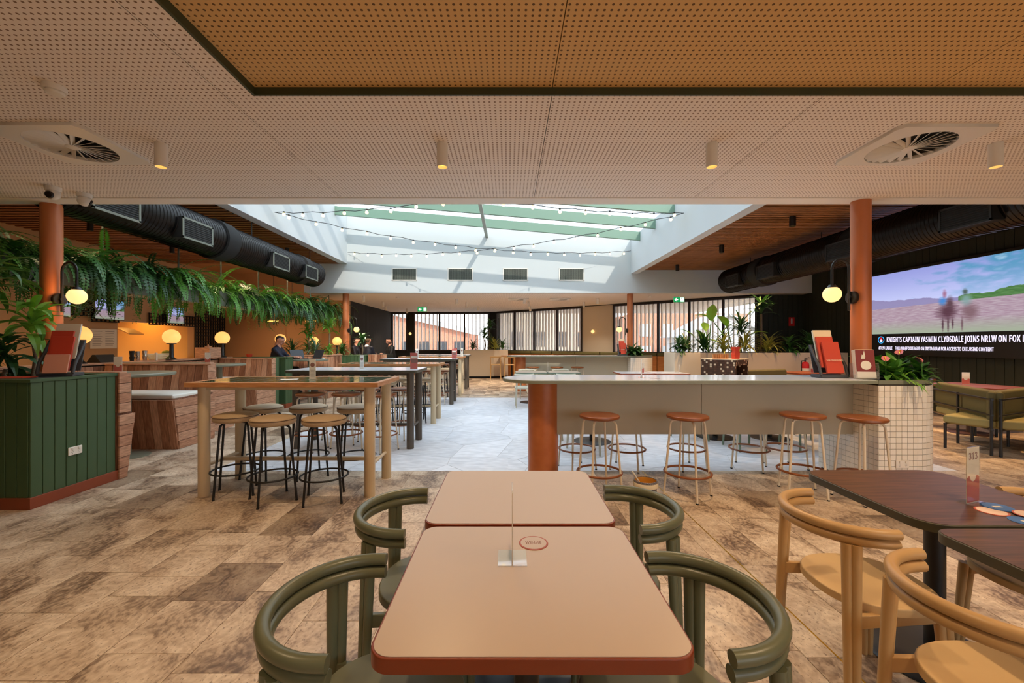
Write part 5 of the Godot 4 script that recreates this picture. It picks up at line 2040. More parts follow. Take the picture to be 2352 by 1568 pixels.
# ---------------------------------------------------------------- high tables
func high_table(label: String, x0: float, x1: float, d0: float, d1: float, tiled: bool, near: bool) -> void:
	var t := thing("high_table", label, "table", V((x0 + x1) / 2, 0, (d0 + d1) / 2), 0, "row of high tables")
	var w := (x1 - x0) / 2
	var e := (d1 - d0) / 2
	var y := 1.08
	var lm: Material = M.cream_leg if tiled else M.leg_dark
	var mb := MB.new()
	if tiled:
		var b := 0.05
		for q in [[-w, w, -e, -e + b], [-w, w, e - b, e], [-w, -w + b, -e + b, e - b], [w - b, w, -e + b, e - b]]:
			mb.span(q[0], q[1], y - 0.042, y, q[2], q[3], 0.002)
		put("timber_frame", mb, M.oak, t)
		mb = MB.new()
		mb.span(-w + b, w - b, y - 0.03, y - 0.006, -e + b, e - b)
		put("grout_bed", mb, M.grout_light, t)
		var nx := 11
		var nd := 4
		var tw := (2 * w - 2 * b) / nx
		var td := (2 * e - 2 * b) / nd
		var tile := MB.new()
		tile.box(Vector3.ZERO, Vector3(tw - 0.01, 0.008, td - 0.01), Basis.IDENTITY, 0.0015)
		var tm := tile.mesh()
		var field := MB.new()
		for i in nx:
			for j in nd:
				var p := V(-w + b + tw * (i + 0.5), y - 0.005, -e + b + td * (j + 0.5))
				if near:
					var o := put("tile", tm, M.tile_green, t)
					o.position = p
				else:
					field.box(p, Vector3(tw - 0.01, 0.008, td - 0.01))
		if not near:
			put("tile_field", field, M.tile_green, t).set_meta("kind", "stuff")
	else:
		mb.prism(rrect(-w, w, -e, e, 0.03), y - 0.04, y - 0.002, 0.002)
		put("edge", mb, M.dark_edge, t)
		mb = MB.new()
		mb.prism(rrect(-w + 0.008, w - 0.008, -e + 0.008, e - 0.008, 0.025), y - 0.01, y, 0.0, false)
		put("table_top", mb, M.top_white, t)
	mb = MB.new()
	mb.span(-w + 0.1, w - 0.1, y - 0.075, y - 0.042, -e + 0.08, -e + 0.11)
	mb.span(-w + 0.1, w - 0.1, y - 0.075, y - 0.042, e - 0.11, e - 0.08)
	put("apron", mb, lm, t)
	for sx in [-1, 1]:
		for sd in [-1, 1]:
			mb = MB.new()
			mb.cyl(V(sx * (w - 0.11), 0, sd * (e - 0.11)), V(sx * (w - 0.11), y - 0.042, sd * (e - 0.11)), 0.05, 28)
			put("leg", mb, lm, t)
		mb = MB.new()
		mb.tube([V(sx * (w - 0.11), 0.28, -e + 0.11), V(sx * (w - 0.11), 0.28, e - 0.11)], 0.017, 10)
		put("side_stretcher", mb, lm, t)
	mb = MB.new()
	mb.box(Vector3(0, 0.28, 0), Vector3(2 * w - 0.22, 0.035, 0.035), Basis.IDENTITY, 0.004)
	put("foot_rail", mb, lm, t)

func high_tables() -> void:
	var ord := ["nearest", "second", "third", "fourth", "fifth", "farthest"]
	var fronts := [3.85, 5.64, 7.42, 9.82, 11.5, 13.22]
	for k in 6:
		var tiled := k % 2 == 0
		var x1: float = -1.2 if k == 0 else -1.235
		var d0: float = fronts[k]
		high_table("%s high table in the row, %s" % [ord[k], "green tiled top in an oak frame on cream legs" if tiled else "white top with dark edge on brown-grey legs"], x1 - 1.79, x1, d0, d0 + 0.76, tiled, k == 0)
		var g: String = "stools at the %s high table" % ord[k]
		for row in 2:
			for j in 3:
				var sx: float = x1 - 1.46 + j * 0.49 + (0.06 if row == 1 else 0.0) + rng.randf_range(-0.03, 0.03)
				var sd: float = (d0 + 0.04 if row == 0 else d0 + 0.74) + rng.randf_range(-0.03, 0.03)
				if k == 0:
					sx = [[-2.63, -2.17, -1.70], [-2.66, -2.185, -1.66]][row][j]
					sd = [[4.04, 3.86, 3.87], [4.55, 4.58, 4.56]][row][j]
				var kind := "black stool with beige cushion" if tiled else "cream-legged timber stool"
				place_stool(tiled, sx, sd, rng.randf_range(0, 1.5), "%s on the %s side of the %s high table, %s" % [kind, "near" if row == 0 else "far", ord[k], ["left", "middle", "right"][j]], g)
	menu_card("tall white menu card with food picture on the nearest high table", V(-1.965, 1.08, 4.2), 0.12, 3, "", 0.21, 0.065)
	var mb := MB.new()
	mb.box(V(-2.2, 1.0815, 4.2), Vector3(0.16, 0.001, 0.1), Basis(Vector3.UP, 0.3))
	one("paper_slip", mb, M.paper, "white paper slip lying on the nearest high table", "paper")
	menu_card("narrow white menu card on the white second high table", V(-2.1, 1.08, 6.0), 0.7, 3, "", 0.2, 0.06)
	menu_card("red and white promotional card on the white second high table", V(-1.33, 1.08, 5.9), 0.0, 2, "", 0.235, 0.105)
	menu_card("narrow blue-white menu card on the fourth high table", V(-2.2, 1.08, 10.1), 0.4, 3, "", 0.24, 0.07)
	menu_card("red and white promotional card on the fourth high table", V(-1.3, 1.08, 10.05), 0.1, 2, "", 0.24, 0.11)
	menu_card("red menu card on the fifth high table", V(-1.5, 1.08, 11.9), 0.1, 2, "", 0.24, 0.1)
	menu_card("white menu card on the fifth high table near its end", V(-1.3, 1.08, 11.75), 0.8, 3, "", 0.24, 0.09)

# ---------------------------------------------------------------- front tables and chairs
func make_chair(label: String, fm: Material, sm: Material) -> Node3D:
	# tub chair: two stacked round rails bent into a half hoop, paired round legs, round seat; faces +x
	var t := thing("hoop_chair", label, "chair")
	var r := 0.222
	for q in [[0.741, 0.0, 0.0185], [0.704, -0.006, 0.0185]]:
		var pts := []
		for k in 29:
			var a := PI / 2 + PI * k / 28
			pts.append(Vector3(cos(a) * (r + q[1]) * 0.98 + 0.0, q[0], sin(a) * (r + q[1])))
		pts.push_front(pts[0] + Vector3(0.02, 0, 0))
		pts.append(pts[-1] + Vector3(0.02, 0, 0))
		var mb := MB.new()
		mb.tube(pts, q[2], 14)
		put("back_rail", mb, fm, t)
	for s in [-1, 1]:
		var a: float = PI - s * 0.98
		var top := Vector3(cos(a) * r, 0.69, sin(a) * r)
		var tang := Vector3(-sin(a), 0, cos(a))
		var bot := Vector3(cos(a) * (r + 0.035), 0.004, sin(a) * (r + 0.035))
		var mb := MB.new()
		mb.tube([bot + tang * 0.01, top + tang * 0.014], 0.018, 12, false, true, [0.014, 0.019])
		mb.tube([bot - tang * 0.01, top - tang * 0.014], 0.018, 12, false, true, [0.014, 0.019])
		put("leg", mb, fm, t)
		mb = MB.new()
		var ft := Vector3(0.235, 0.43, s * 0.165)
		var fb := Vector3(0.255, 0.004, s * 0.19)
		mb.tube([fb + Vector3(0.012, 0, 0), ft + Vector3(0.015, 0, 0)], 0.018, 12, false, true, [0.013, 0.018])
		mb.tube([fb - Vector3(0.012, 0, 0), ft - Vector3(0.015, 0, 0)], 0.018, 12, false, true, [0.013, 0.018])
		put("leg", mb, fm, t)
		mb = MB.new()
		mb.bar(Vector3(cos(a) * (r + 0.012), 0.405, sin(a) * (r + 0.012)), Vector3(0.235, 0.405, s * 0.16), 0.022, 0.05, 0.004)
		put("side_rail", mb, fm, t)
	var seat := PackedVector2Array()
	for k in 44:
		var a := TAU * k / 44
		var c := cos(a)
		var sn := sin(a)
		seat.append(Vector2(0.085 + signf(c) * pow(absf(c), 0.86) * 0.215, signf(sn) * pow(absf(sn), 0.86) * 0.212))
	var mb2 := MB.new()
	mb2.prism(seat, 0.43, 0.462, 0.008)
	put("seat", mb2, sm, t)
	mb2 = MB.new()
	mb2.bar(Vector3(0.1, 0.418, -0.17), Vector3(0.1, 0.418, 0.17), 0.05, 0.022)
	put("seat_bearer", mb2, fm, t)
	return t

func table_poly(x0: float, x1: float, d0: float, d1: float, r: float) -> PackedVector2Array:
	return rrect(x0, x1, d0, d1, r, 8)

func front_tables() -> void:
	disc_table("cafe_table", "nearest beige table with rounded corners and rust edge", table_poly(-0.316, 0.427, 0.916, 1.583, 0.055), Vector2(0.055, 1.25), M.table_beige, M.table_rim, M.black)
	disc_table("cafe_table", "second beige table pushed against the nearest one", table_poly(-0.328, 0.423, 1.6, 2.276, 0.055), Vector2(0.05, 1.94), M.table_beige, M.table_rim, M.black)
	var g := "green hoop-back chairs at the beige tables"
	var ch := make_chair("green hoop-back chair at nearest beige table, left side", M.chair_green, M.chair_green_seat)
	ch.position = V(-0.415, 0, 1.135)
	ch.set_meta("group", g)
	copy_of(ch, V(-0.4, 0, 1.757), 0.0, "green hoop-back chair at second beige table, left side", g)
	copy_of(ch, V(0.495, 0, 1.15), PI + 0.1, "green hoop-back chair at nearest beige table, right side", g)
	copy_of(ch, V(0.5, 0, 1.793), PI + 0.08, "green hoop-back chair at second beige table, right side", g)
	# walnut tables
	disc_table("cafe_table", "dark walnut table with rounded corners at right", table_poly(1.6, 2.33, 1.585, 2.29, 0.1), Vector2(1.97, 1.93), M.walnut, M.dark_edge, M.black)
	disc_table("cafe_table", "nearer dark walnut table cut by the photo's right edge", table_poly(1.57, 2.3, 0.86, 1.566, 0.07), Vector2(1.95, 1.22), M.walnut, M.dark_edge, M.black)
	g = "tan hoop-back chairs at the walnut tables"
	var tc := make_chair("tan hoop-back chair at the farther walnut table, left side", M.chair_tan, M.chair_tan_seat)
	tc.name = numbered("hoop_chair_tan")
	tc.position = V(1.41, 0, 1.75)
	tc.set_meta("group", g)
	copy_of(tc, V(1.37, 0, 1.17), 0.06, "tan hoop-back chair at the nearer walnut table, left side", g)
	copy_of(tc, V(2.36, 0, 1.77), PI, "tan hoop-back chair across the walnut table, mostly hidden", g)
	# things on the tables
	var t := thing("sign_holder", "clear acrylic sign stand seen edge-on on the nearest beige table", "sign stand", V(0.0135, 0.75, 1.345))
	var mb := MB.new()
	mb.box(Vector3(0.0, 0.115, 0), Vector3(0.004, 0.225, 0.1), Basis.IDENTITY, 0.0008)
	put("sleeve", mb, M.acrylic, t)
	mb = MB.new()
	mb.box(Vector3(0, 0.115, 0), Vector3(0.0012, 0.22, 0.096))
	put("card", mb, M.paper_cream, t)
	mb = MB.new()
	mb.box(Vector3(0.024, 0.0015, 0), Vector3(0.044, 0.003, 0.1), Basis.IDENTITY, 0.0008)
	mb.box(Vector3(-0.024, 0.0015, 0), Vector3(0.044, 0.003, 0.1), Basis.IDENTITY, 0.0008)
	put("foot", mb, pane(rgb8(240, 244, 255), 0.4), t)
	var c := coaster("round beige beer mat with rust rim on the nearest table", V(0.088, 0.75, 1.446), M.table_beige, mat(rgb8(166, 78, 54), 0.5))
	c.rotation.y = PI
	for q in [["SOUTH", -0.004], ["BOUND", 0.008]]:
		var o := put("lettering", text_mesh(q[0], 0.016, 0.0003, true), M.print_brown, c)
		o.transform = Transform3D(Basis(Vector3.RIGHT, -PI / 2), Vector3(0, 0.0024, q[1]))
	menu_card("table number card 313 in a clear stand on the walnut table", V(2.012, 0.75, 1.81), 0.35, 1, "313", 0.245, 0.1)
	var cs := [[1.99, 1.72, 0, "pink beer mat nearest the 313 card"], [2.06, 1.76, 1, "blue beer mat touching the 313 card's stand"], [2.01, 1.62, 1, "blue beer mat nearest the seam of the walnut tables"], [2.09, 1.67, 0, "pink beer mat lying on two blue ones"]]
	for k in 4:
		var q: Array = cs[k]
		var m := coaster(q[3], V(q[0], 0.75 + 0.0022 * (k % 2) + 0.002 * int(k == 3), q[1]), M.coaster_pink if q[2] == 0 else M.coaster_blue, mat(rgb8(196, 92, 70), 0.5) if q[2] == 0 else M.coaster_blue)
		if q[2] == 1:
			mb = MB.new()
			mb.box(Vector3(0, 0.0023, 0), Vector3(0.034, 0.0004, 0.014))
			put("logo", mb, M.paper, m)

# ---------------------------------------------------------------- tables in the middle
func make_low_chair(label: String, m: Material) -> Node3D:
	var t := thing("low_chair", label, "chair")
	var mb := MB.new()
	mb.prism(rrect(-0.2, 0.22, -0.21, 0.21, 0.07), 0.43, 0.465, 0.006)
	put("seat", mb, m, t)
	mb = MB.new()
	var pts := []
	for k in 13:
		var a := PI / 2 + 0.25 + (PI - 0.5) * k / 12
		pts.append(Vector3(cos(a) * 0.2 - 0.03, 0.74, sin(a) * 0.215))
	mb.tube(pts, 0.026, 8)
	put("back_rail", mb, m, t)
	for q in [[-0.19, -0.16, 0.74], [-0.19, 0.16, 0.74], [0.19, -0.17, 0.44], [0.19, 0.17, 0.44]]:
		mb = MB.new()
		mb.cyl(Vector3(q[0] * 1.1, 0, q[1] * 1.1), Vector3(q[0] * 0.9, q[2], q[1]), 0.014, 8, 0.018)
		put("leg", mb, m, t)
	return t

func middle_tables() -> void:
	var cream: Node3D = null
	var sage: Node3D = null
	var g := "low tables between the two bars"
	disc_table("dining_table", "cream table with sage edge behind the near bar, left of the pair", table_poly(0.18, 0.94, 9.95, 10.6, 0.03), Vector2(0.56, 10.28), M.table_beige, M.chair_sage, M.black, 0.75, g)
	disc_table("dining_table", "cream table with sage edge behind the near bar, right of the pair", table_poly(0.96, 1.74, 9.95, 10.6, 0.03), Vector2(1.35, 10.28), M.table_beige, M.chair_sage, M.black, 0.75, g)
	disc_table("dining_table", "white table with rust edge behind the near bar, left of the pair", table_poly(2.6, 3.38, 9.6, 10.4, 0.03), Vector2(3.0, 10.0), M.top_white, M.rust, M.black, 0.75, g)
	disc_table("dining_table", "white table with rust edge behind the near bar, right of the pair", table_poly(3.4, 4.2, 9.6, 10.4, 0.03), Vector2(3.8, 10.0), M.top_white, M.rust, M.black, 0.75, g)
	disc_table("dining_table", "low table hidden by the near bar panel, left one", table_poly(0.85, 1.6, 5.85, 6.5, 0.05), Vector2(1.24, 6.17), M.table_beige, M.table_rim, M.black, 0.75, g)
	disc_table("dining_table", "low table hidden by the near bar panel, middle one", table_poly(2.85, 3.6, 6.1, 6.8, 0.05), Vector2(3.2, 6.46), M.table_beige, M.table_rim, M.black, 0.75, g)
	disc_table("dining_table", "low table hidden by the near bar panel, right one", table_poly(3.64, 4.4, 6.1, 6.8, 0.05), Vector2(4.0, 6.4), M.table_beige, M.table_rim, M.black, 0.75, g)
	menu_card("thin menu card edge-on on the cream tables behind the bar", V(0.97, 0.75, 10.2), 1.5, 0, "", 0.24)
	menu_card("red and white menu card on the white tables behind the bar", V(2.84 + 0.35, 0.75, 9.9), 0.6, 0, "", 0.24)
	menu_card("small menu card on the white table's right end behind the bar", V(4.05, 0.75, 9.9), 1.3, 0, "", 0.2)
	var list := [[0.36, 9.5, PI / 2, 0, "cream chair at the near side of the cream tables, left"], [1.3, 9.5, PI / 2, 0, "cream chair at the near side of the cream tables, right"], [0.5, 11.0, -PI / 2, 0, "cream chair at the far side of the cream tables, left"], [1.4, 11.0, -PI / 2, 0, "cream chair at the far side of the cream tables, right"],
		[1.0, 5.55, PI / 2, 0, "cream chair just behind the near bar panel"], [1.5, 6.9, -PI / 2, 0, "cream chair beyond the left hidden table"], [0.6, 6.4, 0.0, 0, "cream chair at the left end of the hidden tables"],
		[2.75, 6.35, 0.0, 1, "sage chair left of the middle hidden table"], [3.25, 5.75, PI / 2, 1, "sage chair before the middle hidden table"], [4.05, 5.75, PI / 2, 1, "sage chair before the right hidden table"], [4.75, 6.45, PI, 1, "sage chair right of the hidden tables"],
		[3.0, 9.2, PI / 2, 1, "sage chair before the white tables, left"], [3.8, 9.2, PI / 2, 1, "sage chair before the white tables, right"]]
	for q in list:
		if q[3] == 0:
			if cream == null:
				cream = make_low_chair(q[4], M.chair_cream)
				cream.position = V(q[0], 0, q[1])
				cream.rotation.y = q[2]
				cream.set_meta("group", "cream chairs between the bars")
			else:
				copy_of(cream, V(q[0], 0, q[1]), q[2], q[4], "cream chairs between the bars")
		else:
			if sage == null:
				sage = make_low_chair(q[4], M.chair_sage)
				sage.position = V(q[0], 0, q[1])
				sage.rotation.y = q[2]
				sage.set_meta("group", "sage chairs between the bars")
			else:
				copy_of(sage, V(q[0], 0, q[1]), q[2], q[4], "sage chairs between the bars")

# ---------------------------------------------------------------- back of the hall
func back_area() -> void:
	# booths and planter beyond the second booth
	var t := thing("green_screen_wall", "dark green counter wall with rust skirting behind the second high table", "low wall")
	vj_box(t, -6.1, -4.95, 9.3, 9.62, 1.14)
	round_table("round-topped table with laptops before the man in navy", -4.75, 10.0, 0.42)
	t = thing("far_booth", "timber-clad low wall with plants on top beside the far left column", "low wall")
	var mb := MB.new()
	mb.span(-6.1, -4.75, 0, 1.12, 11.0, 11.9)
	put("core", mb, M.vj_gap, t)
	plank_face(t, V(-6.1, 0, 11.0), Vector3.RIGHT, Vector3.UP, 1.35, 1.1, 13, false, Vector3.BACK)
	plank_face(t, V(-4.75, 0, 11.0), Vector3(0, 0, -1), Vector3.UP, 0.9, 1.1, 9, false, Vector3.RIGHT)
	mb = MB.new()
	mb.span(-6.12, -4.72, 1.11, 1.14, 10.97, 11.92, 0.004)
	put("cap", mb, M.cedar[3][0], t)
	t = thing("green_planter", "low green boarded planter around the far left column", "planter")
	vj_box(t, -6.0, -4.2, 12.3, 13.1, 1.1, false)
	t = thing("plank_end", "short timber-clad booth end right of the far green planter", "low wall")
	mb = MB.new()
	mb.span(-4.15, -3.6, 0, 1.12, 12.4, 13.1)
	put("core", mb, M.vj_gap, t)
	plank_face(t, V(-4.15, 0, 12.4), Vector3.RIGHT, Vector3.UP, 0.55, 1.12, 6, false, Vector3.BACK)
	# laptops
	for q in [[-4.98, 10.0, 0.9, "dark laptop open in front of the man in navy"], [-4.62, 9.9, -0.5, "dark tablet propped open at the table's right"]]:
		t = thing("laptop", q[3], "laptop", V(q[0], 1.07, q[1]), q[2], "laptops on the round table")
		mb = MB.new()
		mb.box(Vector3(0, 0.008, 0), Vector3(0.32, 0.014, 0.22), Basis.IDENTITY, 0.003)
		put("base", mb, M.grey, t)
		mb = MB.new()
		mb.box(Vector3(0, 0.12, -0.15), Vector3(0.32, 0.22, 0.008), Basis(Vector3.RIGHT, -0.4), 0.003)
		put("lid", mb, M.grey, t)
	mb = MB.new()
	mb.ball(Vector3.ZERO, 0.045, 12, 0.4)
	one("computer_mouse", mb, M.paper, "white mouse on the round table with laptops", "mouse").position = V(-4.45, 1.085, 10.05)
	mb = MB.new()
	mb.lathe([Vector2(0, 0), Vector2(0.05, 0), Vector2(0.065, 0.06), Vector2(0.06, 0.062), Vector2(0, 0.03)], 20)
	one("small_dish", mb, M.paper_red, "small orange dish on the green wall beside the man", "dish").position = V(-5.85, 1.14, 9.45)
	# cream planter at the back window, with stools and table
	t = thing("back_planter", "tall cream planter block before the back windows", "planter")
	mb = MB.new()
	mb.prism(PackedVector2Array([Vector2(-1.85, 17.4), Vector2(-0.6, 17.4), Vector2(0.0, 17.9), Vector2(0.0, 18.8), Vector2(-1.85, 18.8)]), 0.08, 1.17)
	put("box", mb, M.cream_wall, t)
	mb = MB.new()
	mb.prism(PackedVector2Array([Vector2(-1.8, 17.45), Vector2(-0.6, 17.45), Vector2(-0.05, 17.92), Vector2(-0.05, 18.75), Vector2(-1.8, 18.75)]), 0.0, 0.1)
	put("plinth", mb, M.black_soft, t)
	t = thing("back_table", "small timber high table behind the far bar's left end", "table", V(0.15, 0, 17.3))
	mb = MB.new()
	mb.box(Vector3(0, 0.93, 0), Vector3(0.9, 0.035, 0.6), Basis.IDENTITY, 0.004)
	put("table_top", mb, M.oak, t)
	mb = MB.new()
	mb.cyl(Vector3(0, 0, 0), Vector3(0, 0.92, 0), 0.04, 12)
	put("post", mb, M.black, t)
	for q in [[-0.5, 16.9, "left"], [0.05, 16.7, "right"]]:
		t = thing("back_stool", "tan low-backed stool behind the far bar's left end, %s one" % q[2], "stool", V(q[0], 0, q[1]), 0, "tan low-backed stools")
		mb = MB.new()
		mb.box(Vector3(0, 0.6, 0), Vector3(0.42, 0.03, 0.4), Basis.IDENTITY, 0.01)
		put("seat", mb, M.chair_tan_seat, t)
		mb = MB.new()
		mb.box(Vector3(0, 0.9, 0.18), Vector3(0.46, 0.06, 0.04), Basis.IDENTITY, 0.01)
		put("back_rail", mb, M.chair_tan, t)
		for sx in [-1, 1]:
			for sz in [-1, 1]:
				mb = MB.new()
				mb.cyl(Vector3(sx * 0.21, 0, sz * 0.19), Vector3(sx * 0.19, 0.9 if sz > 0 else 0.6, sz * 0.18), 0.016, 8)
				put("leg", mb, M.chair_tan, t)
	# back ceiling fittings
	var dl: Node3D = null
	var ps := [[-4.6, 13.3], [-4.55, 15.2], [-4.4, 18.2], [-1.75, 14.2], [-1.5, 15.2], [-1.2, 16.8], [0.55, 14.0], [0.75, 15.2], [0.9, 17.0], [3.0, 14.0], [2.75, 15.2], [-6.0 + 1.1, 16.8]]
	for k in ps.size():
		var p := V(ps[k][0], CH, ps[k][1])
		var lab: String = "small white cylinder light on the far ceiling, " + ["front left", "second at left", "rear left", "front left of centre", "second left of centre", "rear left of centre", "front centre", "second at centre", "rear centre", "front right of centre", "second right of centre", "beside the dark left wall"][k]
		if dl == null:
			dl = make_downlight("far_downlight", lab, M.white_metal, 0.045, 0.19)
			dl.position = p
			dl.set_meta("group", "cylinder lights on the far ceiling")
		else:
			copy_of(dl, p, 0, lab, "cylinder lights on the far ceiling")
		if k % 2 == 0:
			spot(p - Vector3(0, 0.195, 0), 4.5, 60, Color(1.0, 0.92, 0.82))
	var df: Node3D = null
	for q in [[0.35, 14.2, "left"], [1.75, 14.2, "right"]]:
		var lab: String = "white square diffuser on the far ceiling, %s one" % q[2]
		if df == null:
			df = thing("far_diffuser", lab, "vent", V(q[0], CH, q[1]), 0, "diffusers on the far ceiling")
			make_diffuser(df)
		else:
			copy_of(df, V(q[0], CH, q[1]), 0, lab)
	for q in [[-3.2, 15.6, 2.72, "green exit sign hanging left of centre beyond the skylight"], [5.35, 13.1, 2.82, "green exit sign hanging at right before the slanted windows"]]:
		t = thing("exit_sign", q[3], "exit sign", V(q[0], q[2], q[1]), 0, "green exit signs")
		mb = MB.new()
		mb.box(Vector3.ZERO, Vector3(0.36, 0.18, 0.03), Basis.IDENTITY, 0.006)
		put("housing", mb, M.white_metal, t)
		mb = MB.new()
		mb.box(Vector3(0, 0, 0.017), Vector3(0.34, 0.16, 0.004))
		put("sign_face", mb, M.exit_green, t)
		mb = MB.new()
		var z := Vector3(0, 0, 0.0195)
		mb.wallpoly(PackedVector2Array([Vector2(-0.14, 0), Vector2(-0.09, 0.05), Vector2(-0.07, 0.05), Vector2(-0.1, 0.015), Vector2(-0.03, 0.015), Vector2(-0.03, -0.015), Vector2(-0.1, -0.015), Vector2(-0.07, -0.05), Vector2(-0.09, -0.05)]), z, Vector3.RIGHT, Vector3(0, 0, 0.002))
		put("sign_arrow", mb, M.exit_white, t)
		mb = MB.new()
		mb.box(Vector3(0.1, 0, 0.02), Vector3(0.1, 0.13, 0.002))
		put("sign_door", mb, M.exit_white, t)
		mb = MB.new()
		mb.lathe([Vector2(0, 0), Vector2(0.014, 0), Vector2(0.014, 0.003), Vector2(0, 0.003)], 10, Vector3(0.085, 0.045, 0.0195), Basis(Vector3.RIGHT, PI / 2))
		for s in [[0.08, 0.03, 0.1, -0.01], [0.1, -0.01, 0.075, -0.03], [0.075, -0.03, 0.06, -0.055], [0.1, -0.01, 0.115, -0.035], [0.115, -0.035, 0.13, -0.055], [0.085, 0.02, 0.12, 0.01], [0.085, 0.02, 0.062, 0.0]]:
			mb.bar(Vector3(s[0], s[1], 0.0215), Vector3(s[2], s[3], 0.0215), 0.014, 0.003)
		put("running_figure", mb, M.exit_green, t)
		mb = MB.new()
		mb.cyl(Vector3(0, 0.09, 0), Vector3(0, CH - q[2], 0), 0.012, 8)
		put("drop_rod", mb, M.white_metal, t)
	mb = MB.new()
	mb.lathe([Vector2(0, 0), Vector2(0.055, 0), Vector2(0.05, -0.04), Vector2(0, -0.05)], 20)
	one("far_smoke_detector", mb, M.white_metal, "white smoke detector on the far ceiling left of centre", "smoke detector").position = V(-3.6, CH, 13.6)
	mb = MB.new()
	mb.lathe([Vector2(0, 0), Vector2(0.055, 0), Vector2(0.05, -0.04), Vector2(0, -0.05)], 20)
	one("far_smoke_detector", mb, M.white_metal, "white smoke detector on the far ceiling right of the far column", "smoke detector").position = V(4.55, CH, 13.4)
	# round wall lights
	for q in [[Vector2(3.35, 16.55), "small round wall light on the cream pillar between windows"], [Vector2(-4.71, 20.1), "small round wall light on the dark post between windows"]]:
		t = thing("round_wall_light", q[1], "wall lamp", V(q[0].x, 1.92, q[0].y), 0, "small round wall lights")
		mb = MB.new()
		mb.ball(Vector3.ZERO, 0.07, 16)
		put("globe", mb, M.globe_hot, t)
		mb = MB.new()
		mb.cyl(Vector3(0, 0, -0.06), Vector3(0.02, 0, -0.12), 0.03, 12)
		put("mount", mb, M.gold, t)
		omni(V(q[0].x, 1.92, q[0].y), 0.08, Color(1, 0.76, 0.46), 0.06)

# ---------------------------------------------------------------- plants
func spine(base: Vector3, az: float, el: float, ln: float, droop: float, segs: int) -> Array:
	var p := base
	var out := [p]
	for k in segs:
		var e := el - droop * (k + 0.5) / segs
		p += Vector3(cos(az) * cos(e), sin(e), sin(az) * cos(e)) * ln / segs
		out.append(p)
	return out

func blade(mb: MB, base: Vector3, az: float, el: float, ln: float, w: float, droop: float, segs := 6, peak := 0.75, fold := 0.22) -> void:
	var sp := spine(base, az, el, ln, droop, segs)
	var side := Vector3(-sin(az), 0, cos(az))
	var prev := []
	for k in segs + 1:
		var t := float(k) / segs
		var hw := w * 0.5 * maxf(sin(PI * pow(t, peak)), 0.06 if k < segs else 0.0)
		var dir: Vector3 = (sp[mini(k + 1, segs)] - sp[maxi(k - 1, 0)]).normalized()
		var nn := side.cross(dir).normalized()
		if nn.y < 0: nn = -nn
		var c: Vector3 = sp[k]
		var row := [c - side * hw + nn * hw * fold, c, c + side * hw + nn * hw * fold, nn]
		if k > 0:
			var n0: Vector3 = (prev[3] + nn).normalized()
			mb.quad(prev[0], row[0], row[1], prev[1], (n0 + side * fold).normalized())
			mb.quad(prev[1], row[1], row[2], prev[2], (n0 - side * fold).normalized())
		prev = row

func frond(mb: MB, base: Vector3, az: float, el: float, ln: float, w: float, droop: float, segs := 20) -> void:
	var sp := spine(base, az, el, ln, droop, segs)
	var side := Vector3(-sin(az), 0, cos(az))
	for k in range(1, segs + 1):
		var t := float(k) / segs
		var dir: Vector3 = (sp[k] - sp[k - 1]).normalized()
		var nn := side.cross(dir).normalized()
		if nn.y < 0: nn = -nn
		var l := w * 0.5 * sin(PI * clampf(0.12 + t * 0.84, 0, 1)) + 0.008
		var hw := ln / segs * 0.62
		for s in [-1.0, 1.0]:
			var o: Vector3 = sp[k]
			var tip: Vector3 = o + side * s * l + dir * l * 0.35 - nn * l * 0.15
			var m1: Vector3 = o + side * s * l * 0.45 + dir * (hw + l * 0.15)
			var m2: Vector3 = o + side * s * l * 0.45 - dir * (hw - l * 0.15)
			mb.tri(o, m1, tip, nn, nn, nn)
			mb.tri(o, tip, m2, nn, nn, nn)

func fern_mesh(sd: int, n: int, ln: float) -> ArrayMesh:
	var r := RandomNumberGenerator.new()
	r.seed = sd
	var mb := MB.new()
	for k in n:
		var l := ln * r.randf_range(0.65, 1.15)
		frond(mb, Vector3(r.randf_range(-0.05, 0.05), 0, r.randf_range(-0.05, 0.05)), TAU * k / n + r.randf_range(-0.3, 0.3), r.randf_range(0.15, 1.4), l, r.randf_range(0.085, 0.12), r.randf_range(1.5, 2.9))
	return mb.mesh()

func vine_mesh(sd: int, n: int, ln: float) -> ArrayMesh:
	var r := RandomNumberGenerator.new()
	r.seed = sd
	var mb := MB.new()
	for k in n:
		var az := r.randf_range(0, TAU)
		var p := Vector3(cos(az) * 0.16, 0.02, sin(az) * 0.16)
		var l := ln * r.randf_range(0.6, 1.1)
		var steps := int(l / 0.028)
		for j in steps:
			p += Vector3(r.randf_range(-0.008, 0.008), -0.026, r.randf_range(-0.008, 0.008))
			for s in 2:
				blade(mb, p, r.randf_range(0, TAU), 0.2, 0.045, 0.028, 0.9, 2)
	return mb.mesh()

func spiky_mesh(sd: int, n: int, ln: float, w: float, el0: float, el1: float, droop: float, h := 0.0) -> ArrayMesh:
	var r := RandomNumberGenerator.new()
	r.seed = sd
	var mb := MB.new()
	for k in n:
		blade(mb, Vector3(r.randf_range(-0.03, 0.03), h * r.randf(), r.randf_range(-0.03, 0.03)), r.randf_range(0, TAU), r.randf_range(el0, el1), ln * r.randf_range(0.6, 1.1), w * r.randf_range(0.8, 1.15), droop * r.randf_range(0.6, 1.3), 6)
	return mb.mesh()

var plant_proto := {}

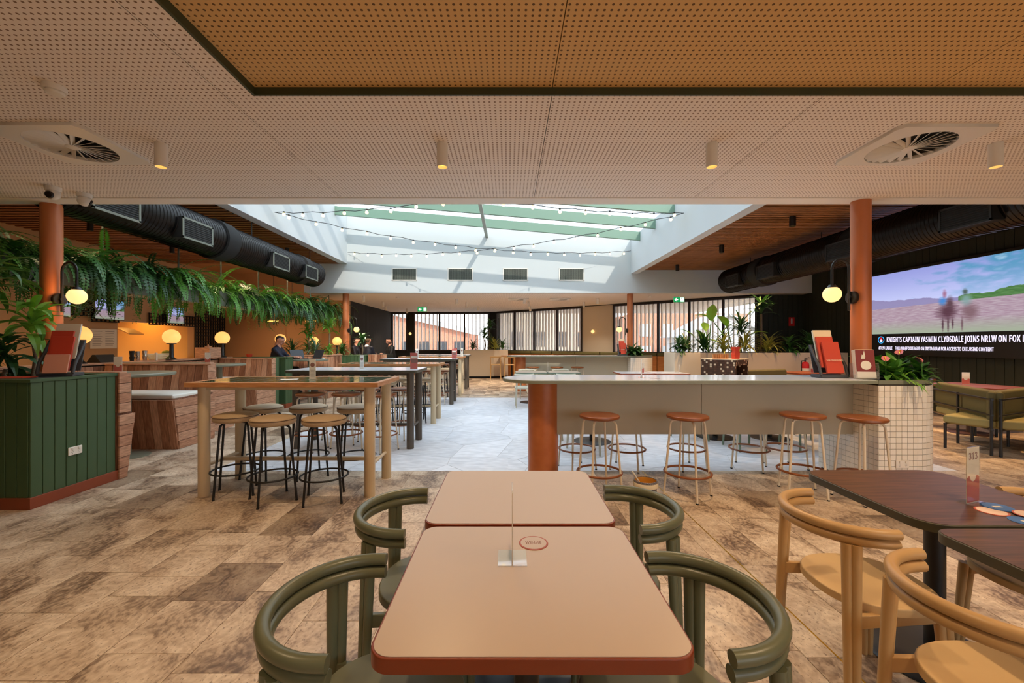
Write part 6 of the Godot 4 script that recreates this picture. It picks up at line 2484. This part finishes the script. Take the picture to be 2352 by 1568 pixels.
func plant(called: String, kind: String, label: String, at: Vector3, turn: float, scale: float, mesh: ArrayMesh, m: Material, group := "", stem := 0.0) -> Node3D:
	var t := thing(called, label, "plant", at, turn, group)
	t.scale = Vector3.ONE * scale
	var o := put("foliage", mesh, m, t)
	o.position.y = stem
	if stem > 0.0:
		var mb := MB.new()
		mb.tube([Vector3.ZERO, Vector3(0.02, stem * 0.5, 0.01), Vector3(0, stem, 0)], 0.02, 8)
		put("trunk", mb, M.trunk, t)
	return t

func hanging_planters() -> void:
	var ferns := []
	for k in 4:
		ferns.append(fern_mesh(40 + k, 46, 0.85))
	var vines := [vine_mesh(60, 9, 0.55), vine_mesh(61, 9, 0.7)]
	var boxes := [[4.2, 7.35, "near hanging planter trough above the booths"], [7.9, 13.3, "far hanging planter trough above the booths"]]
	for bi in 2:
		var q: Array = boxes[bi]
		var t := thing("hanging_trough", q[2], "planter", V(-5.6, 2.16, q[0]), 0, "hanging troughs above the booths")
		var ln: float = q[1] - q[0]
		var mb := MB.new()
		for s in [-1, 1]:
			mb.box(Vector3(s * 0.15, 0.14, -ln / 2), Vector3(0.015, 0.28, ln))
			mb.box(Vector3(0, 0.14, -ln / 2 + s * ln / 2), Vector3(0.3, 0.28, 0.015))
		mb.box(Vector3(0, 0.01, -ln / 2), Vector3(0.3, 0.02, ln))
		mb.box(Vector3(0, 0.22, -ln / 2), Vector3(0.28, 0.03, ln - 0.03))
		put("trough", mb, M.planter_metal, t)
		var n := int(ln / 1.1) + 1
		for k in n:
			var z := -0.25 - (ln - 0.5) * k / (n - 1)
			var top: float = (CH if q[0] - z < 4.5 else 3.86) - 2.16
			mb = MB.new()
			mb.cyl(Vector3(0, 0.2, z), Vector3(0, top, z), 0.014, 8)
			put("hanger_rod", mb, M.planter_metal, t)
		var cnt := 9 if bi == 0 else 13
		for k in cnt:
			var d: float = q[0] + 0.15 + (ln - 0.3) * k / (cnt - 1)
			var place: String = "%s hanging trough, %s from its near end" % ["near" if bi == 0 else "far", ["first", "second", "third", "fourth", "fifth", "sixth", "seventh", "eighth", "ninth", "tenth", "eleventh", "twelfth", "thirteenth"][k]]
			plant("hanging_fern", "fern", "drooping fern in the " + place, V(-5.6 + rng.randf_range(-0.06, 0.08), 2.4, d), rng.randf_range(0, TAU), rng.randf_range(0.85, 1.2), ferns[rng.randi() % 4], M.leaf[[0, 1, 1, 2][rng.randi() % 4]], "ferns in the hanging troughs")
			if k % 2 == 0:
				plant("trailing_vine", "vine", "small-leaved trailing vine in the " + place, V(-5.5, 2.4, d + 0.2), rng.randf_range(0, TAU), 1.0, vines[rng.randi() % 2], M.leaf[[0, 3, 4][rng.randi() % 3]], "vines in the hanging troughs")

func planting() -> void:
	# tall plants in the near green planter
	var big := spiky_mesh(71, 34, 0.5, 0.1, 0.0, 1.4, 1.6, 0.35)
	var ps := [[-4.86, 3.86, 0.75, 1.0, 0], [-4.72, 4.15, 0.5, 0.85, 3], [-5.35, 4.0, 0.9, 1.1, 1], [-4.95, 4.12, 0.12, 0.8, 2]]
	for k in 4:
		plant("broadleaf_plant", "d", "broad-leaved cane plant in the near green planter, " + ["tallest at the photo's left edge", "beside the terracotta column", "at the back of the planter", "low one by the leaflet rack"][k], V(ps[k][0], 1.09, ps[k][1]), k * 1.3, ps[k][3], big, M.leaf[ps[k][4]], "cane plants in the near green planter", ps[k][2])
	# far left planting
	var dr := spiky_mesh(72, 60, 0.42, 0.035, 0.1, 1.5, 1.2, 0.2)
	var dl := spiky_mesh(73, 40, 0.34, 0.06, 0.2, 1.4, 1.5, 0.25)
	var fp := [[-5.85, 11.3, dr, 2, 0.0, 1.1], [-5.5, 11.5, dl, 1, 0.45, 1.1], [-5.2, 11.25, dr, 4, 0.0, 1.15], [-4.95, 11.6, dl, 3, 0.5, 1.2], [-4.85, 11.3, dl, 3, 0.0, 0.9], [-5.6, 11.7, dl, 1, 0.1, 1.0], [-5.0, 12.6, dr, 0, 0.0, 1.0], [-4.5, 12.9, dl, 2, 0.3, 1.1]]
	var fl := ["dark spiky dracaena left of the laptops", "glossy green cane plant behind the laptops", "grey-green spiky dracaena in the middle", "bright lime cane plant beside the far column", "low lime plant on the planter's right corner", "low glossy plant behind the dracaena", "dark spiky plant at the far column's foot", "dark leafy plant behind the seated men"]
	for k in fp.size():
		plant("planter_shrub", "s", fl[k] + " in the far left planting", V(fp[k][0], 1.12 if k < 6 else 1.08, fp[k][1]), k * 0.9, fp[k][5], fp[k][2], M.leaf[fp[k][3]], "shrubs in the far left planting", fp[k][4])
	# back window planter
	var bp := [[-1.5, 17.8, dr, 2, 0.0, 1.1], [-1.0, 17.9, dl, 0, 0.3, 1.5], [-0.55, 17.75, dr, 5, 0.0, 1.3], [-0.25, 18.2, dr, 0, 0.0, 1.2], [-0.8, 18.3, dl, 0, 0.7, 1.3]]
	var bl := ["dark spiky plant at the left of the back window planter", "dark leafy plant in the middle of the back window planter", "golden variegated dracaena in the back window planter", "dark spiky plant at the right of the back window planter", "taller cane plant at the rear of the back window planter"]
	for k in bp.size():
		plant("planter_shrub", "s", bl[k], V(bp[k][0], 1.16, bp[k][1]), k * 1.1, bp[k][5], bp[k][2], M.leaf[bp[k][3]], "shrubs in the back window planter", bp[k][4])
	# right planters
	var rp := [[4.3, 10.5, dl, 2, 0.0, 1.2], [4.55, 10.75, dr, 2, 0.0, 1.2], [5.3, 11.3, dr, 2, 0.0, 1.4], [5.8, 11.25, dr, 5, 0.0, 1.3], [6.3, 11.3, dr, 2, 0.3, 1.5], [6.35, 11.2, dr, 5, 0.0, 1.35], [6.9, 11.4, dl, 2, 0.7, 1.5], [7.0, 11.25, dr, 5, 0.0, 1.3], [7.6, 11.3, dl, 0, 0.0, 1.3], [8.2, 11.3, dr, 2, 0.0, 1.4], [8.55, 11.4, dr, 2, 0.0, 1.0]]
	for k in rp.size():
		plant("planter_shrub", "s", "%s in the %s cream planter, %s" % [["dark spiky clump", "dark broad-leaved clump", "dark grassy clump", "golden-edged grassy clump", "tall dark cane clump", "golden-edged spiky clump", "tall dark leafy clump", "golden grassy clump", "green strappy clump", "dark grassy clump", "dark spiky clump"][k], "short" if k < 2 else "long", ["left one", "right one", "leftmost", "second from left", "third from left", "before the canes", "sixth along", "seventh along", "third from right", "second from right", "rightmost"][k]], V(rp[k][0], 1.19, rp[k][1]), k * 0.8, rp[k][5], rp[k][2], M.leaf[rp[k][3]], "shrubs in the cream planters", rp[k][4])
	# bird of paradise: long stalks with paddle leaves, each leaf its own part
	var bop := thing("paddle_leaf_plant", "tall bird-of-paradise plant with big paddle leaves before the right windows", "plant", V(5.45, 1.19, 11.35))
	for q in [[1.9, 1.25, 0.95, 0.62], [0.4, 1.2, 0.6, 0.5], [3.6, 1.05, 0.5, 0.55], [5.0, 1.1, 0.75, 0.5], [2.8, 1.3, 0.35, 0.45]]:
		var sp := spine(Vector3.ZERO, q[0], q[1], q[2], 0.35, 5)
		var mb := MB.new()
		mb.tube(sp, 0.012, 6)
		put("stalk", mb, M.leaf[1], bop)
		mb = MB.new()
		blade(mb, sp[5], q[0], q[1] - 0.1, q[3], q[3] * 0.42, 0.8, 8, 0.8)
		put("leaf", mb, M.leaf[3], bop)
	var bop2 := thing("paddle_leaf_plant", "second bird-of-paradise plant with drooping paddle leaf left of dark wall", "plant", V(6.15, 1.19, 11.45))
	for q in [[3.3, 1.2, 0.95, 0.62], [2.6, 1.35, 0.75, 0.6], [0.6, 1.0, 0.6, 0.5], [3.9, 0.8, 0.45, 0.6]]:
		var sp := spine(Vector3.ZERO, q[0], q[1], q[2], 0.3, 5)
		var mb := MB.new()
		mb.tube(sp, 0.012, 6)
		put("stalk", mb, M.leaf[1], bop2)
		mb = MB.new()
		blade(mb, sp[5], q[0], q[1] - 0.2, q[3], q[3] * 0.4, 1.3, 8, 0.8)
		put("leaf", mb, M.leaf[3], bop2)
	# anthuriums in the bar planters
	var an := spiky_mesh(81, 46, 0.2, 0.07, 0.1, 1.3, 1.0, 0.12)
	var st := spiky_mesh(82, 26, 0.26, 0.022, 0.2, 1.3, 1.7, 0.02)
	for q in [[3.93, 4.28, an, 1, 1.0, "leafy anthurium at the left of the near bar planter"], [4.12, 4.42, an, 0, 1.15, "leafy anthurium in the middle of the near bar planter"], [4.02, 4.6, an, 1, 1.1, "leafy anthurium at the back of the near bar planter"], [4.22, 4.3, an, 0, 0.85, "leafy anthurium at the right of the near bar planter"], [3.9, 4.16, st, 3, 0.9, "small strappy lily at the near bar planter's left corner"], [4.1, 4.16, st, 1, 0.8, "small strappy lily at the near bar planter's front edge"],
			[3.95, 12.6, an, 0, 1.1, "leafy anthurium in the far bar planter"], [3.75, 12.55, an, 2, 1.5, "dark rubber plant in the far bar planter"]]:
		plant("planter_foliage", "a", q[5], V(q[0], 1.04, q[1]), q[0] * 7.0, q[4] * 1.15, q[2], M.leaf[q[3]], "foliage in the bar planters")
	var pinkm := mat(rgb8(222, 128, 138), 0.35)
	for q in [[4.02, 1.335, 4.3, 0.4, "pink anthurium flower standing highest over the near bar planter"], [4.16, 1.26, 4.2, 2.2, "pale pink anthurium flower at the near bar planter's right"], [3.84, 1.27, 4.25, 1.2, "pale pink anthurium flower beside the magazines"], [4.1, 1.2, 12.5, 1.2, "pink flower in the far bar planter"]]:
		var t := thing("anthurium_flower", q[4], "flower", V(q[0], q[1], q[2]), q[3], "anthurium flowers")
		var mb := MB.new()
		blade(mb, Vector3(0, -0.01, 0), 0.0, 1.2, 0.075, 0.075, 0.7, 6, 0.6, 0.4)
		put("spathe", mb, pinkm, t)
		mb = MB.new()
		mb.tube([Vector3(0, -0.2, 0), Vector3(0, 0, 0)], 0.003, 5)
		put("stem", mb, M.leaf[1], t)
		mb = MB.new()
		mb.tube([Vector3(0.004, 0, 0), Vector3(0.025, 0.04, 0)], 0.005, 6)
		put("spadix", mb, M.gold, t)

# ---------------------------------------------------------------- people
func sdf_add(mb: MB, bones: Array, cell: float, k: float, paint: Callable) -> void:
	# bones: [a, b, radius a, radius b, colour]; smooth union meshed as surface nets
	var lo := Vector3.ONE * 1e9
	var hi := -lo
	for q in bones:
		var r := maxf(q[2], q[3]) + k + cell * 2
		lo = lo.min(q[0] - Vector3.ONE * r).min(q[1] - Vector3.ONE * r)
		hi = hi.max(q[0] + Vector3.ONE * r).max(q[1] + Vector3.ONE * r)
	var nx := int((hi.x - lo.x) / cell) + 2
	var ny := int((hi.y - lo.y) / cell) + 2
	var nz := int((hi.z - lo.z) / cell) + 2
	var f := PackedFloat32Array()
	f.resize(nx * ny * nz)
	f.fill(9.0)
	var near := PackedFloat32Array()
	near.resize(nx * ny * nz)
	near.fill(9.0)
	var id := PackedInt32Array()
	id.resize(nx * ny * nz)
	for bi in bones.size():
		var q: Array = bones[bi]
		var a: Vector3 = q[0]
		var b: Vector3 = q[1]
		var ra: float = q[2]
		var rb: float = q[3]
		var ab := b - a
		var l2 := maxf(ab.length_squared(), 1e-9)
		var m := maxf(ra, rb) + k + cell * 1.5
		var p0 := (a.min(b) - Vector3.ONE * m - lo) / cell
		var p1 := (a.max(b) + Vector3.ONE * m - lo) / cell
		for z in range(maxi(int(p0.z), 0), mini(int(p1.z) + 1, nz)):
			for y in range(maxi(int(p0.y), 0), mini(int(p1.y) + 1, ny)):
				for x in range(maxi(int(p0.x), 0), mini(int(p1.x) + 1, nx)):
					var p := lo + Vector3(x, y, z) * cell
					var t := clampf((p - a).dot(ab) / l2, 0.0, 1.0)
					var d := p.distance_to(a + ab * t) - lerpf(ra, rb, t)
					var i := (z * ny + y) * nx + x
					if d < near[i]:
						near[i] = d
						id[i] = bi
					var o := f[i]
					var h := maxf(k - absf(o - d), 0.0) / k
					f[i] = minf(o, d) - h * h * k * 0.25
	var vid := {}
	var vs := PackedVector3Array()
	var ns := PackedVector3Array()
	var cs := PackedColorArray()
	var st := [1, nx, nx * ny]
	for z in range(1, nz - 2):
		for y in range(1, ny - 2):
			for x in range(1, nx - 2):
				var i := (z * ny + y) * nx + x
				var f0 := f[i]
				if absf(f0) > cell * 2.5:
					continue
				var neg := 0
				var acc := Vector3.ZERO
				var cnt := 0
				for c in 8:
					if f[i + (c & 1) + ((c >> 1) & 1) * nx + (c >> 2) * nx * ny] < 0.0: neg += 1
				if neg == 0 or neg == 8:
					continue
				for ax in 3:
					for e in 4:
						var o1 := e & 1
						var o2 := e >> 1
						var off := Vector3i.ZERO
						off[(ax + 1) % 3] = o1
						off[(ax + 2) % 3] = o2
						var ia := i + off.x + off.y * nx + off.z * nx * ny
						var va := f[ia]
						var vb := f[ia + int(st[ax])]
						if (va < 0.0) != (vb < 0.0):
							var pt := Vector3(off)
							pt[ax] += va / (va - vb)
							acc += pt
							cnt += 1
				vid[i] = vs.size()
				var pos := lo + (Vector3(x, y, z) + acc / cnt) * cell
				vs.append(pos)
				ns.append(Vector3(f[i + 1] - f[i - 1], f[i + nx] - f[i - nx], f[i + nx * ny] - f[i - nx * ny]).normalized())
				cs.append(paint.call(pos, bones[id[i]][4]))
	for z in range(1, nz - 2):
		for y in range(1, ny - 2):
			for x in range(1, nx - 2):
				var i := (z * ny + y) * nx + x
				var s0 := f[i] < 0.0
				for ax in 3:
					if s0 == (f[i + int(st[ax])] < 0.0):
						continue
					var u: int = st[(ax + 1) % 3]
					var w: int = st[(ax + 2) % 3]
					var q := [i, i - u, i - u - w, i - w]
					if not (vid.has(q[0]) and vid.has(q[1]) and vid.has(q[2]) and vid.has(q[3])):
						continue
					for tr in [[0, 1, 2], [0, 2, 3]]:
						var a: int = vid[q[tr[0]]]
						var b: int = vid[q[tr[1]]]
						var c: int = vid[q[tr[2]]]
						if (vs[b] - vs[a]).cross(vs[c] - vs[a]).dot(ns[a] + ns[b] + ns[c]) > 0.0:
							var sw := b
							b = c
							c = sw
						for j in [a, b, c]:
							mb.v.append(vs[j])
							mb.n.append(ns[j])
							mb.col.append(cs[j])

func lin(r: int, g: int, b: int) -> Color:
	return rgb8(r, g, b).srgb_to_linear()

func person(label: String, at: Vector3, turn: float, cell: float, shirt: Color, trousers: Color, hair: Color, beard: bool, short_sleeves: bool, collar: Color, hands: Array, tilt: float) -> void:
	# seated on a 0.75 m seat, facing +x; hands: two wrist points in local axes
	var skin := lin(198, 142, 116)
	var shoe := lin(24, 22, 20)
	var mb := MB.new()
	mb.use_col = true
	var bones := []
	var lean := 0.06
	var hip := Vector3(0, 0.86, 0)
	var chest := Vector3(lean, 1.2, 0)
	bones.append([hip + Vector3(0, 0, -0.06), hip + Vector3(0, 0, 0.06), 0.13, 0.13, trousers])
	bones.append([hip + Vector3(0.01, 0.08, -0.05), chest + Vector3(0, 0, -0.075), 0.115, 0.115, shirt])
	bones.append([hip + Vector3(0.01, 0.08, 0.05), chest + Vector3(0, 0, 0.075), 0.115, 0.115, shirt])
	bones.append([chest + Vector3(0, 0.09, -0.13), chest + Vector3(0, 0.09, 0.13), 0.075, 0.075, shirt])
	bones.append([chest + Vector3(0.0, 0.12, 0), Vector3(lean + 0.03, 1.41, 0), 0.06, 0.05, skin])
	bones.append([chest + Vector3(0.0, 0.145, 0), chest + Vector3(0.005, 0.165, 0), 0.066, 0.06, collar])
	var n := 0
	for s in [-1.0, 1.0]:
		var sh := chest + Vector3(0, 0.095, s * 0.175)
		var wr: Vector3 = hands[n]
		n += 1
		var mid := (sh + wr) / 2
		var need := sqrt(maxf(0.0, 0.28 * 0.28 - sh.distance_squared_to(wr) / 4.0))
		var el := mid + Vector3(-0.25, -1.0, s * 0.45).normalized() * need
		bones.append([sh, el, 0.062, 0.046, shirt])
		if short_sleeves:
			bones.append([sh.lerp(el, 0.8), el, 0.044, 0.042, skin])
		bones.append([el, wr, 0.042, 0.03, skin if short_sleeves else shirt])
		var kn := Vector3(0.44, 0.82, s * 0.13)
		var an := Vector3(0.4, 0.36, s * 0.12)
		bones.append([hip + Vector3(0.02, 0, s * 0.09), kn, 0.095, 0.065, trousers])
		bones.append([kn, an, 0.06, 0.042, trousers])
		bones.append([an + Vector3(-0.02, -0.06, 0), an + Vector3(0.15, -0.09, 0), 0.042, 0.036, shoe])
	sdf_add(mb, bones, cell, 0.035, func(_p: Vector3, c: Color) -> Color: return c)
	# hands: palm and five fingers curled a little
	n = 0
	for s in [-1.0, 1.0]:
		var wr: Vector3 = hands[n]
		n += 1
		var hb := []
		var fwd := Vector3(0.93, -0.25, -s * 0.25).normalized()
		var side := Vector3(0, 0, s)
		var pc := wr + fwd * 0.05
		hb.append([wr, pc, 0.026, 0.028, skin])
		hb.append([pc - side * 0.018, pc + side * 0.02, 0.016, 0.016, skin])
		for k in 4:
			var b: Vector3 = pc + side * (0.024 - 0.016 * k) + fwd * 0.02
			var l: float = [0.026, 0.032, 0.034, 0.03][k]
			var m: Vector3 = b + fwd * l
			hb.append([b, m, 0.0085, 0.008, skin])
			hb.append([m, m + (fwd + Vector3(0, -0.9, 0)).normalized() * l * 0.9, 0.008, 0.007, skin])
		hb.append([pc - side * 0.026, pc - side * 0.042 + fwd * 0.03, 0.01, 0.0085, skin])
		sdf_add(mb, hb, 0.006, 0.008, func(_p: Vector3, c: Color) -> Color: return c)
	# head on its own grid
	var hd := []
	var hc := Vector3(lean + 0.055, 1.52, 0)
	var rot := Basis(Vector3.BACK, -tilt)
	var at_head := func(v: Vector3) -> Vector3: return hc + rot * v
	hd.append([at_head.call(Vector3(-0.025, 0.02, 0)), at_head.call(Vector3(0.02, 0.025, 0)), 0.084, 0.078, skin])
	hd.append([at_head.call(Vector3(0.02, -0.03, 0)), at_head.call(Vector3(0.045, -0.075, 0)), 0.062, 0.04, skin])
	hd.append([at_head.call(Vector3(-0.01, -0.05, 0)), at_head.call(Vector3(-0.03, -0.12, 0)), 0.055, 0.052, skin])
	hd.append([at_head.call(Vector3(0.092, 0.0, 0)), at_head.call(Vector3(0.106, -0.03, 0)), 0.008, 0.013, skin])
	for s in [-1.0, 1.0]:
		hd.append([at_head.call(Vector3(-0.01, 0.005, s * 0.078)), at_head.call(Vector3(-0.012, -0.035, s * 0.075)), 0.014, 0.009, skin])
		hd.append([at_head.call(Vector3(0.08, 0.022, s * 0.03)), at_head.call(Vector3(0.075, 0.02, s * 0.045)), 0.01, 0.009, skin])
	hd.append([at_head.call(Vector3(0.085, -0.056, -0.018)), at_head.call(Vector3(0.085, -0.056, 0.018)), 0.008, 0.008, lin(168, 98, 86)])
	var inv := rot.inverse()
	var paint := func(p: Vector3, c: Color) -> Color:
		var v := inv * (p - hc)
		if v.y > 0.062 - maxf(0.0, -v.x - 0.0) * 1.1 and v.x < 0.075: return hair
		if v.x < -0.045 and v.y > -0.06: return hair
		if beard and v.y < -0.035 and v.x > -0.02 and v.y > -0.12 and c != lin(168, 98, 86): return hair.lerp(skin, 0.15)
		for s in [-1.0, 1.0]:
			if v.distance_to(Vector3(0.083, 0.008, s * 0.031)) < 0.011: return lin(40, 30, 26)
			if absf(v.y - 0.028) < 0.006 and v.x > 0.06 and absf(v.z - s * 0.032) < 0.02: return hair
		return c
	sdf_add(mb, hd, 0.007, 0.02, paint)
	var m := mat(Color.WHITE, 0.7)
	m.vertex_color_use_as_albedo = true
	var o := one("person", mb, m, label, "person")
	o.position = at
	o.rotation.y = turn

func people() -> void:
	var navy := lin(22, 30, 52)
	var black := lin(16, 15, 16)
	var suit := lin(28, 28, 36)
	var mb := MB.new()
	mb.span(-6.1, -5.3, 0, 0.72, 9.66, 10.9, 0.01)
	one("low_bench", mb, M.cedar[2][0], "plain timber bench under the man in navy", "bench")
	person("man in navy polo shirt seated at laptops, looking down to the right", V(-5.55, 0, 9.95), 0.12, 0.016, navy, black, lin(50, 36, 28), false, true, navy, [Vector3(0.5, 1.12, -0.1), Vector3(0.52, 1.12, 0.12)], 0.35)
	round_table("small round table between the seated men at the far left", -4.33, 14.1, 0.3)
	person("man in dark suit seen from behind beside the far left column", V(-4.58, 0, 13.45), 1.25, 0.02, suit, suit, lin(96, 66, 46), false, false, lin(230, 230, 230), [Vector3(0.36, 1.12, -0.12), Vector3(0.36, 1.12, 0.12)], 0.1)
	person("bearded man in black shirt facing the man in suit", V(-3.98, 0, 14.35), PI + 0.75, 0.02, black, black, lin(34, 24, 20), true, false, black, [Vector3(0.36, 1.1, -0.06), Vector3(0.36, 1.1, 0.06)], 0.15)
	person("man in dark jacket mostly hidden behind the far left column", V(-5.2, 0, 14.05), 0.0, 0.024, suit, suit, lin(44, 32, 26), false, false, suit, [Vector3(0.34, 1.1, -0.1), Vector3(0.34, 1.1, 0.1)], 0.1)
	for q in [[-4.58, 13.45, "black stool under the man in the dark suit"], [-3.98, 14.35, "black stool under the bearded man"], [-5.2, 14.05, "black stool under the man behind the far column"]]:
		place_stool(true, q[0], q[1], 0.3, q[2], "stools under the seated men")
